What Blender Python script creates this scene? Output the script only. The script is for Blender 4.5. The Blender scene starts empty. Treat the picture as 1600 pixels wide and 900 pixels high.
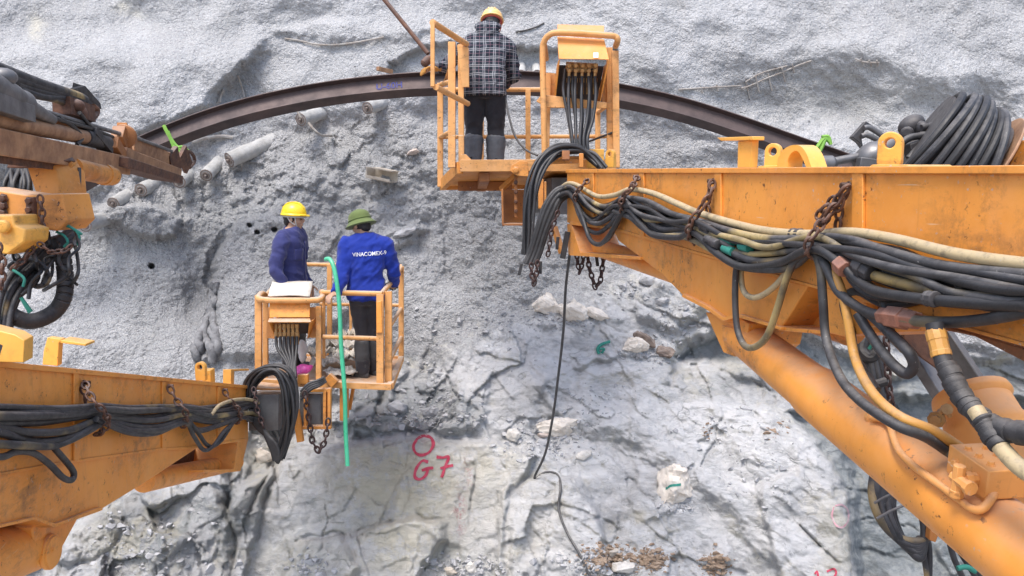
import bpy, bmesh, math, random
import numpy as np
from mathutils import Vector, Matrix, noise as mnoise
from mathutils.bvhtree import BVHTree
random.seed(7)
rng = np.random.default_rng(11)
S = bpy.context.scene
COL = S.collection
V = Vector
R = math.radians

# ------------------------------------------------------------------ camera
F = 1256.0                      # focal length in photo pixels (1600 wide)
PITCH = math.atan(160.0 / F)    # a little below level
CAM = V((0, 0, 5.0))
FW = V((0, math.cos(PITCH), -math.sin(PITCH)))
UP = V((0, math.sin(PITCH), math.cos(PITCH)))
RT = V((1, 0, 0))
cd = bpy.data.cameras.new('camera')
cam = bpy.data.objects.new('camera', cd)
COL.objects.link(cam)
cam.location = CAM
cam.rotation_euler = (math.pi / 2 - PITCH, 0, 0)
cd.sensor_width = 36
cd.lens = 36 * F / 1600
cd.clip_start = 0.05
cd.clip_end = 3000
S.camera = cam


def P(u, v, d):
    """world point seen at photo pixel (u, v) at depth d metres"""
    return CAM + d * (RT * ((u - 800) / F) + UP * ((450 - v) / F) + FW)


# ------------------------------------------------------------------ object helpers
ORG = {}


def link(o, parent=None):
    COL.objects.link(o)
    if parent is not None:
        o.parent = parent
    return o


def tag(o, label=None, cat=None, group=None, kind=None):
    if label: o['label'] = label
    if cat: o['category'] = cat
    if group: o['group'] = group
    if kind: o['kind'] = kind
    return o


def thing(name, label, cat, loc, group=None, rotz=0.0):
    o = bpy.data.objects.new(name, None)
    o.empty_display_size = 0.2
    o.location = loc
    o.rotation_euler = (0, 0, rotz)
    link(o)
    ORG[o.name] = V(loc) if rotz == 0 else None
    return tag(o, label, cat, group)


def origin_of(parent):
    if parent is None: return V((0, 0, 0))
    return ORG.get(parent.name) or V((0, 0, 0))


def spl(pts, n=7):
    """Catmull-Rom through the points"""
    pts = [V(p) for p in pts]
    if len(pts) < 3:
        return [pts[0].lerp(pts[1], t / n) for t in range(n + 1)]
    q = [pts[0] * 2 - pts[1]] + pts + [pts[-1] * 2 - pts[-2]]
    out = []
    for i in range(1, len(q) - 2):
        p0, p1, p2, p3 = q[i - 1], q[i], q[i + 1], q[i + 2]
        for k in range(n):
            t = k / n
            out.append(0.5 * ((2 * p1) + (p2 - p0) * t + (2 * p0 - 5 * p1 + 4 * p2 - p3) * t * t
                              + (3 * p1 - p0 - 3 * p2 + p3) * t ** 3))
    out.append(pts[-1])
    return out


class MB:
    def __init__(self):
        self.v = []
        self.f = []

    def add(self, vs, fs):
        b = len(self.v)
        self.v += [V(x) for x in vs]
        self.f += [tuple(i + b for i in f) for f in fs]
        return self

    def box(self, c, ax, ay, az):
        vs = [c + ax * i + ay * j + az * k for i in (-1, 1) for j in (-1, 1) for k in (-1, 1)]
        return self.add(vs, [(0, 1, 3, 2), (4, 6, 7, 5), (0, 4, 5, 1), (2, 3, 7, 6), (0, 2, 6, 4), (1, 5, 7, 3)])

    def bar(self, p0, p1, w, h=None, up=V((0, 0, 1))):
        """square bar from p0 to p1; w across, h along up"""
        h = w if h is None else h
        d = (p1 - p0)
        L = d.length
        d.normalize()
        s = d.cross(up)
        if s.length < 1e-3: s = d.cross(V((0, 1, 0)))
        s.normalize()
        n = s.cross(d).normalized()
        return self.box((p0 + p1) / 2, d * (L / 2), s * (w / 2), n * (h / 2))

    def prism(self, poly, th):
        n = len(poly)
        poly = [V(p) for p in poly]
        vs = poly + [p + th for p in poly]
        fs = [tuple(range(n)), tuple(range(2 * n - 1, n - 1, -1))]
        for i in range(n):
            j = (i + 1) % n
            fs.append((i, i + n, j + n, j))
        return self.add(vs, fs)

    def tube(self, pts, r, n=10, caps=True, rf=None, squash=None):
        pts = [V(p) for p in pts]
        m = len(pts)
        t = [(pts[min(i + 1, m - 1)] - pts[max(i - 1, 0)]).normalized() for i in range(m)]
        a = t[0].orthogonal().normalized()
        vs, fs = [], []
        for i in range(m):
            a = (a - t[i] * a.dot(t[i]))
            a = a.normalized() if a.length > 1e-6 else t[i].orthogonal().normalized()
            b = t[i].cross(a)
            rr = r if rf is None else rf(i / max(1, m - 1)) * r
            for k in range(n):
                an = 2 * math.pi * k / n
                vs.append(pts[i] + (a * math.cos(an) + b * math.sin(an)) * rr)
        for i in range(m - 1):
            for k in range(n):
                k2 = (k + 1) % n
                fs.append((i * n + k, i * n + k2, (i + 1) * n + k2, (i + 1) * n + k))
        if caps:
            fs.append(tuple(range(n - 1, -1, -1)))
            fs.append(tuple((m - 1) * n + k for k in range(n)))
        return self.add(vs, fs)

    def lathe(self, p0, axis, prof, n=20, caps=True, xdir=None):
        """prof: list of (distance along axis, radius)"""
        ax = axis.normalized()
        a = (xdir or ax.orthogonal())
        a = (a - ax * a.dot(ax)).normalized()
        b = ax.cross(a)
        vs, fs = [], []
        for (s, r) in prof:
            for k in range(n):
                an = 2 * math.pi * k / n
                vs.append(p0 + ax * s + (a * math.cos(an) + b * math.sin(an)) * max(r, 1e-4))
        for i in range(len(prof) - 1):
            for k in range(n):
                k2 = (k + 1) % n
                fs.append((i * n + k, i * n + k2, (i + 1) * n + k2, (i + 1) * n + k))
        if caps:
            fs.append(tuple(range(n - 1, -1, -1)))
            fs.append(tuple((len(prof) - 1) * n + k for k in range(n)))
        return self.add(vs, fs)

    def ell(self, c, ax, ay, az, nu=14, nv=9, lo=-1.0, hi=1.0):
        """ellipsoid with half axes; lo..hi cut along az (closed)"""
        vs, fs = [], []
        a0, a1 = math.asin(max(-1, lo)), math.asin(min(1, hi))
        for i in range(nv + 1):
            th = a0 + (a1 - a0) * i / nv
            cz, sz = max(math.cos(th), 1e-3), math.sin(th)
            for k in range(nu):
                an = 2 * math.pi * k / nu
                vs.append(c + ax * (cz * math.cos(an)) + ay * (cz * math.sin(an)) + az * sz)
        for i in range(nv):
            for k in range(nu):
                k2 = (k + 1) % nu
                fs.append((i * nu + k, i * nu + k2, (i + 1) * nu + k2, (i + 1) * nu + k))
        fs.append(tuple(range(nu - 1, -1, -1)))
        fs.append(tuple(nv * nu + k for k in range(nu)))
        return self.add(vs, fs)

    def ring(self, c, nrm, Rm, r, n=20, m=8, sx=1.0, xdir=None):
        """torus; sx stretches it along xdir"""
        ax = nrm.normalized()
        a = (xdir or ax.orthogonal())
        a = (a - ax * a.dot(ax)).normalized()
        b = ax.cross(a)
        vs, fs = [], []
        for i in range(n):
            an = 2 * math.pi * i / n
            dr = a * math.cos(an) + b * math.sin(an)
            cc = c + a * (math.cos(an) * Rm * sx) + b * (math.sin(an) * Rm)
            for k in range(m):
                bn = 2 * math.pi * k / m
                vs.append(cc + dr * (r * math.cos(bn)) + ax * (r * math.sin(bn)))
        for i in range(n):
            i2 = (i + 1) % n
            for k in range(m):
                k2 = (k + 1) % m
                fs.append((i * m + k, i * m + k2, i2 * m + k2, i2 * m + k))
        return self.add(vs, fs)

    def chain(self, pts, link_len=0.05, wire=0.006):
        """elongated rings strung along the polyline, every other one turned"""
        pts = [V(p) for p in pts]
        seg = [(pts[i + 1] - pts[i]).length for i in range(len(pts) - 1)]
        tot = sum(seg)
        n = max(2, int(tot / (link_len * 0.72)))
        for k in range(n):
            s = (k + 0.5) / n * tot
            i = 0
            while i < len(seg) - 1 and s > seg[i]:
                s -= seg[i]; i += 1
            d = (pts[i + 1] - pts[i]).normalized()
            c = pts[i] + d * s
            o = d.orthogonal().normalized()
            if abs(d.x) < 0.9: o = d.cross(V((1, 0.3, 0))).normalized()
            if k % 2: o = d.cross(o)
            Rm = link_len * 0.30
            self.ring(c, o, Rm, wire, n=12, m=6, sx=link_len * 0.5 / Rm, xdir=d)
        return self

    def bolt(self, c, nrm, r=0.018, h=0.014):
        return self.lathe(c - nrm * 0.004, nrm, [(0, r * 1.35), (0.006, r * 1.35), (0.006, r), (h, r), (h + 0.002, r * 0.85)], n=6)

    def build(self, name, mat, parent=None, bevel=0.0, angle=35, seg=2, world=True):
        me = bpy.data.meshes.new(name)
        off = origin_of(parent) if world else V((0, 0, 0))
        me.from_pydata([tuple(x - off) for x in self.v], [], self.f)
        bm = bmesh.new(); bm.from_mesh(me)
        bmesh.ops.recalc_face_normals(bm, faces=bm.faces)
        bm.to_mesh(me); bm.free()
        return link_mesh(name, me, mat, parent, bevel, angle, seg)


def link_mesh(name, me, mat, parent=None, bevel=0.0, angle=35, seg=2):
    me.polygons.foreach_set('use_smooth', [True] * len(me.polygons))
    me.set_sharp_from_angle(angle=R(angle))
    if mat is not None: me.materials.append(mat)
    o = bpy.data.objects.new(name, me)
    link(o, parent)
    if parent is not None:
        ORG[o.name] = origin_of(parent)
    if bevel > 0:
        b = o.modifiers.new('bevel', 'BEVEL')
        b.width = bevel; b.segments = seg; b.limit_method = 'ANGLE'; b.angle_limit = R(40)
        b.harden_normals = False
    return o


# ------------------------------------------------------------------ materials
class NT:
    def __init__(self, name):
        self.m = bpy.data.materials.new(name)
        self.m.use_nodes = True
        self.t = self.m.node_tree
        self.t.nodes.clear()
        self.out = self.n('ShaderNodeOutputMaterial')
        self.b = self.n('ShaderNodeBsdfPrincipled')
        self.t.links.new(self.b.outputs[0], self.out.inputs[0])
        self.tc = self.n('ShaderNodeTexCoord')

    def n(self, typ, **k):
        nd = self.t.nodes.new(typ)
        for a, b in k.items(): setattr(nd, a, b)
        return nd

    def put(self, sock, val):
        if hasattr(val, 'links') or isinstance(val, bpy.types.NodeSocket):
            self.t.links.new(val, sock)
        elif isinstance(val, (tuple, list)) and len(val) == 3 and sock.type == 'RGBA':
            sock.default_value = (*val, 1)
        else:
            sock.default_value = val

    def coord(self, scale=(1, 1, 1), rot=(0, 0, 0), loc=(0, 0, 0), src='Object'):
        mp = self.n('ShaderNodeMapping')
        self.put(mp.inputs[0], self.tc.outputs[src])
        mp.inputs['Scale'].default_value = scale
        mp.inputs['Rotation'].default_value = rot
        mp.inputs['Location'].default_value = loc
        return mp.outputs[0]

    def noise(self, scale, detail=4, rough=0.55, co=None, dist=0.0):
        x = self.n('ShaderNodeTexNoise')
        self.put(x.inputs['Vector'], co if co is not None else self.tc.outputs['Object'])
        x.inputs['Scale'].default_value = scale
        x.inputs['Detail'].default_value = detail
        x.inputs['Roughness'].default_value = rough
        x.inputs['Distortion'].default_value = dist
        return x.outputs['Fac']

    def voro(self, scale, co=None, feature='F1', rand=1.0):
        x = self.n('ShaderNodeTexVoronoi', feature=feature)
        self.put(x.inputs['Vector'], co if co is not None else self.tc.outputs['Object'])
        x.inputs['Scale'].default_value = scale
        x.inputs['Randomness'].default_value = rand
        return x

    def ramp(self, fac, lo, hi, a=0.0, b=1.0):
        """clamped remap lo..hi -> a..b"""
        x = self.n('ShaderNodeMapRange')
        self.put(x.inputs[0], fac)
        x.inputs[1].default_value = lo; x.inputs[2].default_value = hi
        x.inputs[3].default_value = a; x.inputs[4].default_value = b
        return x.outputs[0]

    def math(self, op, a, b=0.0, c=0.0):
        x = self.n('ShaderNodeMath', operation=op)
        self.put(x.inputs[0], a); self.put(x.inputs[1], b)
        if op in ('MULTIPLY_ADD',): self.put(x.inputs[2], c)
        return x.outputs[0]

    def mix(self, fac, a, b, mode='MIX'):
        x = self.n('ShaderNodeMix', data_type='RGBA', blend_type=mode)
        self.put(x.inputs[0], fac); self.put(x.inputs[6], a); self.put(x.inputs[7], b)
        return x.outputs[2]

    def attr(self, name):
        x = self.n('ShaderNodeAttribute', attribute_name=name)
        return x.outputs['Fac']

    def upface(self):
        g = self.n('ShaderNodeNewGeometry')
        s = self.n('ShaderNodeSeparateXYZ')
        self.put(s.inputs[0], g.outputs['Normal'])
        return s.outputs[2]

    def bump(self, h, strength=0.5, dist=0.01, prev=None):
        x = self.n('ShaderNodeBump')
        x.inputs['Strength'].default_value = strength
        x.inputs['Distance'].default_value = dist
        self.put(x.inputs['Height'], h)
        if prev is not None: self.put(x.inputs['Normal'], prev)
        return x.outputs[0]

    def done(self, col, rough=0.6, metal=0.0, nrm=None, spec=None):
        self.put(self.b.inputs['Base Color'], col)
        self.put(self.b.inputs['Roughness'], rough)
        self.put(self.b.inputs['Metallic'], metal)
        if spec is not None: self.put(self.b.inputs['Specular IOR Level'], spec)
        if nrm is not None: self.put(self.b.inputs['Normal'], nrm)
        return self.m


def mat_paint(name, base, dark, rust=0.5, dust=0.45, rough=0.42):
    t = NT(name)
    big = t.noise(2.2, 5, 0.6)
    c = t.mix(t.ramp(big, 0.35, 0.7), base, dark)
    # faded, chalky clouds
    c = t.mix(t.ramp(t.noise(5.5, 6, 0.65), 0.5, 0.85, 0, 0.35), c, tuple(min(1, x * 0.9 + 0.12) for x in base))
    # run-off streaks
    st = t.noise(1.0, 4, 0.6, t.coord((26, 26, 1.6)))
    c = t.mix(t.ramp(st, 0.60, 0.82, 0, 0.28), c, (0.20, 0.10, 0.035))
    # grime smudges
    gr = t.math('MULTIPLY', t.ramp(t.noise(8, 8, 0.75), 0.50, 0.70), t.ramp(t.noise(1.5, 3, 0.6), 0.42, 0.62))
    c = t.mix(t.math('MULTIPLY', gr, 0.72), c, (0.10, 0.06, 0.035))
    # rust chips
    rn = t.noise(30, 6, 0.7)
    rm = t.math('MULTIPLY', t.ramp(rn, 0.60, 0.66), t.ramp(t.noise(3.1, 4, 0.6), 0.45, 0.58))
    c = t.mix(t.math('MULTIPLY', rm, rust), c, (0.07, 0.025, 0.012))
    # scratches showing paler primer
    sc = t.noise(1.0, 3, 0.5, t.coord((3, 3, 90), (0.4, 0.3, 0.2)))
    sm = t.math('MULTIPLY', t.ramp(sc, 0.7, 0.73), t.ramp(t.noise(4, 2), 0.5, 0.6))
    c = t.mix(t.math('MULTIPLY', sm, 0.6), c, (0.70, 0.58, 0.42))
    # flecks of sprayed concrete and bare primer
    sp = t.math('MULTIPLY', t.ramp(t.noise(55, 3, 0.6), 0.66, 0.69), t.ramp(t.noise(2.1, 4, 0.6), 0.47, 0.6))
    c = t.mix(t.math('MULTIPLY', sp, 0.75), c, (0.42, 0.40, 0.38))
    # greasy hand and hose marks
    gm_ = t.math('MULTIPLY', t.ramp(t.noise(1.0, 6, 0.7, t.coord((4, 4, 14), (0.2, 0.5, 0.1))), 0.54, 0.66), t.ramp(t.noise(0.9, 3, 0.6), 0.45, 0.6))
    c = t.mix(t.math('MULTIPLY', gm_, 0.45), c, (0.15, 0.075, 0.03))
    # dust lying on what faces up
    up = t.ramp(t.upface(), 0.45, 0.95, 0, dust)
    c = t.mix(t.math('MULTIPLY', up, t.ramp(t.noise(9, 5, 0.7), 0.3, 0.6, 0.35, 1)), c, (0.47, 0.40, 0.33))
    rg = t.ramp(t.noise(6, 5, 0.6), 0.3, 0.75, rough - 0.06, rough + 0.25)
    h = t.math('ADD', t.noise(3.0, 3, 0.5), t.math('MULTIPLY', t.noise(60, 4, 0.6), 0.12))
    return t.done(c, rg, 0, t.bump(h, 0.35, 0.012))


def mat_plain(name, a, b, scale=8.0, rough=0.6, metal=0.0, bump=0.2, bscale=60, dust=0.0, dustc=(0.42, 0.40, 0.38), bd=0.006):
    t = NT(name)
    c = t.mix(t.ramp(t.noise(scale, 6, 0.65), 0.36, 0.66), a, b)
    if dust > 0:
        up = t.ramp(t.upface(), 0.2, 0.9, 0.12 * dust, dust)
        c = t.mix(t.math('MULTIPLY', up, t.ramp(t.noise(13, 5, 0.7), 0.3, 0.65, 0.2, 1)), c, dustc)
    rg = t.ramp(t.noise(scale * 2, 4, 0.6), 0.3, 0.7, rough - 0.1, rough + 0.12)
    return t.done(c, rg, metal, t.bump(t.noise(bscale, 5, 0.65), bump, bd))


def mat_hose(name, base, spray, amount, rough=0.5):
    """rubber hose, partly covered by old yellow overspray and dry mud"""
    t = NT(name)
    inf = t.n('ShaderNodeObjectInfo')
    ad = t.n('ShaderNodeVectorMath', operation='ADD')
    t.put(ad.inputs[0], t.tc.outputs['Object'])
    cm = t.n('ShaderNodeCombineXYZ')
    t.put(cm.inputs[0], t.math('MULTIPLY', inf.outputs['Random'], 37.0))
    t.put(cm.inputs[1], t.math('MULTIPLY', inf.outputs['Random'], 11.0))
    t.put(ad.inputs[1], cm.outputs[0])
    co = ad.outputs[0]
    c = t.mix(t.ramp(t.noise(9, 5, 0.6, co), 0.4, 0.7), base, tuple(x * 1.9 + 0.012 for x in base))
    m = t.ramp(t.noise(1.6, 3, 0.55, co), 0.62 - amount * 0.32, 0.72 - amount * 0.32)
    m = t.math('MULTIPLY', m, t.ramp(t.noise(22, 6, 0.7, co), 0.28, 0.5, 0.25, 1))
    c = t.mix(m, c, spray)
    up = t.ramp(t.upface(), 0.1, 0.9, 0.04, 0.36)
    c = t.mix(t.math('MULTIPLY', up, t.ramp(t.noise(17, 6, 0.7, co), 0.35, 0.65, 0.15, 1)), c, (0.33, 0.31, 0.29))
    sp = t.ramp(t.noise(70, 3, 0.6, co), 0.68, 0.74, 0, 0.5)
    c = t.mix(sp, c, (0.36, 0.35, 0.33))
    h = t.noise(45, 4, 0.6, co)
    return t.done(c, t.ramp(t.noise(12, 4, 0.6, co), 0.3, 0.7, rough - 0.08, rough + 0.2), 0, t.bump(h, 0.35, 0.004))


M = {}
M['orange'] = mat_paint('orange_paint', (0.80, 0.325, 0.056), (0.68, 0.25, 0.036), rust=0.9)
M['orange_worn'] = mat_paint('worn_orange_paint', (0.66, 0.28, 0.055), (0.50, 0.19, 0.035), rust=1.0, dust=0.8, rough=0.55)
M['orange_rail'] = mat_paint('chalky_rail_paint', (0.70, 0.36, 0.13), (0.60, 0.27, 0.07), rust=0.9, dust=0.95, rough=0.6)
M['yellow'] = mat_paint('yellow_paint', (0.80, 0.43, 0.075), (0.70, 0.33, 0.05), rust=0.7, dust=0.35)
M['peach'] = mat_paint('faded_orange_paint', (0.74, 0.34, 0.095), (0.62, 0.26, 0.06), rust=0.7, dust=0.35, rough=0.5)
M['rust_orange'] = mat_paint('rusty_orange_paint', (0.42, 0.16, 0.035), (0.20, 0.075, 0.03), rust=1.0, dust=0.5, rough=0.6)
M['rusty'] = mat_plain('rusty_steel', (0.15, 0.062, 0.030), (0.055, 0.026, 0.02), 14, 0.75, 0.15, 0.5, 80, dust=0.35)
M['rust_rail'] = mat_plain('rusty_rail_steel', (0.44, 0.24, 0.12), (0.22, 0.11, 0.06), 6, 0.65, 0.2, 0.4, 50, dust=0.45, dustc=(0.46, 0.36, 0.29))
M['chain'] = mat_plain('rusty_chain_steel', (0.17, 0.075, 0.04), (0.06, 0.033, 0.028), 30, 0.7, 0.35, 0.4, 120, dust=0.35)
M['chain_dark'] = mat_plain('dark_chain_steel', (0.075, 0.035, 0.032), (0.035, 0.022, 0.022), 30, 0.7, 0.35, 0.4, 120, dust=0.2)
M['arch'] = mat_plain('mill_scale_steel', (0.095, 0.064, 0.060), (0.052, 0.040, 0.042), 2.2, 0.62, 0.25, 0.25, 40, dust=0.25, dustc=(0.32, 0.25, 0.22))
M['grey_steel'] = mat_plain('grey_steel', (0.17, 0.17, 0.175), (0.09, 0.088, 0.09), 5, 0.5, 0.5, 0.25, 40, dust=0.4)
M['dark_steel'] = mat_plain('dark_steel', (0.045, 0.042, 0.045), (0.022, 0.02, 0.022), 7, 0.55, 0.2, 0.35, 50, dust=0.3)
M['brass'] = mat_plain('brass_fitting', (0.50, 0.30, 0.11), (0.35, 0.19, 0.07), 20, 0.45, 0.4, 0.2, 90, dust=0.3)
M['red_fit'] = mat_plain('red_rust_fitting', (0.33, 0.13, 0.075), (0.20, 0.08, 0.05), 20, 0.65, 0.1, 0.4, 90, dust=0.3)
M['hose'] = mat_hose('rubber_hose', (0.013, 0.014, 0.018), (0.42, 0.29, 0.10), 0.02)
M['hose_black'] = mat_plain('black_hose', (0.012, 0.012, 0.014), (0.020, 0.020, 0.022), 12, 0.5, 0, .3, 60, dust=.10)
M['hose_mix'] = mat_hose('half_painted_hose', (0.018, 0.018, 0.02), (0.40, 0.30, 0.12), 0.24)
M['hose_tan'] = mat_hose('tan_hose', (0.05, 0.042, 0.03), (0.46, 0.36, 0.20), 1.0, 0.6)
M['bag'] = mat_plain('cement_bag_paper', (0.74, 0.68, 0.60), (0.58, 0.52, 0.45), 7, 0.9, 0, 0.6, 26, dust=.2, dustc=(.7, .7, .7))
M['hose_orange'] = mat_hose('painted_hose', (0.20, 0.10, 0.03), (0.55, 0.27, 0.05), 1.3, 0.5)
M['rubber'] = mat_plain('black_rubber', (0.022, 0.022, 0.025), (0.010, 0.010, 0.012), 10, 0.6, 0, 0.4, 60, dust=0.3)
M['green_hose'] = mat_plain('green_plastic_hose', (0.035, 0.40, 0.21), (0.07, 0.50, 0.29), 9, 0.35, 0, 0.15, 40, dust=.3, dustc=(.5, .55, .5))
M['green_strap'] = mat_plain('green_strap', (0.22, 0.42, 0.06), (0.12, 0.30, 0.04), 10, 0.6, 0, 0.2, 60)
M['teal_rope'] = mat_plain('teal_rope', (0.03, 0.25, 0.19), (0.02, 0.17, 0.13), 12, 0.7, 0, 0.3, 80)
M['pipe'] = mat_plain('cement_coated_pipe', (0.46, 0.46, 0.45), (0.34, 0.335, 0.32), 9, 0.85, 0, 0.8, 55, bd=0.012)
M['pipe_end'] = mat_plain('pipe_end_steel', (0.30, 0.25, 0.22), (0.14, 0.10, 0.09), 26, 0.7, 0.2, 0.5, 70, dust=0.4)
M['white_tube'] = mat_plain('white_tube', (0.74, 0.73, 0.70), (0.6, 0.59, 0.56), 6, 0.6, 0, 0.2, 40)
M['card'] = mat_plain('dirty_cardboard', (0.60, 0.54, 0.45), (0.42, 0.36, 0.29), 9, 0.85, 0, 0.3, 30)
M['card_white'] = mat_plain('pale_cardboard', (0.66, 0.62, 0.55), (0.54, 0.49, 0.41), 14, 0.85, 0, 0.3, 30)
M['scrap'] = mat_plain('cement_paper', (0.62, 0.58, 0.52), (0.36, 0.33, 0.29), 7, 0.9, 0, 0.5, 30)
M['pink'] = mat_plain('pink_plastic', (0.72, 0.10, 0.40), (0.58, 0.06, 0.30), 10, 0.4, 0, 0.5, 20)
M['white_bag'] = mat_plain('white_plastic', (0.78, 0.78, 0.78), (0.62, 0.62, 0.62), 10, 0.5, 0, 0.5, 20)
M['red_paint'] = mat_plain('red_spray_paint', (0.36, 0.018, 0.05), (0.46, 0.07, 0.11), 30, 0.75, 0, 0.6, 60)
M['red_faint'] = mat_plain('faded_red_spray_paint', (0.50, 0.26, 0.29), (0.42, 0.34, 0.35), 24, 0.85, 0, 0.6, 60)
M['blue_chalk'] = mat_plain('blue_chalk', (0.05, 0.07, 0.30), (0.09, 0.07, 0.12), 40, 0.85, 0, 0.3, 60)
M['cable'] = mat_plain('dark_cable', (0.06, 0.058, 0.06), (0.03, 0.03, 0.03), 10, 0.6, 0, 0.2, 60, dust=0.3)
M['wire'] = mat_plain('cemented_wire', (0.42, 0.40, 0.37), (0.26, 0.22, 0.19), 12, 0.8, 0, 0.3, 60)
M['stone_tan'] = mat_plain('tan_stone', (0.52, 0.45, 0.36), (0.40, 0.36, 0.31), 8, 0.9, 0, 0.8, 22, dust=0.35, dustc=(0.6, 0.6, 0.6), bd=0.02)
M['stone_pink'] = mat_plain('pinkish_stone', (0.50, 0.40, 0.335), (0.42, 0.36, 0.33), 6, 0.9, 0, 0.7, 22, dust=0.3, dustc=(0.6, 0.58, 0.57), bd=0.02)
M['stone_white'] = mat_plain('white_stone', (0.60, 0.57, 0.52), (0.44, 0.42, 0.39), 7, 0.9, 0, 0.8, 20, dust=0.45, dustc=(0.68, 0.68, 0.68), bd=0.02)
M['stone_brown'] = mat_plain('brown_stone', (0.24, 0.18, 0.14), (0.17, 0.13, 0.11), 9, 0.9, 0, 0.8, 25, dust=0.35, bd=0.02)
M['stone_grey'] = mat_plain('grey_stone', (0.40, 0.40, 0.41), (0.27, 0.275, 0.285), 8, 0.9, 0, 0.8, 25, dust=0.4, dustc=(0.6, 0.6, 0.61), bd=0.02)
M['soil'] = mat_plain('brown_soil', (0.36, 0.26, 0.18), (0.24, 0.165, 0.11), 14, 0.95, 0, 1.0, 30, dust=0.25, bd=0.02)

# ------------------------------------------------------------------ light
w = bpy.data.worlds.new('World')
S.world = w
w.use_nodes = True
wn = w.node_tree.nodes
bg = wn['Background']
sky = wn.new('ShaderNodeTexSky')
sky.sky_type = 'NISHITA'
sky.sun_disc = False
SUN_EL, SUN_AZ = R(66), R(212)      # azimuth: clockwise from +Y
sky.sun_elevation = SUN_EL
sky.sun_rotation = SUN_AZ
sky.air_density = 1.0
sky.dust_density = 3.0
sky.ozone_density = 1.0
w.node_tree.links.new(sky.outputs[0], bg.inputs[0])
bg.inputs[1].default_value = 0.15
sl = bpy.data.lights.new('sun', 'SUN')
sl.energy = 1.5
sl.angle = R(22)
sl.color = (1.0, 0.955, 0.90)
so = bpy.data.objects.new('sun', sl)
COL.objects.link(so)
sd = V((math.sin(SUN_AZ) * math.cos(SUN_EL), math.cos(SUN_AZ) * math.cos(SUN_EL), math.sin(SUN_EL)))
so.rotation_euler = sd.to_track_quat('Z', 'Y').to_euler()
so.location = (0, 0, 30)
S.view_settings.view_transform = 'Standard'
S.view_settings.look = 'None'
S.view_settings.gamma = 1
S.view_settings.exposure = 1.08
S.view_settings.use_curve_mapping = False
# ------------------------------------------------------------------ terrain: the sprayed and blasted rock face
def _hash(ix, iy, s):
    n = (ix.astype(np.int64) * 374761393 + iy.astype(np.int64) * 668265263 + s * 1442695041) & 0x7fffffff
    n = ((n ^ (n >> 13)) * 1274126177) & 0x7fffffff
    n = n ^ (n >> 16)
    return (n & 0xffff) / 65535.0


def gnoise(x, y, s=0):
    ix, iy = np.floor(x), np.floor(y)
    fx, fy = x - ix, y - iy
    u = fx * fx * fx * (fx * (fx * 6 - 15) + 10)
    v = fy * fy * fy * (fy * (fy * 6 - 15) + 10)

    def g(dx, dy):
        a = _hash(ix + dx, iy + dy, s) * 2 * np.pi
        return np.cos(a) * (fx - dx) + np.sin(a) * (fy - dy)
    a = g(0, 0) * (1 - u) + g(1, 0) * u
    b = g(0, 1) * (1 - u) + g(1, 1) * u
    return (a * (1 - v) + b * v) * 1.4


def fbm(x, y, f, o=5, s=0, gain=0.5, ridged=False):
    t = np.zeros_like(x); a = 1.0; n = 0.0
    for i in range(o):
        q = gnoise(x * f, y * f, s + i * 17)
        if ridged: q = 1 - 2 * np.abs(q)
        t += q * a; n += a
        a *= gain; f *= 2.03
    return t / n


def worley(x, y, f, s=0, tilt=False):
    """F1 and F2 distances and a random value of the nearest cell"""
    x = x * f; y = y * f
    ix, iy = np.floor(x), np.floor(y)
    d1 = np.full(x.shape, 9.0); d2 = np.full(x.shape, 9.0); idv = np.zeros(x.shape); pl = np.zeros(x.shape)
    for dx in (-1, 0, 1):
        for dy in (-1, 0, 1):
            cx, cy = ix + dx, iy + dy
            px = cx + _hash(cx, cy, s + 1); py = cy + _hash(cx, cy, s + 2)
            d = np.hypot(px - x, py - y)
            near = d < d1
            d2 = np.where(near, d1, np.minimum(d2, d))
            idv = np.where(near, _hash(cx, cy, s + 3), idv)
            if tilt: pl = np.where(near, (x - px) * (_hash(cx, cy, s + 4) - .5) + (y - py) * (_hash(cx, cy, s + 5) - .5), pl)
            d1 = np.where(near, d, d1)
    if tilt: return (idv - .5) * tilt + pl * 2      # tilted planes: broken rock faces
    return d1, d2, idv


def sst(a, b, x):
    t = np.clip((x - a) / (b - a), 0, 1)
    return t * t * (3 - 2 * t)


def sdf(u, v, poly):
    """signed distance to a polygon, negative inside"""
    n = len(poly)
    d = np.full(u.shape, 1e9); ins = np.zeros(u.shape, bool)
    for i in range(n):
        ax, ay = poly[i]; bx, by = poly[(i + 1) % n]
        ex, ey = bx - ax, by - ay
        t = np.clip(((u - ax) * ex + (v - ay) * ey) / (ex * ex + ey * ey), 0, 1)
        d = np.minimum(d, np.hypot(u - ax - t * ex, v - ay - t * ey))
        c = (ay > v) != (by > v)
        with np.errstate(divide='ignore', invalid='ignore'):
            c &= u < (bx - ax) * (v - ay) / (by - ay if by != ay else 1e-9) + ax
        ins ^= c
    return np.where(ins, -d, d)


def pld(u, v, line):
    d = np.full(u.shape, 1e9)
    for i in range(len(line) - 1):
        ax, ay = line[i]; bx, by = line[i + 1]
        ex, ey = bx - ax, by - ay
        t = np.clip(((u - ax) * ex + (v - ay) * ey) / (ex * ex + ey * ey), 0, 1)
        d = np.minimum(d, np.hypot(u - ax - t * ex, v - ay - t * ey))
    return d


def gs(u, v, cu, cv, su, sv=None):
    sv = su if sv is None else sv
    return np.exp(-((u - cu) / su) ** 2 - ((v - cv) / sv) ** 2)


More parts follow.
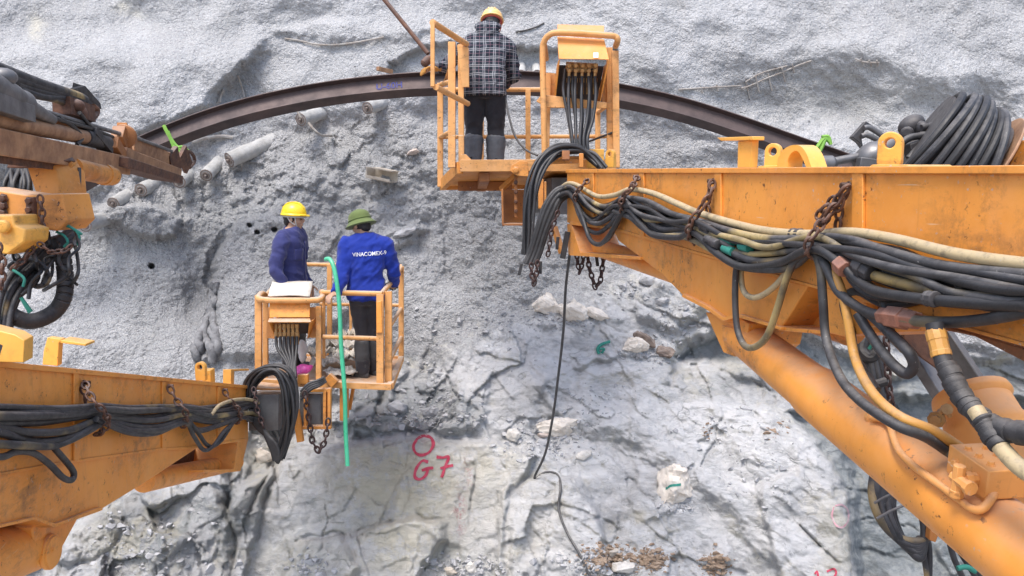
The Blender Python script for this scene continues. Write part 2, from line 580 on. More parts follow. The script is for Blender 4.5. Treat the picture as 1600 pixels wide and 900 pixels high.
STEP = 2.1
UG = np.concatenate([np.arange(-700, -40, 12.0), np.arange(-40, 1640, STEP), np.arange(1640, 2300, 12.0)])
VG = np.concatenate([np.arange(-520, -30, 12.0), np.arange(-30, 930, STEP), np.arange(930, 1360, 12.0)])
U, W_ = np.meshgrid(UG, VG)
BASE_V = [-520, -100, 0, 110, 250, 400, 520, 600, 680, 760, 900, 1100, 1360]
BASE_D = [11.4, 10.92, 10.84, 10.70, 10.42, 10.10, 9.80, 9.52, 9.18, 8.82, 8.32, 7.6, 6.9]
D0 = np.interp(W_, BASE_V, BASE_D)
X = (U - 800) / F * D0
Z = (450 - W_) / F * D0
# wobbling the picture coordinates makes every traced edge ragged
wu = U + 12 * fbm(X, Z, 1.6, 4, 5) + 8 * fbm(X, Z, 7.0, 4, 6)
wv = W_ + 12 * fbm(X, Z, 1.6, 4, 7) + 8 * fbm(X, Z, 7.0, 4, 8)
D = D0.copy()

ARC = [(95, 300), (160, 263), (240, 224), (330, 189), (420, 164), (520, 145), (620, 134), (700, 130), (780, 129),
       (860, 133), (970, 150), (1060, 170), (1150, 198), (1240, 230), (1330, 262)]
va = np.interp(U, [-300] + [a for a, b in ARC] + [1900], [420] + [b for a, b in ARC] + [480])
inside = sst(-8, 55, wv - va)
D += 0.20 * inside * (1 - sst(380, 640, W_))
# broad swells of the sprayed concrete
D -= 0.30 * fbm(X, Z, 0.42, 3, 21) + 0.17 * fbm(X, Z, 1.15, 3, 22) + .035 * fbm(X, Z, 3.4, 3, 24)


def raise_(poly, h, w=12.0, wt=1.0):
    global D
    D = D - h * wt * sst(w, -w, sdf(wu, wv, poly))


def blur(a, n=2):
    for _ in range(n):
        a = (np.roll(a, 1, 0) + np.roll(a, -1, 0) + 2 * a) / 4
        a = (np.roll(a, 1, 1) + np.roll(a, -1, 1) + 2 * a) / 4
    return a


# upper left bulge that breaks off above the arch
raise_([(-200, -300), (392, -300), (402, -20), (417, 40), (412, 78), (372, 118), (338, 148), (332, 172), (230, 210), (-200, 330)], 0.36, 13, .12 + .88 * sst(30, 105, W_))
D += 0.10 * gs(wu, wv, 385, 160, 45, 50)
raise_([(430, 50), (500, 34), (560, 28), (600, 46), (650, 28), (690, 40), (640, 58), (540, 66), (470, 64)], 0.09, 10)
D += 0.06 * gs(wu, wv, 515, 25, 22, 14)
# right upper mass with its vertical left edge and its brow
raise_([(968, -300), (966, 20), (972, 70), (985, 108), (1060, 130), (1130, 152), (1182, 128), (1238, 101), (1290, 97), (1380, 105), (1450, 128), (1540, 138), (1640, 152), (2400, 240), (2400, -300)], 0.13, 30)
D += 0.20 * gs(wu, wv, 1290, 165, 110, 40) + 0.16 * gs(wu, wv, 1520, 190, 110, 45)
raise_([(1110, 205), (1200, 190), (1300, 200), (1330, 240), (1200, 260)], 0.10, 22)
# niche behind the man in the upper basket
raise_([(600, 118), (612, 95), (640, 84), (690, 66), (800, 74), (960, 84), (960, 118)], -0.20, 4)
# lumps below the arch at the left
raise_([(110, 340), (170, 318), (240, 318), (285, 335), (276, 366), (240, 376), (208, 366), (190, 348)], 0.24, 5)
raise_([(360, 350), (420, 338), (500, 345), (560, 380), (560, 470), (470, 560), (345, 560), (338, 480), (330, 420)], 0.17, 9)
D += 0.20 * gs(wu, wv, 306, 455, 26, 52)
D += 0.16 * sst(11, 0, pld(wu, wv, [(362, 352), (340, 388), (322, 425), (334, 470), (324, 520), (312, 570)]))
raise_([(590, 372), (650, 345), (662, 356), (640, 380), (600, 398)], 0.13, 5)
raise_([(560, 402), (600, 385), (640, 395), (700, 410), (690, 470), (600, 460)], 0.05, 14)
for (hu, hv, hr) in [(237, 416, 4.2), (390, 352, 3.6), (402, 363, 3.4), (429, 359, 4), (531, 801, 2.6)]:
    D += 0.25 * sst(hr + 1.8, hr - 1.8, np.hypot(U - hu, (W_ - hv) * 1.15))

rock = sst(-45, 60, W_ - np.interp(U, [-300, 360, 480, 640, 800, 900, 960, 1050, 1300, 2000], [650, 640, 610, 560, 520, 470, 430, 420, 540, 560]) + 60 * fbm(X, Z, 1.1, 4, 31))
# popcorn lumps of rebound concrete
pop = np.clip(gs(wu, wv, 560, 300, 260, 105) + 0.7 * gs(wu, wv, 250, 300, 200, 70) + 0.5 * gs(wu, wv, 820, 400, 170, 110), 0, 1)
a1, a2, aid = worley(X + 0.05 * fbm(X, Z, 6, 2, 41), Z + 0.05 * fbm(X, Z, 6, 2, 42), 3.6, 43)
b1, b2, bid = worley(X, Z, 8.5, 47)
c1, c2, cid = worley(X, Z, 20.0, 53)
d1, d2, did = worley(X, Z, 38.0, 57)
dome = lambda q_: np.sqrt(np.clip(1 - q_ * q_, 0, 1))
D -= pop * 1.35 * (0.085 * dome(a1 * 1.35) * aid + 0.045 * dome(b1 * 1.35) * bid + 0.016 * np.clip(1 - c1, 0, 1))
shot = 1 - rock
gr = 0.5 + 0.5 * sst(100, 300, W_)
D -= shot * gr * 1.5 * (0.016 * np.clip(1 - c1 * 1.1, 0, 1) * cid + 0.010 * np.clip(1 - d1 * 1.1, 0, 1) * did + 0.014 * fbm(X, Z, 9, 3, 61))

# ---- blasted rock
ca, sa = math.cos(R(33)), math.sin(R(33))
Xr, Zr = X * ca - Z * sa, X * sa + Z * ca          # along / across the bedding that dips to the right
right = sst(640, 900, U)
wx, wz = .10 * fbm(X, Z, 2.2, 4, 74), .10 * fbm(X, Z, 2.2, 4, 75)
Xa, Za = X * (1 - right) + Xr * .62 * right + wx, Z * (1 - right) + Zr * 1.5 * right + wz
soft = sst(-.25, .30, fbm(X, Z, 1.1, 4, 76))                # where dust has filled the relief
fac = 0.115 * worley(Xa, Za, 1.15, 101, .9) + 0.052 * worley(Xa, Za, 2.9, 111, .8) + (0.024 * worley(Xa, Za, 7.0, 121, .7) + 0.010 * worley(Xa + wx, Za, 17.0, 131, .7)) * (1 - .75 * soft)
big_ = blur(worley(X * .8 + wx * 1.5, Z * 1.2 + wz * 1.5, .85, 151, .6), 2)
fac = (fac + .13 * big_) * (1 - .58 * right) * 1.6
D -= rock * (fac + right * (0.085 * fbm(Xr * .45, Zr * 1.6, 1.1, 4, 73) + .022 * fbm(Xr * .5, Zr * 1.5, 4.5, 4, 72)))
D -= rock * (1 - sst(400, 470, U)) * (.05 * fbm(X, Z, 5, 5, 141, .6) + .016 * fbm(X, Z, 19, 3, 142))
w1, w2, wid = worley(Xr * 0.75, Zr * 1.25, 1.5, 77)
w3, w4, wid2 = worley(X + 0.03 * fbm(X, Z, 5, 3, 78), Z, 4.4, 79)
D -= rock * (0.055 * fbm(X, Z, 2.4, 6, 81, 0.58) + 0.016 * fbm(X, Z, 14, 4, 83, 0.6) * (1 - .5 * soft))
# named blocks
slab_poly = [(408, 800), (420, 760), (446, 716), (520, 694), (640, 684), (770, 690), (838, 716), (826, 745), (792, 768), (800, 930), (380, 930)]
slab = sst(8, -8, sdf(wu, wv, slab_poly))
D = D * (1 - slab) + slab * (np.interp(W_, [680, 760, 930], [8.84, 8.66, 8.36]) - 0.05 * fbm(X, Z, 1.4, 4, 91) - 0.016 * fbm(X, Z, 6, 5, 92, 0.6)
                             - 0.34 * fac - 0.00035 * (U - 620))
raise_([(545, 838), (640, 806), (690, 816), (700, 846), (662, 885), (640, 930), (500, 930)], 0.22, 6)
raise_([(470, 850), (530, 838), (560, 880), (540, 930), (440, 930)], 0.14, 7)
raise_([(784, 764), (850, 742), (900, 752), (932, 800), (950, 930), (778, 930)], 0.20, 8)
raise_([(366, 735), (372, 700), (432, 690), (424, 740), (405, 790), (396, 930), (362, 930)], 0.06, 6)
D += 0.09 * sst(5, 0, pld(wu, wv, [(428, 700), (420, 735), (400, 765), (385, 800)]))
D += 0.07 * sst(5, 0, pld(wu, wv, [(362, 720), (356, 790), (364, 850), (360, 930)]))
raise_([(60, 930), (110, 830), (180, 780), (250, 745), (352, 700), (352, 930)], 0.14, 9)
0 and raise_([(550, 640), (560, 615), (640, 608), (720, 622), (730, 650), (640, 668), (560, 668)], 0.14, 9)   # block over the painted slab
D += 0.0 * sst(5, 0, pld(wu, wv, [(545, 672), (620, 676), (700, 664), (760, 672), (840, 668)]))
raise_([(985, 470), (1030, 430), (1075, 450), (1110, 480), (1060, 520), (1000, 500)], 0.16, 9)
# great slab sloping to the right, and the dark rock behind it
raise_([(830, 600), (960, 560), (1080, 600), (1210, 660), (1290, 720), (1316, 780), (1322, 850), (1340, 930), (1240, 930), (1130, 790), (1000, 700), (860, 650)], 0.16, 16)
raise_([(1180, 760), (1250, 735), (1300, 760), (1326, 830), (1336, 930), (1230, 930)], 0.16, 8)
raise_([(1045, 606), (1060, 580), (1180, 575), (1260, 600), (1390, 680), (1440, 780), (1700, 900), (1700, 560), (1300, 520), (1150, 510), (1060, 540)], -0.16, 7)
raise_([(1318, 700), (1336, 780), (1346, 930), (1800, 930), (1800, 640), (1400, 620)], -0.38, 8)
for ln, dp, wd in [([(1035, 600), (1060, 612), (1105, 618), (1150, 640), (1205, 662), (1262, 684)], 0.05, 4),
                   ([(1330, 818), (1365, 808), (1400, 815), (1440, 830)], 0.08, 3), ([(575, 835), (610, 822), (652, 803), (690, 812)], 0.06, 4)]:
    D += .6 * dp * sst(wd, 0, pld(wu, wv, ln))
jag_u = U + 5 * fbm(X, Z, 9, 3, 161); jag_v = W_ + 5 * fbm(X, Z, 9, 3, 162)
for ln, dp, wd in [([(462, 846), (480, 838), (503, 840), (522, 832), (548, 836)], .07, 3), ([(508, 790), (512, 812), (506, 838), (500, 862)], .05, 2.5), ([(450, 858), (462, 880), (458, 905)], .05, 3),
                   ([(556, 830), (590, 818), (628, 812), (655, 806)], .05, 2.5), ([(700, 846), (688, 870), (664, 890)], .06, 3), ([(738, 720), (744, 748), (734, 790), (742, 820)], .03, 2),
                   ([(640, 690), (634, 730), (640, 770), (630, 806)], .025, 2), ([(778, 770), (784, 810), (776, 850), (780, 900)], .06, 3), ([(555, 668), (600, 676), (640, 672)], .05, 2.5),
                   ([(700, 612), (660, 606), (610, 610)], .05, 2.5), ([(372, 770), (392, 764), (418, 772)], .04, 2.5), ([(150, 800), (190, 812), (220, 806), (262, 830)], .05, 3), ([(280, 760), (300, 790), (292, 830), (320, 860)], .05, 3),
                   ([(880, 800), (905, 815), (940, 808), (965, 826)], .05, 3), ([(840, 900), (850, 860), (836, 830)], .04, 2.5)]:
    D += .6 * dp * sst(wd, 0, pld(jag_u, jag_v, ln))
# the darker blue-grey face standing back behind the sloping slab, ending at a clean broken edge
bare_poly = [(1052, 560), (1110, 566), (1180, 560), (1270, 590), (1310, 640), (1232, 640), (1300, 720), (1322, 790), (1340, 930), (1900, 930), (1900, 560), (1480, 560), (1400, 590), (1330, 560), (1250, 520), (1130, 520)]
bs = sdf(wu, wv, bare_poly)
bare = sst(7, -7, bs) * (1 - .7 * gs(U, W_, 1560, 560, 120, 60))
D += .26 * sst(6, -6, bs)
# band of dark broken rock over the ledge of the painted slab
band = [(532, 640), (548, 606), (610, 596), (700, 604), (760, 640), (742, 668), (640, 676), (540, 676)]
bd = sst(8, -8, sdf(wu, wv, band))
D -= bd * (.10 + .5 * blur(worley(X + wx, Z * 1.4 + wz, 3.3, 171, .9), 1) * .16)
# big broken blocks of the lower left and centre
blk = blur(worley(X + 1.6 * wx, Z * .9 + 1.6 * wz, 1.7, 181, 1.2), 1)
D -= .17 * blk * rock * (1 - right) * (1 - .75 * slab) * (1 - sst(640, 560, W_))
D += .09 * sst(9, 0, np.abs(sdf(wu, wv, slab_poly))) * (wv > 715)
bare = np.clip(bare + .6 * bd + .35 * sst(.0, .35, fbm(X, Z, 1.5, 5, 191)) * rock * (1 - right) * (1 - slab), 0, 1)
# masks used by the material
Drow = np.gradient(D, axis=0) / np.gradient(W_, axis=0)
up_slope = np.clip(-Drow * 90, -1, 2)           # > 0 where the face leans back
dust = np.clip(rock * (0.72 + .35 * slab * sst(620, 470, U) + 1.0 * gs(U, W_, 960, 690, 260, 130) + 0.6 * gs(U, W_, 1080, 830, 150, 90) + 0.5 * gs(U, W_, 480, 790, 60, 70) + 0.4 * gs(U, W_, 760, 570, 150, 60)
                       - 0.9 * gs(U, W_, 1480, 760, 180, 160) - 0.6 * gs(U, W_, 250, 840, 130, 70) - 0.25 * slab * gs(U, W_, 650, 760, 110, 80)
                       - 0.8 * gs(U, W_, 1190, 600, 160, 45)) + 0.7 * rock * fbm(X, Z, 1.8, 5, 95), 0, 1)
ochre = np.clip(0.8 * slab * gs(wu, wv, 640, 780, 150, 110) * .8 + 0.9 * gs(wu, wv, 600, 745, 90, 45) * slab + 0.7 * gs(wu, wv, 400, 720, 30, 60) + 0.5 * gs(wu, wv, 770, 720, 50, 25)
                + 0.55 * gs(wu, wv, 620, 860, 70, 40) + 0.3 * gs(wu, wv, 830, 840, 40, 50) + .4 * gs(wu, wv, 190, 12, 16, 10) + .35 * gs(wu, wv, 215, 22, 12, 5) + .4 * gs(wu, wv, 150, 790, 60, 30) + .5 * gs(wu, wv, 460, 870, 60, 40) + 0.6 * gs(wu, wv, 1000, 808, 16, 12) + 0.5 * gs(wu, wv, 55, 40, 12, 22) + 0.22 * gs(wu, wv, 1330, 150, 120, 40), 0, 1)
dark_patch = .8 * np.clip(0.9 * gs(wu, wv, 310, 450, 40, 75) + 0.7 * gs(wu, wv, 390, 120, 45, 45) + 0.55 * gs(wu, wv, 1290, 150, 140, 40) + 0.45 * gs(wu, wv, 1530, 190, 110, 40)  # darker tone in the hollows and a few other patches
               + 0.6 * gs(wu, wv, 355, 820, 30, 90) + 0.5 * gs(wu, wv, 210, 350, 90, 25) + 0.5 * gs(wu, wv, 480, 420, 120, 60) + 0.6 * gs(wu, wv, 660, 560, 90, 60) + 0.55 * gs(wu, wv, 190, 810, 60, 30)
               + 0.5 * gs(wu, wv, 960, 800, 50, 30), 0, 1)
red = np.clip(0.8 * gs(wu, wv, 718, 800, 10, 34) * (fbm(X, Z, 9, 3, 97) > -0.1) + 0.6 * gs(wu, wv, 730, 740, 5, 26) + 0.3 * gs(wu, wv, 662, 690, 22, 8), 0, 1)


def wd(u, v):
    """depth of the face at a photo pixel"""
    i = int(np.clip(np.searchsorted(UG, u), 1, len(UG) - 1)); j = int(np.clip(np.searchsorted(VG, v), 1, len(VG) - 1))
    fu = min(1, max(0, (u - UG[i - 1]) / (UG[i] - UG[i - 1]))); fv = min(1, max(0, (v - VG[j - 1]) / (VG[j] - VG[j - 1])))
    return float((D[j - 1, i - 1] * (1 - fu) + D[j - 1, i] * fu) * (1 - fv) + (D[j, i - 1] * (1 - fu) + D[j, i] * fu) * fv)


def Wp(u, v, off=0.0):
    return P(u, v, wd(u, v) - off)


nr, nc = U.shape
xyz = np.empty((nr * nc, 3))
a = ((U - 800) / F * D).ravel(); b = ((450 - W_) / F * D).ravel(); c = D.ravel()
xyz[:, 0] = a
xyz[:, 1] = b * UP.y + c * FW.y
xyz[:, 2] = b * UP.z + c * FW.z + CAM.z
me = bpy.data.meshes.new('rock_slope')
me.vertices.add(nr * nc)
me.vertices.foreach_set('co', xyz.ravel())
idx = np.arange(nr * nc).reshape(nr, nc)
q = np.stack([idx[:-1, :-1], idx[1:, :-1], idx[1:, 1:], idx[:-1, 1:]], -1).reshape(-1, 4)
me.loops.add(q.size)
me.loops.foreach_set('vertex_index', q.ravel().astype(np.int32))
me.polygons.add(len(q))
me.polygons.foreach_set('loop_start', np.arange(0, q.size, 4, dtype=np.int32))
me.polygons.foreach_set('loop_total', np.full(len(q), 4, dtype=np.int32))
me.update(calc_edges=True)
me.polygons.foreach_set('use_smooth', [True] * len(q))
for nm, arr in (('rock', rock), ('dust', dust), ('ochre', ochre), ('dark_patch', dark_patch), ('red', red), ('pop', pop), ('grain', (.55 + .30 * sst(-30, 120, wv - va)) * (1 + .45 * fbm(X, Z, .9, 4, 201))), ('bare', bare)):
    at = me.attributes.new(nm, 'FLOAT', 'POINT')
    at.data.foreach_set('value', arr.ravel().astype(np.float32))

t = NT('sprayed_concrete_and_rock')
rk = t.attr('rock')
big = t.noise(0.9, 5, 0.6)
mid = t.noise(6, 6, 0.65)
fine = t.noise(30, 5, 0.72)
vf = t.voro(55).outputs['Distance']
vm = t.voro(24).outputs['Distance']
# shotcrete
sc = t.mix(t.ramp(big, 0.35, 0.65), (0.365, 0.368, 0.374), (0.435, 0.437, 0.440))
sc = t.mix(t.ramp(mid, 0.4, 0.72, 0, 0.5), sc, (0.32, 0.322, 0.326))
sc = t.mix(t.ramp(fine, 0.51, 0.64, 0, 0.7), sc, (0.19, 0.19, 0.195))  # dark, then pale specks: shading of the grains painted into the colour
sc = t.mix(t.ramp(t.noise(48, 3, 0.65), 0.54, 0.64, 0, 0.75), sc, (0.56, 0.56, 0.57))
# big clouds: paler skins, greener and damper sheets
sc = t.mix(t.ramp(t.noise(0.45, 6, 0.65, None, .8), 0.46, 0.66, 0, 0.5), sc, (0.49, 0.495, 0.505))
sc = t.mix(t.ramp(t.noise(0.8, 7, 0.7, t.coord((1, 1, .6), (0, 0, 0), (5, 3, 9)), .5), 0.52, 0.70, 0, 0.5), sc, (0.30, 0.30, 0.295))
# rock
co = t.coord((0.8, 1, 1.25), (0, R(-33), 0))
stn = t.noise(2.6, 8, 0.68, co, 0.6)
cs = t.coord((0.42, 1, 1.9), (0, R(-33), 0))
rc = t.mix(t.ramp(stn, 0.44, 0.54), (0.35, 0.362, 0.375), (0.49, 0.492, 0.49))
rc = t.mix(t.ramp(t.noise(1.3, 10, 0.75, t.coord((1, 1, 1), (0, 0, 0), (3, 1, 7)), .7), 0.51, 0.56, 0, .85), rc, (0.50, 0.475, 0.39))
rc = t.mix(t.ramp(t.noise(1.6, 10, 0.75, t.coord((1, 1, 1), (0, 0, 0), (13, 4, 2)), .7), 0.55, 0.60, 0, .7), rc, (0.27, 0.295, 0.29))
rc = t.mix(t.ramp(t.noise(8, 10, 0.78, co, 1.0), 0.57, 0.62, 0, 0.75), rc, (0.13, 0.138, 0.145))
rc = t.mix(t.ramp(t.noise(26, 6, 0.7), 0.60, 0.66, 0, 0.6), rc, (0.17, 0.172, 0.175))
ds = t.math('MULTIPLY', t.attr('dust'), t.math('MULTIPLY', t.ramp(t.noise(9, 12, 0.8, co, 0.4), 0.34, 0.46), t.ramp(t.noise(2.2, 9, 0.75, cs, 0.5), 0.36, 0.50, .30, 1)))
ds = t.math('MULTIPLY', ds, t.ramp(t.upface(), -0.1, 0.45, 0.30, 1.0))
br = t.math('MULTIPLY', t.attr('bare'), t.ramp(t.noise(3.5, 8, 0.72), 0.34, 0.5, .45, 1))
rc = t.mix(br, rc, t.mix(t.ramp(t.noise(5, 9, .75, co), .45, .56), (0.235, 0.262, 0.275), (0.36, 0.385, 0.39)))
ds = t.math('MULTIPLY', ds, t.math('SUBTRACT', 1.0, t.math('MULTIPLY', t.attr('bare'), .82)))
rc = t.mix(ds, rc, (0.77, 0.77, 0.772))
# hairline cracks of the rock
ck = t.n('ShaderNodeTexVoronoi', feature='DISTANCE_TO_EDGE')
dd = t.n('ShaderNodeVectorMath', operation='ADD')
nz = t.n('ShaderNodeTexNoise'); t.put(nz.inputs['Vector'], co); nz.inputs['Scale'].default_value = 3.0; nz.inputs['Detail'].default_value = 5
t.put(dd.inputs[0], co)
sv = t.n('ShaderNodeVectorMath', operation='SCALE'); t.put(sv.inputs[0], nz.outputs['Color']); sv.inputs['Scale'].default_value = 0.55
t.put(dd.inputs[1], sv.outputs[0])
t.put(ck.inputs['Vector'], dd.outputs[0]); ck.inputs['Scale'].default_value = 1.7
crack = t.math('MULTIPLY', t.ramp(ck.outputs['Distance'], 0.0, 0.022, 1, 0), t.ramp(t.noise(2.3, 3), 0.54, 0.64))
rc = t.mix(t.math('MULTIPLY', crack, 0.25), rc, (0.07, 0.07, 0.075))
c = t.mix(t.ramp(t.math('ADD', rk, t.ramp(mid, 0.3, 0.7, -0.25, 0.25)), 0.4, 0.6), sc, rc)
c = t.mix(t.math('MULTIPLY', t.attr('ochre'), t.ramp(t.noise(5, 9, 0.75), 0.42, 0.50, 0.25, 0.85)), c, (0.66, 0.615, 0.48))
c = t.mix(t.math('MULTIPLY', t.attr('dark_patch'), t.ramp(t.noise(9, 6, 0.7), 0.32, 0.62, 0.15, 0.8)), c, (0.15, 0.147, 0.145))
c = t.mix(t.math('MULTIPLY', t.attr('red'), t.ramp(t.noise(26, 5, 0.7), 0.45, 0.6, 0, 0.8)), c, (0.42, 0.10, 0.12))
# pits: the shade in them painted as dark specks
c = t.mix(t.math('MULTIPLY', t.ramp(t.noise(17, 3, 0.5), 0.70, 0.76), t.math('SUBTRACT', 1.0, rk)), c, (0.10, 0.10, 0.10))
hs = t.math('ADD', t.math('MULTIPLY', vf, -0.42), t.math('ADD', t.math('MULTIPLY', fine, 0.75), t.math('ADD', t.math('MULTIPLY', vm, -0.5), t.math('MULTIPLY', t.noise(9, 3, .5), .5))))
vr = t.voro(9, co, 'F1').outputs['Distance']
hr = t.math('ADD', t.math('ADD', t.math('MULTIPLY', t.noise(8, 12, 0.78, co, 0.5), 2.0), t.math('MULTIPLY', vr, .5)), t.math('MULTIPLY', crack, -0.4))
hs = t.math('MULTIPLY', hs, t.attr('grain'))
hm = t.n('ShaderNodeMix', data_type='FLOAT')
t.put(hm.inputs[0], rk); t.put(hm.inputs[2], hs); t.put(hm.inputs[3], hr)
mrock = t.done(c, 0.93, 0, t.bump(hm.outputs[0], 1.0, 0.05), 0.25)
me.materials.append(mrock)
terrain = link(bpy.data.objects.new('rock_slope', me))
tag(terrain, 'grey sprayed concrete slope above pale blasted rock', None, None, 'structure')
del terrain['label']

# ground far below, out of the picture, so that the face stands on something
g = MB()
g.add([(-400, -400, 0), (400, -400, 0), (400, 12, 0), (-400, 12, 0)], [(0, 1, 2, 3)])
gm = mat_plain('dusty_ground', (0.30, 0.28, 0.26), (0.22, 0.21, 0.20), 1.5, 0.95, 0, 0.8, 12)
go = g.build('ground', gm)
tag(go, kind='structure')


# ---- spray-painted marks on the rock: ribbons that follow the surface
def mark(name, strokes, width, mat, parent, off=0.012):
    m = MB()
    for st in strokes:
        pts = spl([V((x, y, 0)) for x, y in st], 8)
        VG, fs = [], []
        for i, p in enumerate(pts):
            tg = (pts[min(i + 1, len(pts) - 1)] - pts[max(i - 1, 0)]).normalized()
            nn = V((-tg.y, tg.x, 0))
            wdt = width * (0.85 + 0.3 * mnoise.noise(V((p.x * 0.11, p.y * 0.11, 3))))
            for k in (-1, -0.33, 0.33, 1):
                q = p + nn * (wdt / 2 * k)
                VG.append(Wp(q.x, q.y, off))
        for i in range(len(pts) - 1):
            for k in range(3):
                fs.append((i * 4 + k, i * 4 + k + 1, (i + 1) * 4 + k + 1, (i + 1) * 4 + k))
        m.add(VG, fs)
    return m.build(name, mat, parent)


mark('painted_letters', [
    [(652, 685), (646, 697), (650, 708), (660, 711), (671, 706), (677, 694), (673, 684), (662, 681), (652, 685)],
    [(669, 722), (660, 720), (651, 731), (648, 744), (655, 749), (664, 744), (668, 734), (659, 735)], [(659, 735), (668, 732), (677, 731)],
    [(682, 714), (692, 715), (701, 714), (696, 728), (690, 746)], [(688, 732), (698, 729), (708, 727)]], 5.2, M['red_paint'], terrain)
mark('painted_circle', [[(1303, 792), (1300, 806), (1306, 820), (1316, 824), (1325, 814), (1325, 798), (1316, 789), (1305, 790)]], 3.2, M['red_faint'], terrain)
mark('painted_letters', [[(1273, 897), (1277, 893), (1279, 910)], [(1292, 893), (1303, 889), (1306, 897), (1295, 912)]], 3.6, M['red_paint'], terrain)
# ------------------------------------------------------------------ planes of the two booms' visible side plates
class Plane:
    def __init__(self, a, b, flip):
        self.a, self.b = a, b
        d = (b - a).normalized()
        self.d = d
        n = d.cross(V((0, 0, 1))).normalized()
        self.n = -n if flip else n
        if self.n.dot(CAM - a) < 0: self.n = -self.n
        self.u = self.n.cross(d).normalized()
        if self.u.z < 0: self.u = -self.u

    def __call__(self, u, v, off=0.0):
        r = RT * ((u - 800) / F) + UP * ((450 - v) / F) + FW
        t = (self.a + self.n * off - CAM).dot(self.n) / r.dot(self.n)
        return CAM + r * t


RB = Plane(P(888, 266, 7.2), P(1600, 262, 2.05), False)
LB = Plane(P(386, 604, 7.2), P(0, 570, 3.4), False)


def px(plane, pts, off=0.0):
    # the booms run on past the camera towards their machine
    return [plane(x, y, off) + (plane.d * 4.5 if (x >= 2500 or x <= -420) else V((0, 0, 0))) for x, y in pts]


def plate(name, plane, pts, off, th, mat, parent, bevel=0.004):
    """flat plate on a boom plane: its near face is off metres in front of the plane, th thick"""
    m = MB(); m.prism(px(plane, pts, off), plane.n * -th)
    return m.build(name, mat, parent, bevel)


def lug_into(m, base, xd, w, h, hole, th, up=V((0, 0, 1)), n=36):
    """rounded eye plate standing at base, face spanned by xd and up"""
    xd = xd.normalized(); nn = xd.cross(up).normalized()
    c = base + up * (h - w / 2)
    ro, ri = [], []
    for k in range(n):
        a = 2 * math.pi * k / n
        dx, dy = math.cos(a), math.sin(a)
        if dy >= 0: r = w / 2
        else:
            r = min((w / 2) / max(abs(dx), 1e-6), (h - w / 2) / max(-dy, 1e-6))
        ro.append(c + xd * dx * r + up * dy * r); ri.append(c + xd * dx * hole + up * dy * hole)
    vs = [p + nn * th / 2 for p in ro] + [p + nn * th / 2 for p in ri] + [p - nn * th / 2 for p in ro] + [p - nn * th / 2 for p in ri]
    fs = []
    for k in range(n):
        j = (k + 1) % n
        fs += [(k, j, n + j, n + k), (2 * n + k, 3 * n + k, 3 * n + j, 2 * n + j), (k, 2 * n + k, 2 * n + j, j), (n + k, n + j, 3 * n + j, 3 * n + k)]
    return m.add(vs, fs)


def tube_obj(name, pts, r, mat, parent, n=12, sm=6, angle=50):
    m = MB(); m.tube(spl(pts, sm) if sm else pts, r, n)
    return m.build(name, mat, parent, 0, angle)


def hose(plane, pts, r, mat, parent, off=0.05, jit=0.02, name='hose'):
    """hose through photo pixels on a boom plane; third value of a point = its own offset"""
    ps = []
    ph = random.random() * 9
    for i, p in enumerate(pts):
        o = p[2] if len(p) > 2 else off + jit * math.sin(i * 1.9 + ph)
        ps.append(plane(p[0], p[1], o))
    return tube_obj(name, ps, r, M[mat], parent)


def chain_obj(pts, parent, link_len=0.06, wire=0.0075, mat='chain', name='chain'):
    m = MB(); m.chain(pts, link_len, wire)
    return m.build(name, M[mat], parent, 0, 60)


def rail(parent, pts, r, mat='orange_rail', name='rail', sm=0):
    return tube_obj(name, pts, r, M[mat], parent, 10, sm)


def flatbar(name, p0, p1, w, h, mat, parent, up=V((0, 0, 1)), bevel=0.004):
    m = MB(); m.bar(p0, p1, w, h, up)
    return m.build(name, M[mat], parent, bevel)


# =================================================================== the right boom lift
T = thing('boom_lift', 'large orange boom lift whose raised basket carries the man in the plaid jacket', 'boom lift', P(1180, 520, 3.9), 'orange boom lifts')
BW = 0.36
# main box
box = plate('main_boom', RB, [(886, 268), (2500, 260), (2500, 806), (1239, 439), (957, 357), (886, 348)], 0, BW, M['orange'], T, 0.006)
fl = MB(); fl.prism(px(RB, [(884, 264.5), (2500, 252), (2500, 268), (884, 270)], 0.016), RB.n * -(BW + 0.032))
fl.build('top_flange', M['orange'], box, 0.003)
for (u, w_) in ((924, 6), (1002, 7), (1121, 10), (1339, 17)):
    vb = 439 + (u - 1239) * 0.2908 - 1
    plate('stiffener', RB, [(u - w_ / 2, 270), (u + w_ / 2, 270), (u + w_ / 2, vb), (u - w_ / 2, vb)], 0.012, 0.0118, M['orange'], box, 0.003)
# lower seam strip
plate('seam_strip', RB, [(890, 351), (957, 359), (1239, 441), (2500, 808), (2500, 801), (1239, 436.5), (957, 354.5), (890, 346)], 0.006, 0.012, M['orange'], box, 0.002)
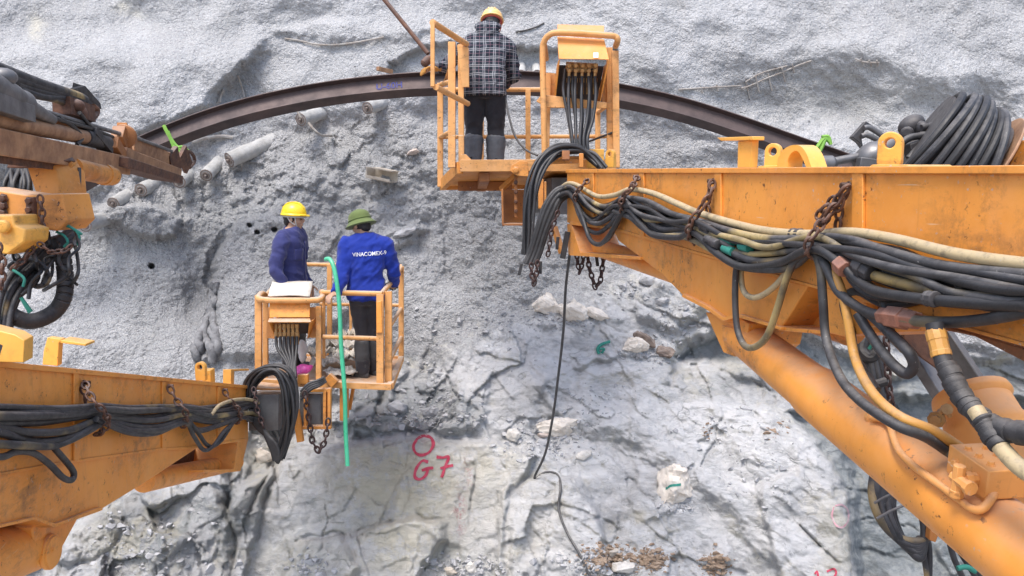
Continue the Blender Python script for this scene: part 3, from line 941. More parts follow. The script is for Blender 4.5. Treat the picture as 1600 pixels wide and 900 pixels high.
# deep gusset below the box
gus = plate('gusset', RB, [(957, 358), (1239, 440), (1262, 446), (1220, 514), (1156, 495), (1143, 495), (1130, 499), (1103, 480), (1066, 461), (1036, 430), (1000, 402), (966, 376)], -0.012, BW - 0.024, M['orange'], T, 0.006)
plate('lower_rim', RB, [(1066, 459), (1103, 477), (1130, 496), (1144, 491), (1156, 491), (1220, 511), (1220, 516), (1156, 497), (1144, 497.5), (1130, 502), (1102, 483), (1065, 464)], 0.012, BW, M['orange'], gus, 0.003)
plate('saddle_block', RB, [(1284, 452), (1319, 459), (1352, 468), (1352, 520), (1316, 526), (1284, 518)], -0.004, BW - 0.01, M['orange'], T, 0.006)
plate('bottom_lip', RB, [(1216, 511), (1284, 516), (1284, 522), (1216, 517)], -.008, BW - .03, M['orange'], T, .003)
plate('under_plate', RB, [(1350, 470), (1395, 484), (2500, 808), (2500, 842), (1600, 566), (1522, 526), (1400, 500), (1352, 519)], -0.05, BW - 0.1, M['rust_orange'], T, 0.006)
tube_obj('inner_tube', [RB(912, 380, -0.18), RB(1330, 512, -0.22)], 0.075, M['orange'], T, 24, 0)
plate('back_plate', RB, [(957, 360), (1239, 442), (1380, 482), (1380, 522), (1225, 514), (1156, 495), (1103, 480), (1000, 402)], -(BW - .015), .01, M['rusty'], T)  # closes the opening; dark rust tone stands in for the shade inside
plate('end_plate', RB, [(886, 350), (893, 351), (906, 394), (1000, 401), (1000, 406), (888, 399)], 0.004, BW + 0.008, M['orange'], T, 0.003)
# yellow fittings standing on the boom
def stand_on(plane, u, off): return plane(u, 264, off)
m = MB(); q = lambda x, y, o=-0.12: RB(x, y, o)
m.prism([q(1153, 221), q(1175, 219), q(1173, 262), q(1152, 262)], RB.n * -0.035)
m.prism([q(1120, 215, -0.10), q(1176, 213, -0.10), q(1176, 219, -0.10), q(1126, 220, -0.10)], RB.n * -0.06)
m.build('angle_bracket', M['yellow'], T, 0.003)
m = MB(); lug_into(m, RB(1208, 264, -0.13), V((0.75, -0.65, 0)), 0.075, 0.115, 0.019, 0.03)
m.box(RB(1210, 262, -0.13), V((0.06, 0, 0)), V((0, 0.05, 0)), V((0, 0, 0.008)))
m.build('lifting_eye', M['yellow'], T, 0.003)
m = MB()
arcp = [(1214, 262), (1216, 247), (1224, 234), (1237, 227), (1250, 228), (1260, 240), (1268, 262)]
o1 = spl([RB(x, y, -0.10) for x, y in arcp], 4)
inn = [(1230, 262), (1231, 250), (1235, 241), (1241, 236), (1247, 237), (1253, 246), (1260, 262)]
o2 = spl([RB(x, y, -0.10) for x, y in inn], 4)
n_ = len(o1)
vs = o1 + o2 + [p - RB.n * 0.07 for p in o1] + [p - RB.n * 0.07 for p in o2]
fs = []
for k in range(n_ - 1):
    fs += [(k, k + 1, n_ + k + 1, n_ + k), (2 * n_ + k, 3 * n_ + k, 3 * n_ + k + 1, 2 * n_ + k + 1), (k, 2 * n_ + k, 2 * n_ + k + 1, k + 1), (n_ + k, n_ + k + 1, 3 * n_ + k + 1, 3 * n_ + k)]
m.add(vs, fs); m.build('bent_strap', M['yellow'], T)
m = MB(); lug_into(m, RB(1390, 262, -0.12), V((0.84, -0.54, 0)), 0.078, 0.122, 0.017, 0.055)
m.prism([RB(1362, 257, -0.05), RB(1416, 257, -0.05), RB(1424, 263, -0.05), RB(1354, 263, -0.05)], RB.n * -0.16)
m.build('lifting_eye', M['yellow'], T, 0.004)
# cylinder and its bracket
br = plate('cylinder_bracket', RB, [(1102, 488), (1145, 496), (1158, 497), (1170, 506), (1164, 540), (1146, 557), (1130, 551)], -0.04, BW - 0.08, M['orange'], T, 0.005)
plate('bracket_pad', RB, [(1127, 508), (1143, 512), (1142, 545), (1131, 540)], -0.026, 0.0135, M['orange'], br, 0.004)
c0, c1 = P(1166, 528, 3.93), P(1592, 862, 2.08)
cdv = (c1 - c0).normalized()
Lc = (c1 - c0).length
m = MB()
m.lathe(c0 - cdv * 0.08, cdv, [(0, 0.06), (0.02, 0.098), (0.62 * 1.25, 0.100), (0.80, 0.104), (0.84, 0.109), (1.02, 0.109), (1.06, 0.108), (Lc * 1.32, 0.108)], 40, xdir=V((0, 0, 1)))
cyl = m.build('lift_cylinder', M['orange'], T, 0, 50)


def on_cyl(u, v, lift=0.0, rad=0.108):
    """point of the cylinder's skin seen at a photo pixel"""
    r = (RT * ((u - 800) / F) + UP * ((450 - v) / F) + FW).normalized()
    w0 = CAM - c0
    a_ = r - cdv * r.dot(cdv); b_ = w0 - cdv * w0.dot(cdv)
    A, B, C_ = a_.dot(a_), 2 * a_.dot(b_), b_.dot(b_) - (rad + lift) ** 2
    disc = B * B - 4 * A * C_
    t_ = (-B - math.sqrt(disc)) / (2 * A) if disc > 0 else -B / (2 * A)
    return CAM + r * t_


pipe_px = [(1362, 652), (1378, 655), (1390, 664), (1396, 684), (1405, 705), (1425, 726), (1460, 752), (1500, 781), (1520, 795), (1535, 795), (1548, 780), (1556, 765)]
tube_obj('pressure_pipe', [on_cyl(x, y, 0.022) for x, y in pipe_px], 0.0115, M['peach'], cyl)
m = MB()
pp = on_cyl(1362, 652, 0.008)
m.lathe(on_cyl(1356, 650, 0.0), (on_cyl(1386, 660, 0.02) - on_cyl(1356, 650, 0.0)), [(0, 0.016), (0.012, 0.016), (0.012, 0.022), (0.03, 0.022), (0.03, 0.017), (0.05, 0.017)], 8)
m.build('pipe_union', M['peach'], cyl, 0.002)
# valve block on the cylinder
vb0 = on_cyl(1540, 735, 0.045)
nrm = (vb0 - (c0 + cdv * (vb0 - c0).dot(cdv))).normalized()
nrm = (nrm + V((0, -0.1, 0.75))).normalized()
nrm = (nrm - cdv * nrm.dot(cdv)).normalized()
sd_ = cdv.cross(nrm).normalized()
m = MB()
m.box(vb0, cdv * 0.085, sd_ * 0.055, nrm * 0.042)
m.box(vb0 - nrm * 0.056, cdv * 0.065, sd_ * 0.045, nrm * 0.014)
vb = m.build('valve_block', M['peach'], cyl, 0.004)
for sx in (-0.045, 0.0, 0.05):
    for k_, r_ in ((1, .009), (-1, .007)):
        m = MB(); m.bolt(vb0 + nrm * 0.042 + cdv * sx + sd_ * 0.025 * k_, nrm, r_, 0.012); m.build('bolt', M['peach'], cyl)
m = MB()
fs_ = -sd_ if (-sd_).dot(CAM - vb0) > 0 else sd_
m.bolt(vb0 + fs_ * 0.055 - cdv * 0.045, fs_, 0.014, 0.012)
m.build('plug', M['peach'], cyl)
m = MB()
m.lathe(vb0 + fs_ * 0.055 + cdv * 0.04, fs_, [(0, 0.017), (0.015, 0.017), (0.015, 0.021), (0.035, 0.021), (0.035, 0.016), (0.06, 0.016)], 8)
m.lathe(vb0 + fs_ * 0.105 - nrm * 0.05 + cdv * 0.04, nrm, [(0, 0.018), (0.02, 0.018), (0.02, 0.016), (0.09, 0.016)], 8)
m.lathe(vb0 + fs_ * 0.105 + cdv * 0.02, cdv, [(0, 0.016), (0.06, 0.016), (0.06, 0.02), (0.075, 0.02)], 8)
m.build('pipe_union', M['peach'], cyl, 0.002)


# joint in front of the boom: telescopic box, bracket, wear rails
j0, j1 = RB(884, 306, -0.18), RB(856, 307, -0.18)
m = MB(); m.bar(j0, j1, 0.30, 0.37)
m.build('telescopic_box', M['grey_steel'], T, 0.006)
jt = P(846, 303, 7.95)
m = MB(); m.bar(P(845, 281, 7.9), P(845, 326, 7.9), 0.05, 0.10, V((0, 1, 0))); m.bar(P(852, 284, 7.85), P(852, 322, 7.85), 0.02, 0.06, V((0, 1, 0)))
m.build('joint_bracket', M['orange_worn'], T, 0.005)
flatbar('joint_link', P(866, 355, 7.8), P(878, 395, 7.7), 0.05, 0.05, 'orange_worn', T)
m = MB()
m.bar(P(785, 298, 8.0), P(786, 352, 8.0), 0.02, 0.28, V((0, 1, 0))); m.bar(P(785, 350, 8.0), P(822, 350, 8.0), 0.28, 0.02)
m.bar(P(822, 300, 8.0), P(822, 352, 8.0), 0.02, 0.28, V((0, 1, 0))); m.bar(P(785, 324, 8.2), P(825, 324, 8.2), 0.02, 0.36)
m.bar(P(806, 262, 7.96), P(806, 340, 7.96), 0.03, 0.03, V((0, 1, 0)))
m.build('slew_mount', M['rust_orange'], T, 0.004)
m = MB()
for (x, y) in ((806, 272), (806, 285), (806, 300), (806, 315), (806, 330)):
    m = MB(); m.bolt(P(x, y, 7.93), V((0, -1, 0)), 0.016, 0.02); m.build('bolt', M['rusty'], T)

# hoses along the boom
A1 = [(872, 298), (886, 287), (902, 289), (932, 306), (960, 305), (985, 296), (1020, 302), (1060, 319), (1090, 332), (1150, 350), (1200, 361), (1265, 366), (1330, 363), (1400, 374), (1500, 398), (1660, 420)]
A2 = [(869, 302), (888, 291), (914, 308), (945, 323), (975, 310), (1010, 314), (1050, 334), (1085, 343), (1140, 361), (1200, 373), (1268, 373), (1325, 376), (1400, 397), (1480, 417), (1660, 436)]
A3 = [(867, 306), (893, 295), (920, 324), (950, 335), (975, 318), (1000, 324), (1040, 344), (1085, 351), (1150, 379), (1200, 390), (1268, 380), (1330, 393), (1400, 418), (1500, 442), (1660, 458)]
A4 = [(866, 310), (890, 300), (906, 325), (918, 344), (937, 349), (960, 335), (978, 322), (1005, 338), (1034, 358), (1082, 358), (1130, 388), (1180, 408), (1230, 405), (1268, 386), (1306, 398), (1360, 428), (1450, 452), (1560, 470), (1660, 474)]
A5 = [(868, 312), (889, 302), (908, 334), (921, 372), (936, 382), (951, 369), (965, 345), (980, 327), (1000, 349), (1020, 367), (1060, 371), (1085, 364), (1120, 396), (1160, 417), (1215, 412), (1268, 389), (1308, 408), (1340, 438), (1372, 456), (1450, 468), (1560, 476), (1660, 480)]
A6 = [(980, 322), (998, 340), (1015, 352), (1045, 352), (1085, 356), (1125, 376), (1160, 398), (1210, 398), (1265, 384), (1290, 394), (1350, 412), (1420, 436), (1500, 452), (1660, 462)]
A7 = [(960, 330), (985, 340), (1004, 356), (1030, 368), (1070, 370), (1108, 388), (1150, 414), (1200, 421), (1240, 415), (1268, 394), (1288, 412), (1310, 455), (1352, 486), (1402, 497), (1440, 502), (1500, 503), (1570, 494), (1660, 472)]
A8 = [(866, 306), (892, 301), (900, 320), (912, 338), (930, 342), (958, 322), (980, 318), (1012, 330), (1044, 343), (1090, 348), (1145, 370), (1205, 382), (1270, 378), (1360, 402), (1460, 432), (1560, 446), (1660, 452)]
A9 = [(868, 300), (892, 292), (918, 313), (948, 328), (977, 313), (1014, 322), (1050, 340), (1088, 349), (1148, 366), (1200, 378), (1270, 376), (1340, 384), (1420, 408), (1520, 428), (1660, 444)]
A10 = [(868, 309), (892, 303), (904, 335), (916, 356), (934, 364), (952, 352), (970, 333), (990, 335), (1024, 360), (1066, 366), (1090, 360), (1140, 398), (1190, 416), (1240, 408), (1270, 390)]
def vary(pts, a, seed):
    rr_ = random.Random(seed)
    return [(p[0] + rr_.uniform(-a, a) * .4, p[1] + rr_.uniform(-a, a) * (.35 + .65 * min(1, p[0] / 1300))) for p in pts]


for k, (pts, a_, of) in enumerate([(A2, 7, .03), (A3, 8, .045), (A4, 7, .035), (A5, 9, .05), (A6, 9, .09), (A8, 8, .10), (A9, 9, .07), (A3, 12, .10)]):
    hose(RB, vary(pts, a_, 40 + k), .0135, ('hose', 'hose_mix', 'hose_black')[k % 3], T, of, .012)
for k, (pts, mt, r, of) in enumerate([(A1, 'hose_tan', .0175, .05), (A2, 'hose_mix', .0165, .075), (A3, 'hose_black', .0165, .06), (A4, 'hose', .017, .085), (A5, 'hose_black', .0165, .11),
                                      (A6, 'hose', .0165, .04), (A7, 'hose_mix', .0165, .085), (A8, 'hose_black', .017, .03), (A9, 'hose', .0165, .03), (A10, 'hose', .016, .07)]):
    h_ = hose(RB, pts, r, mt, T, of, 0.012)
    if k == 4:
        for (x, y, x2, y2) in ((1311, 411, 1322, 422),):
            mm = MB(); a_, b_ = RB(x, y, .11), RB(x2, y2, .11)
            mm.lathe(a_, b_ - a_, [(0, .026), (.001, .031), ((b_ - a_).length, .031), ((b_ - a_).length + .002, .026)], 6)
            mm.build('fitting', M['red_fit'], h_, 0.002)
    if k == 6:
        mm = MB(); a_, b_ = RB(1391, 495, .085), RB(1414, 498, .085)
        L_ = (b_ - a_).length
        mm.lathe(a_, b_ - a_, [(-.05, .023), (-.04, .028), (-.002, .028), (0, .036), (L_, .036), (L_ + .002, .029), (L_ + .05, .029), (L_ + .06, .024)], 6)
        mm.build('fitting', M['red_fit'], h_, 0.002)
    if k == 3:
        mm = MB(); a_, b_ = RB(1338, 413, .087), RB(1362, 428, .085)
        L_ = (b_ - a_).length
        mm.lathe(a_, b_ - a_, [(0, .024), (.003, .027), (L_ * .3, .027), (L_ * .3, .033), (L_ * .6, .033), (L_ * .6, .028), (L_, .028), (L_ + .003, .023)], 8)
        mm.build('fitting', M['dark_steel'], h_, 0.002)
# teal tape round two hoses, crimped couplings
for pts_, o_ in (([(1128, 371), (1146, 377)], .085), ([(1158, 384), (1172, 388)], .085), ([(1132, 388), (1146, 394)], .1)):
    a_, b_ = RB(*pts_[0], o_), RB(*pts_[1], o_)
    mm = MB(); mm.lathe(a_, b_ - a_, [(0, .0205), ((b_ - a_).length, .0205)], 12); mm.build('teal_tape', M['teal_rope'], T)
for pts_, o_, r_ in (([(1096, 352), (1110, 358)], .10, .022), ([(1104, 374), (1122, 382)], .12, .022), ([(1448, 466), (1462, 468)], .125, .023), ([(1238, 365), (1252, 366)], .055, .0225), ([(1500, 442), (1512, 444)], .07, .022)):
    a_, b_ = RB(*pts_[0], o_), RB(*pts_[1], o_); L_ = (b_ - a_).length
    mm = MB(); mm.lathe(a_, b_ - a_, [(0, r_ * .85), (.002, r_), (L_ * .3, r_), (L_ * .32, r_ * .92), (L_ * .6, r_ * .92), (L_ * .62, r_), (L_, r_), (L_ + .002, r_ * .85)], 10); mm.build('crimped_coupling', M['dark_steel'], T, .001)
# loops that hang below
D1 = [(1266, 390), (1246, 404), (1230, 432), (1214, 484), (1199, 524), (1182, 541), (1165, 541), (1153, 518), (1149, 478), (1150, 424), (1158, 405)]
D2 = [(1262, 394), (1238, 414), (1214, 444), (1190, 462), (1172, 464), (1161, 452), (1158, 428), (1160, 408)]
D3 = [(1268, 384), (1281, 415), (1286, 470), (1291, 530), (1312, 588, .16), (1346, 628, .2), (1400, 664, .19)]
D4 = [(1286, 400), (1310, 440), (1323, 490), (1336, 560), (1362, 612, .14), (1404, 650, .17)]
D5 = [(1352, 486), (1370, 500), (1392, 522), (1418, 548), (1428, 570), (1418, 584), (1400, 574), (1380, 552), (1358, 520), (1340, 490)]
hose(RB, D1, .0145, 'hose_mix', T, .09, 0)
hose(RB, D2, .013, 'hose_tan', T, .06, 0)
for D_, mt_, so_, o_ in ((D3, 'hose_mix', .028, .10), (D4, 'hose_orange', -.022, .08)):
    ps_ = [RB(p[0], p[1], p[2] if len(p) > 2 else o_) for p in D_]
    en_ = vb0 - cdv * .07 + sd_ * (so_ if sd_.dot(CAM - vb0) > 0 else -so_)
    ps_ += [ps_[-1].lerp(en_, .45) + nrm * .012, en_ - cdv * .06, en_]
    tube_obj('hose', ps_, .0155, M[mt_], T)
hose(RB, D5, .017, 'hose', T, .07, .01)
hose(RB, [(1330, 408), (1352, 440), (1380, 470), (1392, 520), (1412, 545)], .015, 'hose_mix', T, .03, .01)
hose(RB, [(1500, 440), (1430, 470), (1380, 474), (1340, 455), (1318, 470), (1330, 520), (1338, 560), (1370, 610)], .015, 'hose', T, .01, 0)
# wrapped hose at the right
wr = hose(RB, [(1460, 505), (1466, 535), (1478, 575), (1500, 615), (1530, 650), (1560, 668), (1620, 682), (1680, 700)], .024, 'hose', T, .12, 0, 'wrapped_hose')
w2_ = hose(RB, [(1524, 640), (1545, 672), (1568, 704), (1600, 735), (1660, 770)], .021, 'hose_tan', T, .14, 0, 'wrapped_hose')
mm = MB(); a_, b_ = RB(1461, 515, .12), RB(1471, 555, .12)
mm.lathe(a_, b_ - a_, [(0, .025), (.01, .027), (.03, .027), (.031, .0255), (.06, .0255), (.061, .027), (.075, .027), (.076, .025)], 10)
mm.build('fitting', M['hose_orange'], wr, 0.002)
def tape(pts, r0, parent, seed):
    mm = MB(); rr_ = random.Random(seed)
    i = 1
    while i < len(pts) - 2:
        d_ = (pts[i + 1] - pts[i - 1]); r_ = r0 * rr_.uniform(.96, 1.14); L_ = (pts[i + 1] - pts[i]).length * rr_.uniform(1.2, 1.7)
        mm.lathe(pts[i], d_ + V((rr_.uniform(-1, 1), rr_.uniform(-1, 1), rr_.uniform(-1, 1))) * d_.length * .10, [(0, r0 * .9), (.003, r_), (L_ * .6, r_ * rr_.uniform(.95, 1.03)), (L_, r_ * .93), (L_ + .002, r0 * .9)], 14)
        i += 1
    return mm.build('black_tape', M['rubber'], parent, 0, 30)


tape(spl([RB(x, y, .12) for x, y in [(1474, 562), (1500, 615), (1530, 650), (1560, 668), (1640, 686)]], 7), .027, wr, 4)
tape(spl([RB(x, y, .14) for x, y in [(1530, 650), (1545, 672), (1566, 702)]], 5), .0255, w2_, 5)

# chains that hold the bundle
def clamp_chain(plane, eye, loop, parent, ll=0.062, wr_=0.0075, off0=0.02):
    m = MB()
    e = plane(eye[0], eye[1], 0.014)
    m.chain([plane(x, y, o) for x, y, o in loop], ll, wr_)
    m.bolt(e, plane.n, 0.012, 0.03)
    m.build('chain', M['chain'], parent, 0, 60)

clamp_chain(RB, (919, 281), [(919, 281, .03), (908, 292, .10), (899, 304, .13), (899, 318, .12), (906, 326, .05)], T)
clamp_chain(RB, (996, 276), [(996, 276, .03), (988, 292, .10), (975, 306, .13), (969, 320, .135), (974, 332, .10), (984, 336, .05)], T)
clamp_chain(RB, (1114, 283), [(1114, 283, .03), (1106, 310, .07), (1092, 330, .11), (1080, 346, .135), (1075, 362, .13), (1084, 380, .06)], T, .058, .007)
clamp_chain(RB, (1114, 283), [(1114, 287, .02), (1104, 318, .03), (1108, 334, .02)], T, .055, .0065)
clamp_chain(RB, (1325, 290), [(1325, 291, .035), (1310, 310, .05), (1294, 336, .07), (1278, 356, .12), (1264, 374, .15), (1262, 392, .14), (1272, 402, .05)], T, .052, .0062)
clamp_chain(RB, (1325, 290), [(1322, 296, .03), (1312, 320, .04), (1298, 332, .06), (1286, 348, .05), (1280, 336, .06), (1304, 310, .05)], T, .05, .006)
chain_obj([RB(1312, 322, .02), RB(1310, 345, .02), RB(1308, 362, .02)], T, .05, .006)

# hose loop over the joint, hanging sleeves
for k in range(9):
    s = (k - 4) * .68
    pts = [P(940 + s * 3, 262 + s, 7.5), P(922 + s * 2, 243 - s * 1.0, 7.55), P(900, 232 + s * 2.0, 7.55), P(872 + s, 234 + s * 2.4, 7.5), P(850 + s * 2.2, 252 + s * 2, 7.45), P(835 + s * 2.6, 284, 7.4), P(828 + s * 2.8, 324, 7.4), P(825 + s * 2.5, 362, 7.4), P(823 + s * 2.0, 398, 7.4)]
    tube_obj('hose', [p + V((.02 * math.sin(k * 2.3 + i), .05 * math.sin(k * 1.7), .012 * math.cos(k * 3.1 + i))) for i, p in enumerate(pts)], 0.0155, M['hose_mix' if k in (6, 8) else 'hose_black'], T)
for k in range(7):
    s = (k - 3) * .7
    pts = [P(893 + s, 296 + s * 3, 7.1), P(872 + s * 2, 306 + s * 4, 7.1), P(858 + s * 4, 330 + s * 3, 7.1), P(846 + s * 4.2, 362, 7.12), P(836 + s * 4.2, 394, 7.15), P(828 + s * 4.2, 414 - abs(s), 7.15)]
    tube_obj('sleeved_hose', pts, 0.020 + .004 * (k % 2), M['rubber'], T)
chain_obj([P(830, 412, 7.1), P(831, 430, 7.1), P(834, 444, 7.1), P(838, 430, 7.1), P(840, 408, 7.1)], T, .06, .008, 'chain_dark')
chain_obj([P(872, 330, 7.0), P(862, 360, 7.0), P(856, 400, 7.05)], T, .06, .007, 'chain_dark')
chain_obj([P(917, 392, 7.1), P(921, 420, 7.1), P(930, 449, 7.1), P(938, 440, 7.1), P(944, 398, 7.1)], T, .065, .0085, 'chain_dark')
chain_obj([P(901, 396, 7.2), P(903, 414, 7.2), P(906, 424, 7.2), P(911, 408, 7.2), P(912, 396, 7.2)], T, .06, .008, 'chain_dark')
for (x0, y0, x1, y1) in ((887, 362, 879, 404), (872, 370, 870, 390), (931, 394, 934, 416), (815, 412, 811, 430), (845, 408, 844, 428)):
    m = MB(); m.bar(P(x0, y0, 7.15), P(x1, y1, 7.15), 0.05 if x0 == 887 else 0.028, 0.02, V((0, 1, 0)))
    m.build('hanging_strap', M['rubber'], T, 0.003)
flatbar('hose_saddle', P(884, 236, 7.45), P(884, 250, 7.45), 0.07, 0.06, 'rust_orange', T, V((0, 1, 0)))
m = MB(); m.bar(P(858, 253, 7.6), P(905, 252, 7.6), 0.08, 0.04); m.bar(P(908, 240, 7.5), P(908, 262, 7.5), 0.04, 0.05, V((0, 1, 0))); m.bar(P(868, 247, 7.62), P(915, 246, 7.62), .05, .03)
m.build('hose_tray', M['orange_worn'], T, 0.004)

# --- basket
bk = MB()
f0, f1, f2, f3 = P(720, 262, 7.9), P(962, 258, 7.9), P(948, 284, 9.0), P(692, 287, 9.0)
bk.prism([f0, f1, f2, f3], V((0, 0, -0.03)))
basket = bk.build('basket', M['orange_worn'], T, 0.004)
flatbar('front_beam', P(719, 259, 7.88), P(962, 258, 7.88), 0.06, 0.115, 'orange_rail', basket)
flatbar('side_beam', P(719, 262, 7.92), P(691, 289, 9.02), 0.06, 0.12, 'orange_worn', basket)
flatbar('rear_beam', P(691, 290, 9.02), P(948, 287, 9.02), 0.06, 0.10, 'orange_worn', basket)
flatbar('floor_beam', P(757, 276, 7.95), P(752, 293, 8.95), 0.10, 0.09, 'rust_orange', basket)
flatbar('floor_beam', P(716, 291, 8.7), P(800, 291, 8.7), 0.10, 0.10, 'rust_orange', basket)
flatbar('floor_brace', P(783, 296, 8.2), P(812, 268, 7.95), 0.05, 0.05, 'orange_worn', basket)
m = MB(); m.prism([P(800, 258, 7.84), P(812, 251, 7.84), P(824, 252, 7.84), P(826, 276, 7.84), P(806, 274, 7.84), P(797, 267, 7.84)], V((0, 0.03, 0)))
m.bolt(P(806, 266, 7.835), V((0, -1, 0)), 0.03, 0.02)
m.build('hinge_plate', M['orange_worn'], basket, 0.004)
m = MB(); m.prism([P(720, 241, 7.86), P(728, 241, 7.86), P(736, 249, 7.86), P(736, 256, 7.86), P(720, 256, 7.86)], V((0, 0.02, 0)))
m.build('corner_gusset', M['orange_rail'], basket, 0.003)
# left end: swung-out gate frame, wide posts
rail(basket, [P(676, 35, 6.95), P(729, 69, 7.9)], 0.029)
rail(basket, [P(681, 136, 6.95), P(731, 162, 7.9)], 0.027)
flatbar('gate_post', P(676, 33, 6.95), P(676, 136, 6.95), 0.036, 0.036, 'orange_rail', basket, V((0, 1, 0)))
flatbar('post', P(706, 66, 7.95), P(706, 262, 7.95), 0.072, 0.05, 'orange_rail', basket, V((0, 1, 0)))
flatbar('post', P(720, 70, 7.95), P(721, 262, 7.95), 0.055, 0.06, 'orange_rail', basket, V((0, 1, 0)))
m = MB(); m.prism([P(714, 70, 7.86), P(732, 74, 7.86), P(733, 136, 7.86), P(722, 136, 7.86)], V((0, 0.03, 0))); m.build('post_plate', M['orange_rail'], basket, 0.003)
flatbar('post', P(688, 130, 8.95), P(688, 292, 8.95), 0.062, 0.05, 'orange_rail', basket, V((0, 1, 0)))
rail(basket, [P(688, 134, 8.95), P(690, 131, 8.9), P(704, 128, 8.0)], 0.026)
rail(basket, [P(688, 214, 8.95), P(704, 206, 7.98)], 0.024)
rail(basket, [P(694, 132, 8.9), P(704, 105, 8.0)], 0.02, 'orange_worn', 'brace')
# rear rails
rail(basket, [P(688, 140, 8.98), P(955, 140, 8.98)], 0.027)
rail(basket, [P(688, 214, 8.98), P(955, 213, 8.98)], 0.024)
for u in (752, 825):
    flatbar('post', P(u, 140, 8.97), P(u, 288, 8.97), 0.056, 0.045, 'orange_rail', basket, V((0, 1, 0)))
flatbar('post', P(934, 168, 8.95), P(934, 286, 8.95), 0.056, 0.045, 'orange_rail', basket, V((0, 1, 0)))
rail(basket, [P(934, 176, 8.95), P(956, 160, 7.95)], 0.022)
# right frame
flatbar('post', P(952, 75, 8.0), P(953, 262, 7.95), 0.06, 0.05, 'orange_rail', basket, V((0, 1, 0)))
flatbar('post', P(961, 80, 7.88), P(963, 262, 7.88), 0.066, 0.05, 'orange_rail', basket, V((0, 1, 0)))
rail(basket, [P(960, 206, 7.9), P(918, 222, 8.1)], 0.011, 'cable', 'stay_wire')
gr_ = rail(basket, [P(851, 240, 7.8), P(849, 150, 7.76), P(848, 82, 7.74), P(850, 66, 7.72), P(858, 55, 7.68), P(875, 51, 7.66), P(945, 55, 7.66), P(961, 57, 7.68), P(965, 63, 7.7), P(962, 72, 7.9)], 0.030, 'orange_rail', 'guard_rail', 4)
rail(basket, [P(850, 67, 7.72), P(854, 92, 8.2)], 0.026, 'orange_rail', 'guard_rail')
flatbar('post', P(856, 115, 8.0), P(853, 262, 7.9), 0.06, 0.045, 'orange_rail', basket, V((0, 1, 0)))
m = MB(); m.prism([P(846, 148, 7.82), P(870, 150, 7.82), P(948, 160, 7.82), P(948, 169, 7.82), P(855, 168, 7.82), P(838, 158, 7.82)], V((0, 0.05, 0))); m.build('cross_plate', M['orange_rail'], basket, 0.004)
m = MB(); m.prism([P(856, 113, 8.02), P(868, 115, 8.02), P(868, 152, 8.02), P(854, 150, 8.02)], V((0, 0.03, 0))); m.build('side_plate', M['orange_rail'], basket, 0.004); m = MB(); m.prism([P(946, 100, 8.02), P(952, 100, 8.02), P(950, 165, 8.02), P(940, 165, 8.02)], V((0, 0.03, 0)))
m.build('side_plate', M['orange_rail'], basket, 0.004)
m = MB(); m.box(P(930, 248, 7.8), V((0.08, 0, 0)), V((0, 0.05, 0)), V((0, 0, 0.09))); m.build('foot_block', M['yellow'], basket, 0.006)
m = MB(); lug_into(m, P(954, 262, 7.6), V((0.8, -0.6, 0)), 0.09, 0.17, 0.02, 0.05); m.build('lifting_eye', M['yellow'], basket, 0.004)

# --- control box with its fittings
def control_box(T, front, lid, lip_l, lip_r, bl, br_, dpt, fits, dm):
    """sheet box open below: face and lid plates, two side plates, inside darkened by colour as if shaded, with a row of fittings"""
    m = MB()
    m.prism(front, V((0, 0.02, 0)))
    m.prism(lid, V((0, 0.02, 0.004)))
    cb = m.build('control_box', M['orange'], T, 0.004)
    m = MB()
    back = V((0, dpt, 0))
    m.prism([lip_l, lip_l + back, bl + back * 0.9, bl], V((0.012, 0, 0)))
    m.build('side_sheet', M['orange'], cb, 0.003); m = MB()
    m.prism([lip_r, br_, br_ + back * 0.9, lip_r + back], V((-0.012, 0, 0)))
    m.build('side_sheet', M['orange'], cb, 0.003)
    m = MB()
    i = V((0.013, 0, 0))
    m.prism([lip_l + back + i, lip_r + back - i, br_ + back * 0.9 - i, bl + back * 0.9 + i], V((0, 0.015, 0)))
    m.build('back_sheet', M['dark_steel'], cb)  # dark steel tone stands in for shade inside the orange box
    return cb


cb = control_box(T, [P(871, 57, 7.72), P(944, 61, 7.72), P(952, 93, 7.60), P(873, 92, 7.60)],
                 [P(871, 38, 7.98), P(944, 40, 7.98), P(944, 60, 7.74), P(871, 56, 7.74)],
                 P(873, 93, 7.60), P(952, 95, 7.60), P(866, 158, 7.86), P(938, 162, 7.86), 0.34, None, None)
m = MB(); m.prism([P(927, 82, 7.58), P(935, 82, 7.58), P(935, 90, 7.57), P(927, 90, 7.57)], V((0, 0.004, 0))); m.build('paper_label', M['white_bag'], cb)
m = MB(); m.bar(P(884, 104, 7.84), P(934, 107, 7.84), 0.04, 0.09); m.build('valve_bank', M['brass'], cb, 0.004)
for k in range(5):
    x = 889 + k * 10.2
    m = MB()
    for yy in (102, 110):
        m = MB()
        m.lathe(P(x, yy, 7.80), V((0, -1, -0.25)), [(0, .024), (.02, .024), (.02, .02), (.05, .02), (.051, .012)], 8); m.build('plug', M['brass'], cb, 0.002)
    m = MB()
    m.lathe(P(x, 114, 7.78), V((0.0, 0, -1)), [(0, .016), (.05, .016), (.05, .023), (.09, .023), (.09, .017), (.14, .017), (.14, .02), (.2, .02)], 8)
    m.build('fitting', M['brass'], cb, 0.002)
    xe = 893 + k * 6
    tube_obj('hose', [P(x, 120, 7.78), P(x + (1 if k > 2 else -1), 150, 7.72), P(x * .75 + xe * .25, 185, 7.68), P(xe + 1, 215, 7.62), P(xe + 2, 238, 7.6)], 0.0165, M['hose_black'], T)
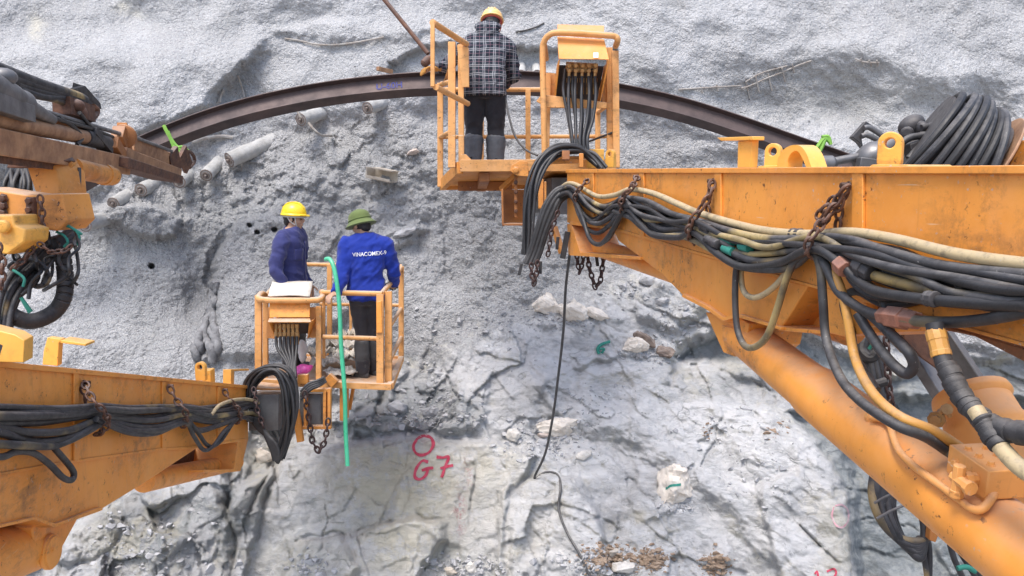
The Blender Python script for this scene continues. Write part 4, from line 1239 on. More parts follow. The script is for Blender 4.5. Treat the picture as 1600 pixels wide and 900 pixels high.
for k in range(4):
    x = 882 + k * 14
    tube_obj('hose', [P(x + 1, 108, 7.83), P(x - 2, 140, 7.76), P(x + (6 - k * 3), 185, 7.72), P(893 + k * 7, 218, 7.66), P(897 + k * 5, 240, 7.62)], 0.015, M['hose_mix' if k == 0 else 'hose_black'], T)
# =================================================================== the left boom lift
T = thing('boom_lift', 'orange boom lift whose low basket carries two men in blue shirts', 'boom lift', P(40, 800, 4.2), 'orange boom lifts')
box = plate('main_boom', LB, [(388, 606), (-420, 528), (-420, 832), (0, 741), (92, 724), (250, 702), (302, 699), (388, 686)], 0, BW, M['orange'], T, 0.006)
fl = MB(); fl.prism(px(LB, [(390, 602.5), (-420, 519.5), (-420, 532), (390, 607.5)], 0.016), LB.n * -(BW + 0.032))
fl.build('top_flange', M['orange'], box, 0.003)
for (u, w_, vt, vb) in ((120, 7, 583, 720), (257, 5.5, 596, 701), (343, 4.5, 604, 693)):
    plate('stiffener', LB, [(u - w_ / 2, vt), (u + w_ / 2, vt + .5), (u + w_ / 2, vb), (u - w_ / 2, vb)], 0.012, 0.0118, M['orange'], box, 0.003)
plate('seam_strip', LB, [(388, 684), (302, 697), (250, 700), (92, 722), (0, 738.5), (-420, 830), (-420, 835), (0, 743), (92, 726), (250, 704), (302, 701), (388, 688)], 0.006, 0.012, M['orange'], box, 0.002)
gus = plate('gusset', LB, [(310, 699), (225, 755), (160, 795), (155, 797), (87, 821), (55, 810), (0, 823), (-420, 900), (-420, 832), (0, 741), (92, 724), (250, 702)], -0.012, BW - 0.024, M['orange'], T, 0.006)
plate('lower_rim', LB, [(160, 792), (155, 793), (88, 818), (55, 807), (0, 820), (-420, 897), (-420, 903), (0, 825), (55, 812), (86, 824), (156, 799), (161, 797)], 0.012, BW, M['orange'], gus, 0.003)
tube_obj('inner_tube', [LB(225, 752, -0.18), LB(368, 722, -0.18)], 0.075, M['orange'], T, 24, 0)
plate('back_plate', LB, [(386, 688), (374, 734), (300, 740), (230, 750), (200, 715)], -(BW - .015), .01, M['rusty'], T)  # dark rust tone paints the shade seen through the end opening
m = MB(); m.prism(px(LB, [(372, 688), (388, 686), (376, 736), (360, 738), (318, 738), (318, 734), (366, 733)], 0.004), LB.n * -(BW + 0.008)); m.build('end_plate', M['orange'], T, 0.003)
br = plate('cylinder_bracket', LB, [(122, 810), (110, 832), (82, 884), (66, 888), (58, 880), (50, 826), (55, 812), (87, 822)], -0.06, BW - 0.12, M['orange'], T, 0.006)
m = MB(); pc = LB(76, 862, -0.06); m.lathe(pc, LB.n, [(0, .085), (.018, .085), (.02, .075), (.028, .075), (.03, .03)], 28)
m.bolt(LB(82, 858, -0.03), LB.n, .012, .012)
m.build('pin_boss', M['orange'], br, 0.003)
c0, c1 = LB(62, 846, -0.18), LB(-160, 925, -0.18)
m = MB(); m.lathe(c0, c1 - c0, [(0, .06), (.02, .125), (.1, .13), (3, .13)], 36); m.build('lift_cylinder', M['orange'], T, 0, 50)
# yellow fittings on top
m = MB()
m.prism([P(-20, 512, 3.35), P(24, 523, 3.35), P(38, 532, 3.35), P(37, 567, 3.35), P(-4, 566, 3.35), P(4, 540, 3.35), P(-20, 530, 3.35)], V((-0.02, 0.10, 0)))
m.build('bent_strap', M['yellow'], T, 0.004)
m = MB(); m.prism([P(74, 527, 4.0), P(96, 530, 4.0), P(92, 536, 4.0), P(90, 572, 4.0), P(66, 570, 4.0), P(68, 548, 4.0)], V((0, 0.04, 0)))
m.prism([P(94, 531, 4.0), P(134, 537, 4.0), P(134, 541, 4.0), P(94, 536, 4.0)], V((0, 0.09, 0)))
m.build('angle_bracket', M['yellow'], T, 0.003)
m = MB(); lug_into(m, LB(315, 594, -0.14), V((1, -0.15, 0)), 0.085, 0.15, 0.022, 0.04)
m.build('lifting_eye', M['yellow'], T, 0.003)
m = MB(); m.box(LB(326, 588, -0.18), V((0.035, 0, 0)), V((0, 0.05, 0)), V((0, 0, 0.06))); m.build('eye_block', M['yellow'], T, 0.003)
m = MB(); m.prism([LB(361, 577, -.1), LB(389, 576, -.1), LB(389, 579, -.1), LB(366, 580, -.1), LB(366, 600, -.1), LB(361, 600, -.1)], LB.n * -0.07)
m.build('angle_bracket', M['yellow'], T, 0.003)
# hoses
HL = [
    ([(-60, 636), (0, 637), (60, 639), (118, 637), (156, 634), (200, 637), (270, 636), (310, 642), (372, 643), (398, 636), (420, 668), (438, 700)], 'hose', .019),
    ([(-60, 648), (0, 650), (60, 650), (118, 647), (160, 640), (210, 642), (286, 640), (330, 650), (374, 646), (404, 650), (430, 690)], 'hose_mix', .023),
    ([(-60, 658), (0, 660), (60, 660), (118, 652), (164, 646), (212, 652), (250, 650), (290, 641), (330, 636), (374, 630), (405, 628), (428, 642), (445, 670)], 'hose', .021),
    ([(-60, 662), (0, 668), (50, 676), (110, 672), (164, 652), (210, 657), (250, 656), (290, 648), (335, 655), (376, 650), (412, 666), (440, 706)], 'hose_mix', .021),
    ([(-60, 668), (0, 676), (45, 689), (100, 686), (140, 668), (168, 658), (215, 667), (255, 665), (292, 654), (340, 658), (378, 648), (410, 640), (432, 660), (450, 690)], 'hose', .022),
    ([(-60, 690), (0, 694), (40, 696), (80, 697), (108, 688), (140, 672), (166, 661), (205, 672), (250, 672), (290, 660), (312, 672), (350, 662), (380, 652), (408, 664)], 'hose_mix', .021),
    ([(-60, 640), (0, 643), (70, 645), (130, 641), (160, 637), (220, 640), (288, 636), (340, 642), (374, 634), (402, 632), (424, 648), (440, 684)], 'hose', .020),
    ([(150, 655), (200, 676), (245, 677), (288, 660), (302, 680), (318, 703), (334, 696), (350, 674), (376, 650)], 'hose', .017),
    ([(288, 648), (308, 674), (326, 697), (344, 690), (362, 664), (378, 642), (400, 632), (420, 640)], 'hose', .017),
    ([(330, 648), (345, 632), (372, 624), (396, 626), (418, 640), (436, 668)], 'hose_tan', .016),
]
for k, (pts, mt, r) in enumerate(HL):
    hose(LB, pts, r * .86, mt, T, .05 + random.random() * .05, .012)
    if k < 7: hose(LB, vary(pts, 5, 70 + k), .0145, 'hose', T, .03 + random.random() * .05, .012)
hose(LB, [(-60, 706), (0, 714), (25, 706), (52, 708), (78, 726), (98, 746), (112, 750), (115, 738), (104, 722), (90, 706), (78, 692)], .015, 'hose_mix', T, .07, .005)
clamp_chain(LB, (132, 598), [(132, 598, .03), (140, 618, .08), (152, 632, .12), (164, 644, .14), (170, 660, .13), (160, 674, .09), (150, 680, .04)], T, .055, .0065)
clamp_chain(LB, (132, 598), [(130, 602, .02), (134, 630, .02)], T, .05, .006)
clamp_chain(LB, (264, 603), [(264, 604, .03), (276, 626, .08), (288, 638, .13), (292, 652, .13), (286, 668, .06)], T, .06, .007)
clamp_chain(LB, (350, 609), [(350, 610, .03), (360, 626, .08), (372, 638, .12), (376, 652, .12), (370, 662, .05)], T, .06, .007)
# joint
m = MB(); m.bar(P(422, 612, 7.45), P(422, 667, 7.45), 0.27, 0.4, V((0, 1, 0))); m.build('telescopic_box', M['grey_steel'], T, 0.006)
m = MB(); m.prism([P(399, 607, 7.22), P(447, 607, 7.22), P(440, 600, 7.4), P(404, 596, 7.4)], V((0, 0.02, -0.02))); m.build('joint_cover', M['orange_worn'], T, 0.003)
m = MB(); m.bar(P(492, 612, 7.7), P(492, 662, 7.7), 0.2, 0.35, V((0, 1, 0))); m.build('slew_box', M['grey_steel'], T, 0.006)
m = MB()
for x in (478, 508, 515): m.bar(P(x, 606, 7.5), P(x, 668, 7.5), 0.028, 0.06, V((0, 1, 0)))
m.bar(P(474, 609, 7.5), P(518, 609, 7.5), .06, .03); m.bar(P(474, 667, 7.5), P(518, 667, 7.5), .06, .03)
m.build('joint_bracket', M['orange_worn'], T, 0.004)
for a_, b_, w_, h_ in (((462, 640, 7.45), (470, 690, 7.45), .06, .05), ((538, 604, 7.8), (538, 655, 7.8), .05, .2), ((552, 606, 7.95), (546, 640, 7.95), .03, .05)):
    flatbar('support_leg', P(*a_), P(*b_), w_, h_, 'orange_worn', T, V((0, 1, 0)))
for k in range(9):
    s = (k - 4) * .68
    pts = [P(388 - s * 3, 622 + s * 3, 7.2), P(392 - s * 2, 598 - s * 1.5, 7.2), P(410 - s * 1, 580 - s * 2.0, 7.15), P(436 + s * 2, 578 - s * 2.0, 7.12), P(452 + s * 3.2, 600 - s * 2, 7.1), P(456 + s * 3.4, 635, 7.08), P(452 + s * 2.6, 668, 7.08), P(442 + s * 1.6, 700, 7.1), P(434 + s * 1.2, 722 - abs(s), 7.1)]
    tube_obj('hose', [p + V((.02 * math.sin(k * 2.3 + i), .05 * math.sin(k * 1.7), .012 * math.cos(k * 3.1 + i))) for i, p in enumerate(pts)], 0.0155, M['hose_mix' if k == 1 else 'hose_black'], T)
for k in range(7):
    s = (k - 3) * .55
    pts = [P(386, 650 + s * 4, 7.1), P(404 + s, 662 - s * 4, 7.08), P(420 - s * 3, 684 - s * 2, 7.06), P(430 - s * 3, 704, 7.06), P(432 - s * 2, 720, 7.06)]
    tube_obj('sleeved_hose', pts, 0.018, M['rubber'], T)
for k in range(4):
    tube_obj('hose', [P(470, 612 + k * 4, 7.4), P(482 + k, 600 + k * 3, 7.4), P(498, 594 + k * 3, 7.42), P(506 + k, 590 + k * 2, 7.5)], 0.014, M['hose'], T)
chain_obj([P(476, 612, 7.35), P(482, 650, 7.35), P(488, 690, 7.35), P(498, 706, 7.35), P(508, 690, 7.35), P(513, 655, 7.35)], T, .07, .009, 'chain_dark')
chain_obj([P(396, 606, 7.1), P(402, 640, 7.05), P(412, 668, 7.05)], T, .06, .008, 'chain_dark')
# --- basket
m = MB(); m.prism([P(410, 596, 7.7), P(606, 604, 7.7), P(624, 560, 8.9), P(462, 556, 8.9)], V((0, 0, -0.03)))
basket = m.build('basket', M['orange_worn'], T, 0.004)
flatbar('front_beam', P(402, 596, 7.68), P(612, 604, 7.68), 0.06, 0.06, 'orange_rail', basket)
flatbar('side_beam', P(610, 603, 7.7), P(627, 560, 8.9), 0.06, 0.06, 'orange_rail', basket)
flatbar('rear_beam', P(462, 556, 8.92), P(627, 560, 8.92), 0.06, 0.06, 'orange_rail', basket)
for (u, t_, b_, d_, w_) in ((404, 461, 598, 7.7, .062), (415, 462, 598, 7.9, .05), (498, 478, 600, 7.72, .05), (506, 458, 560, 7.9, .03), (594, 460, 604, 7.7, .066), (607, 455, 604, 7.78, .068), (515, 413, 560, 8.88, .052), (627, 416, 562, 8.9, .056), (548, 414, 560, 8.9, .03)):
    flatbar('post', P(u, t_, d_), P(u, b_, d_), w_, w_ * .7, 'orange_rail', basket, V((0, 1, 0)))
m = MB(); m.prism([P(588, 472, 7.66), P(596, 470, 7.66), P(597, 520, 7.66), P(588, 520, 7.66)], V((0, .02, 0))); m.build('post_plate', M['orange'], basket, .003)
for a_, b_, r in (((503, 457, 7.72), (597, 459, 7.72), .026), ((476, 413, 8.92), (628, 416, 8.92), .023), ((596, 459, 7.72), (618, 433, 8.3), .026), ((618, 433, 8.3), (627, 418, 8.9), .024),
                  ((500, 475, 8.9), (628, 477, 8.92), .02), ((505, 526, 7.74), (592, 529, 7.74), .022), ((608, 565, 7.8), (627, 527, 8.9), .022), ((608, 512, 7.8), (627, 482, 8.9), .02), ((460, 413, 8.92), (415, 462, 7.9), .022)):
    rail(basket, [P(*a_), P(*b_)], r)
rail(basket, [P(415, 462, 7.95), P(409, 459, 7.8), P(404, 466, 7.64), P(420, 469, 7.6), P(488, 469, 7.6), P(501, 467, 7.62), P(505, 460, 7.8), P(503, 456, 7.95)], 0.03, 'orange_rail', 'guard_rail', 4)
m = MB(); m.prism([P(484, 480, 7.78), P(506, 480, 7.78), P(506, 528, 7.78), P(484, 528, 7.78)], V((0, .02, 0))); m.build('side_plate', M['orange_rail'], basket, .003)
m = MB()
m.prism([P(418, 480, 7.82), P(424, 480, 7.82), P(432, 530, 7.82), P(416, 528, 7.82)], V((0, .02, 0)))
m.build('side_plate', M['orange_rail'], basket, .003)
m = MB(); m.bar(P(466, 592, 7.62), P(482, 592, 7.62), .05, .09); m.build('hinge_plate', M['orange_worn'], basket, .004); m = MB(); m.bar(P(512, 588, 7.62), P(524, 600, 7.62), .05, .09); m.build('hinge_plate', M['orange_worn'], basket, .004)
cb = control_box(T, [P(421, 472, 7.64), P(484, 472, 7.64), P(484, 496, 7.60), P(421, 496, 7.60)],
                 [P(424, 448, 7.95), P(488, 448, 7.95), P(485, 471, 7.66), P(421, 471, 7.66)],
                 P(419, 503, 7.52), P(485, 503, 7.52), P(430, 530, 7.74), P(482, 529, 7.74), 0.30, None, None)
m = MB(); m.prism([P(421, 497, 7.62), P(484, 497, 7.62), P(486, 503, 7.5), P(418, 503, 7.5)], V((0, .012, -.012))); m.build('hood', M['orange_rail'], cb, .003)
for k in range(6):
    x = 431 + k * 6.6
    m = MB(); m.lathe(P(x, 506, 7.64), V((0, 0, -1)), [(0, .02), (.04, .02), (.04, .015), (.08, .015), (.08, .02), (.13, .02), (.13, .014), (.2, .014)], 8); m.build('fitting', M['brass'], cb, .002)
    xe = 448 + k * 2.6
    tube_obj('hose', [P(x, 526, 7.64), P(x * .85 + xe * .15, 545, 7.6), P(xe, 568, 7.5), P(xe + 1, 590, 7.4)], 0.0135, M['hose_black'], T)

# =================================================================== the drill feed at the upper left
def dF(u): return 1 / (1 / 4.6 + (1 / 8.6 - 1 / 4.6) * u / 275)
def Q(u, v, o=0.0): return P(u, v, dF(u) - o)
T = thing('rock_drill', 'rusty rock drill boom with two long feed rails and a grey drill body', 'rock drill', P(60, 360, 5.2), 'drilling booms')
upf = V((0.20, -0.72, 0.66)).normalized()
m = MB(); m.bar(Q(-90, 206), Q(190, 258), 0.15, 0.15, upf); fb = m.build('feed_beam', M['rust_rail'], T, 0.006)
m = MB(); m.bar(Q(-90, 226, .0), Q(186, 266, .0), 0.05, 0.12, upf); m.build('side_plate', M['rusty'], fb, 0.004)  # darker rust tone paints the shaded side of the pale beam
m = MB(); m.bar(Q(-90, 189, .04), Q(176, 244, .04), 0.10, 0.03, upf); m.build('wear_strip', M['rust_rail'], fb, 0.003)
m = MB(); m.bar(Q(-90, 175, -.12), Q(148, 208, -.12), 0.06, 0.12, upf); m.build('feed_channel', M['rust_orange'], T, 0.004)
m = MB(); m.tube([Q(-90, 172, .02), Q(131, 214, .02)], 0.052, 18); m.build('feed_cylinder', M['rust_rail'], T)
m = MB(); m.tube([Q(131, 214, .02), Q(165, 223, .02)], 0.062, 16); m.bar(Q(140, 204, .06), Q(165, 232, .06), .10, .06); m.bar(Q(150, 210, .1), Q(172, 236, .1), .05, .05); m.build('cylinder_head', M['dark_steel'], T, .004)
m = MB(); m.tube([Q(20, 160, .05), Q(198, 212, .05)], 0.017, 10); m.tube([Q(212, 215, .02), Q(268, 236, .02)], 0.016, 10); m.build('drill_rod', M['grey_steel'], T)
m = MB(); m.bar(Q(185, 243, .04), Q(274, 274, .04), .12, .15, upf); m.build('front_rail', M['rust_rail'], T, .005)
m = MB(); m.bar(Q(200, 222, -.25), Q(266, 252, -.25), .12, .13, upf); m.build('front_rail', M['rust_rail'], T, .005)
m = MB(); m.bar(Q(170, 250, .0), Q(262, 278, .0), .3, .08, upf); m.build('rail_base', M['rusty'], T, .005)
m = MB(); m.lathe(Q(192, 214, .06), Q(208, 208, .06) - Q(192, 214, .06), [(0, .05), (.02, .10), (.06, .10), (.08, .05)], 18)
m.bar(Q(184, 205, 0), Q(196, 242, 0), .1, .14); m.bar(Q(190, 196, 0), Q(196, 206, 0), .08, .06); m.bar(Q(172, 222, .05), Q(186, 246, .05), .12, .1)
m.build('rod_guide', M['rust_orange'], T, .005)
m = MB(); m.bar(Q(268, 236), Q(274, 270), .05, .22, V((0, 1, 0))); m.bar(Q(284, 236), Q(294, 262), .04, .16, V((0, 1, 0))); m.tube(spl([Q(288, 234), Q(300, 240), Q(304, 252), Q(296, 262)], 5), .02, 8)
m.build('rail_stop', M['rusty'], T, .004)
m = MB(); m.tube([Q(112, 262, .1), Q(174, 275, .1)], .075, 20); m.tube([Q(100, 256, .1), Q(120, 262, .1)], .05, 14); m.tube([Q(160, 272, .1), Q(166, 273, .1)], .084, 20); m.build('clamp_cylinder', M['orange_worn'], T, 0, 45)
# grey drill body
a_, b_ = Q(-30, 128, .1), Q(50, 170, .1)
m = MB(); L_ = (b_ - a_).length
m.lathe(a_, b_ - a_, [(0, .085), (L_ * .45, .085), (L_ * .55, .082), (L_ * .72, .07), (L_ * .75, .08), (L_ * .8, .08), (L_ * .82, .055), (L_ * 1.0, .05), (L_ * 1.5, .03)], 22)
m.bar(Q(-30, 156, .12), Q(36, 178, .12), .14, .10); m.ell(Q(6, 120, .15), V((.07, 0, 0)), V((0, .07, 0)), V((0, 0, .05)))
m.build('drill_body', M['grey_steel'], T, .004)
# hoses feeding it and their guide
for (pts, r) in (([(-40, 92), (0, 107), (60, 130), (120, 150), (132, 156)], .035), ([(-40, 100), (0, 115), (50, 132), (100, 146), (128, 158)], .03), ([(20, 128), (60, 142), (100, 150), (124, 152), (136, 166)], .022),
                 ([(30, 140), (70, 152), (110, 152), (128, 157), (138, 172)], .024), ([(26, 134), (60, 150), (92, 158), (120, 170)], .02)):
    tube_obj('hose', [Q(x, y, -.1) for x, y in pts], r, M['hose'], T)
m = MB(); m.prism([Q(108, 138, -.15), Q(128, 133, -.15), Q(152, 160, -.15), Q(154, 170, -.15), Q(134, 150, -.15)], V((.0, .05, 0))); m.prism([Q(128, 133, -.15), Q(152, 160, -.15), Q(154, 170, -.15), Q(146, 168, -.15), Q(126, 144, -.15)], V((0.02, -.16, 0)))
m.build('hose_guide', M['dark_steel'], T, .004)
m = MB(); m.tube(spl([Q(146, 166, -.1), Q(152, 172, -.1), Q(148, 182, -.1), Q(136, 190, -.1)], 5), .022, 8)
m.bar(Q(96, 164, -.12), Q(136, 178, -.12), .12, .12); m.ell(Q(116, 165, -.02), V((.07, 0, 0)), V((0, .08, 0)), V((0, 0, .05))); m.ell(Q(126, 180, -.02), V((.05, 0, 0)), V((0, .06, 0)), V((0, 0, .08)))
m.build('swivel', M['rusty'], T, .006)
# orange carrier below
m = MB(); m.prism([P(39, 252, 5.3), P(72, 246, 5.3), P(90, 268, 5.3), P(95, 318, 5.3), P(62, 320, 5.3)], V((0.05, .25, 0))); m.build('carrier_arm', M['orange_worn'], T, .008)
m = MB(); m.prism([P(10, 262, 5.2), P(60, 262, 5.2), P(80, 250, 5.2), P(72, 240, 5.2), P(20, 236, 5.2)], V((0, .3, 0))); m.tube(spl([P(2, 222, 5.1), P(14, 240, 5.1), P(40, 244, 5.1), P(62, 238, 5.1)], 5), .014, 8)
m.build('swing_base', M['rusty'], T, .008)
m = MB(); m.prism([P(-40, 292, 5.0), P(40, 304, 5.0), P(96, 302, 5.0), P(106, 345, 5.0), P(90, 361, 5.0), P(60, 358, 5.0), P(20, 356, 5.0), P(-40, 352, 5.0)], V((0.02, .3, 0))); cj = m.build('carrier_joint', M['orange_worn'], T, .01)
for x, y, r_ in ((46, 314, .02), (46, 328, .02), (46, 342, .02), (5, 310, .024), (5, 322, .024), (5, 334, .024), (5, 346, .024)):
    m = MB(); m.bolt(P(x, y, 4.99 if x < 40 else 4.96), V((0, -1, 0)), r_, .025); m.build('bolt', M['rusty'], cj, .002)
m = MB(); m.prism([P(40, 308, 4.96), P(52, 308, 4.96), P(52, 350, 4.96), P(40, 348, 4.96)], V((0, .06, 0))); m.build('bolt_strip', M['rusty'], cj, .004)
m = MB(); m.prism([P(-30, 336, 4.7), P(20, 336, 4.7), P(22, 352, 4.7), P(40, 358, 4.7), P(38, 378, 4.7), P(12, 398, 4.7), P(-30, 392, 4.7)], V((.03, .2, 0)))
m.lathe(P(8, 354, 4.69), V((0, -1, 0)), [(0, .04), (.03, .04), (.035, .02)], 12)
m.build('clamp_block', M['yellow'], T, .01)
chain_obj([P(62, 306, 4.9), P(66, 330, 4.9), P(66, 352, 4.9), P(58, 376, 4.85), P(40, 404, 4.8), P(18, 420, 4.75)], T, .055, .007)
chain_obj([P(-4, 380, 4.6), P(4, 410, 4.6), P(2, 450, 4.6)], T, .06, .008)
chain_obj([P(60, 380, 4.8), P(80, 394, 4.8), P(100, 392, 4.8), P(112, 384, 4.85)], T, .05, .006)
# tangle of thin hoses and cords round the joint
rt_ = random.Random(5)
for k in range(16):
    x0, y0 = rt_.uniform(20, 122), rt_.uniform(356, 384)
    pts = [P(x0, y0, 5.15)]
    x, y = x0, y0
    for i in range(5):
        x += rt_.uniform(-26, 8); y += rt_.uniform(6, 26)
        pts.append(P(max(-20, min(124, x + rt_.uniform(-8, 8))), y, rt_.uniform(4.8, 5.2)))
    tube_obj('hose', pts, rt_.uniform(.007, .013), M['hose_black'], T)
for k in range(7):
    x = 14 + k * 5
    tube_obj('hose', [P(x, 236, 5.7), P(x + rt_.uniform(-6, 6), 262, 5.6), P(x + rt_.uniform(-10, 6), 290, 5.5), P(x + rt_.uniform(-14, 4), 330, 5.5)], .016, M['hose_black'], T)
for pts in ([(92, 184), (112, 196), (128, 214), (120, 226)], [(60, 168), (90, 186), (140, 200), (176, 214)], [(124, 176), (140, 196), (150, 206)], [(10, 214), (40, 234), (70, 238), (110, 250)], [(100, 246), (130, 256), (160, 262), (180, 258)]):
    tube_obj('hose', [Q(x_, y_, .12) for x_, y_ in pts], .014, M['hose_black'], T)
# hose bundle and its ribbed loop
for k in range(10):
    s = (k - 4.5)
    o = random.uniform(-.12, .12)
    pts = [P(114 + s * 0.6, 366 + s * 2.4, 5.4 + o), P(92, 380 + s * 2.2, 5.3 + o), P(70 + s, 394 + s * 3.4, 5.2 + o), P(46 + s, 420 + s * 3.6, 5.05 + o), P(22 + s * 2.0, 446 + s * 3.4, 4.95 + o), P(8 + s * 2.6, 480 + s * 2, 4.9 + o), P(2 + s * 2.6, 530, 4.85 + o), P(-6 + s * 2.6, 600, 4.8 + o)]
    tube_obj('hose', pts, 0.018, M['hose_mix' if k == 6 else 'hose'], T)
for k in range(5):
    c_ = (60 + k * 3, 430 + (k % 3) * 6)
    pts = [P(40 + k * 4, 404, 5.0), P(62 + k * 3, 410 + k * 3, 4.95), P(78 - k * 2, 432 + k * 2, 4.95), P(70 - k * 3, 446, 4.95), P(54, 448 - k * 2, 5.0), P(46 - k, 432, 5.05)]
    tube_obj('hose', pts, 0.010, M['hose'], T)
m = MB()
lp = spl([P(92, 374, 5.15), P(98, 400, 5.15), P(102, 432, 5.15), P(100, 462, 5.1), P(88, 484, 5.1), P(68, 497, 5.05), P(46, 502, 5.0), P(24, 496, 4.95), P(10, 484, 4.95), P(2, 470, 4.95)], 10)
m.tube(lp, .042, 14)
rb = m.build('ribbed_hose', M['rubber'], T)
m = MB()
for i in range(1, len(lp) - 1, 3):
    m.lathe(lp[i] - (lp[i + 1] - lp[i - 1]).normalized() * .02, lp[i + 1] - lp[i - 1], [(0, .043), (.004, .05), (.036, .05), (.04, .043)], 14)
m.build('ribs', M['rubber'], rb)
for pts in ([(20, 422), (30, 428), (38, 436), (36, 448)], [(88, 362), (100, 368), (106, 378), (100, 386)], [(106, 352), (120, 362), (124, 374), (116, 388)], [(94, 350), (112, 356), (128, 366)]):
    tube_obj('cord_tie', [P(x, y, 4.72 if x < 60 else 5.05) for x, y in pts], .008, M['teal_rope'], T)
m = MB(); m.prism([P(30, 466, 4.86), P(34, 464, 4.86), P(50, 486, 4.9), P(44, 490, 4.9)], V((0, .01, 0))); m.build('cord_strip', M['teal_rope'], T)
for pts in ([(124, 262), (124, 300), (121, 350)], [(122, 290), (116, 330), (112, 356)]):
    tube_obj('cord', [P(x, y, 5.5) for x, y in pts], .012, M['cable'], T)
for pts in ([(20, 250), (14, 280), (10, 296)], [(28, 252), (30, 280), (36, 300)], [(34, 254), (42, 280), (44, 300)], [(24, 252), (22, 276), (18, 296)]):
    tube_obj('hose', [P(x, y, 5.6) for x, y in pts], .03, M['hose'], T)

# =================================================================== the drill behind the right boom
T = thing('rock_drill', 'dark rock drill with a drum of coiled black hose behind the right boom', 'rock drill', P(1470, 275, 4.9), 'drilling booms')
axis = V((0.82, -0.22, -0.50)).normalized()
cen = P(1478, 250, 4.9)
pl_u = V((0.50, 0, 0.82)); pl_u = (pl_u - axis * pl_u.dot(axis)).normalized()
m = MB(); m.lathe(cen - axis * .19, axis, [(0, .33), (.38, .33)], 40, xdir=pl_u); drum = m.build('drum', M['dark_steel'], T)
for k in range(8):
    m = MB(); m.ring(cen + axis * (-.18 + k * .046), (axis + V((0.05, .02, .06)) * (k - 3.5) * .7 * (1 if k % 2 else .5)).normalized(), .385 + random.uniform(-.03, .015), .024, 48, 10, xdir=pl_u); m.build('coiled_hose', M['hose' if k % 3 else 'hose_black'], T)
m = MB()
fc = cen + axis * .20
m.lathe(fc, axis, [(0, .40), (.015, .40), (.016, .39)], 40, xdir=pl_u)
m.lathe(fc + axis * .015, axis, [(0, .16), (.08, .15), (.1, .1)], 20)
m.build('drum_flange', M['rust_rail'], T, .004)
m = MB()
m.prism([P(1528, 236, 4.75), P(1545, 216, 4.75), P(1562, 228, 4.75), P(1600, 246, 4.75), P(1640, 262, 4.75), P(1600, 280, 4.75), P(1520, 275, 4.75)], V((0, .1, 0)))
for (x, y) in ((1551, 231), (1590, 249)): m.lathe(P(x, y, 4.74), V((-.3, -1, .2)), [(0, .028), (.03, .028), (.034, .02)], 8)
m.tube([P(1524, 252, 4.7), P(1560, 262, 4.7)], .06, 14)
m.tube(spl([P(1535, 240, 4.65), P(1560, 248, 4.62), P(1575, 262, 4.62)], 6), .018, 8)
m.build('drum_bracket', M['rusty'], T, .006)
m = MB(); m.bar(P(1585, 262, 4.85), P(2500, 560, 3.4), .3, .34); m.bar(P(2480, 555, 3.42), P(2480, 555, 3.42) + V((.6, -5, -1.2)), .34, .4); m.build('drill_boom', M['orange'], T, .01)
m = MB(); m.prism([P(1508, 240, 4.7), P(1522, 222, 4.7), P(1526, 230, 4.7), P(1512, 250, 4.7)], V((0, .01, 0))); m.build('drum_slot', M['dark_steel'], T)
m = MB(); m.tube([P(1285, 256, 5.0), P(1346, 244, 5.0)], .026, 12); m.lathe(P(1276, 258, 5.0), V((1, 0, .1)), [(0, .03), (.03, .055), (.1, .05), (.12, .03)], 14)
m.ell(P(1362, 244, 5.0), V((.10, 0, .05)), V((0, .1, 0)), V((-.03, 0, .08))); m.tube([P(1345, 262, 5.0), P(1390, 226, 5.05)], .07, 16); m.bar(P(1340, 256, 4.95), P(1370, 260, 4.95), .08, .08)
m.build('drill_body', M['grey_steel'], T, .005)
m = MB()
m.prism([P(1331, 214, 5.1), P(1353, 189, 5.1), P(1356, 196, 5.1), P(1346, 214, 5.1), P(1349, 232, 5.1), P(1342, 222, 5.1)], V((0.03, .12, 0)))
m.prism([P(1353, 189, 5.1), P(1376, 204, 5.15), P(1376, 210, 5.15), P(1354, 197, 5.1)], V((0.02, .1, 0)))
m.build('hose_guide', M['dark_steel'], T, .004)
for pts in ([(1350, 200), (1358, 199), (1370, 206), (1382, 215)], [(1346, 213), (1354, 211), (1366, 216), (1378, 222)]):
    tube_obj('hose', [P(x, y, 5.08) for x, y in pts], .017, M['grey_steel'], T)
m = MB()
m.ell(P(1424, 196, 5.2), V((.08, 0, .02)), V((0, .08, 0)), V((0, 0, .07))); m.ell(P(1440, 204, 5.15), V((.05, 0, -.02)), V((0, .08, 0)), V((0, 0, .06))); m.bar(P(1412, 210, 5.2), P(1450, 206, 5.2), .09, .07)
m.lathe(P(1418, 208, 5.1), V((-.4, -.7, 0)), [(0, .04), (.05, .04), (.06, .03)], 10); m.bar(P(1404, 224, 5.15), P(1450, 214, 5.15), .06, .05); m.ell(P(1432, 224, 5.1), V((.09, 0, .02)), V((0, .07, 0)), V((0, 0, .06)))
m.bar(P(1418, 238, 5.0), P(1440, 230, 5.0), .1, .1)
m.build('hydraulic_motor', M['dark_steel'], T, .008)
for pts in ([(1400, 232), (1420, 216), (1446, 210), (1462, 196)], [(1420, 248), (1440, 226), (1460, 210), (1478, 188)], [(1440, 200), (1460, 194), (1474, 178)]):
    tube_obj('hose', [P(x, y, 4.95) for x, y in pts], .022, M['hose'], T)

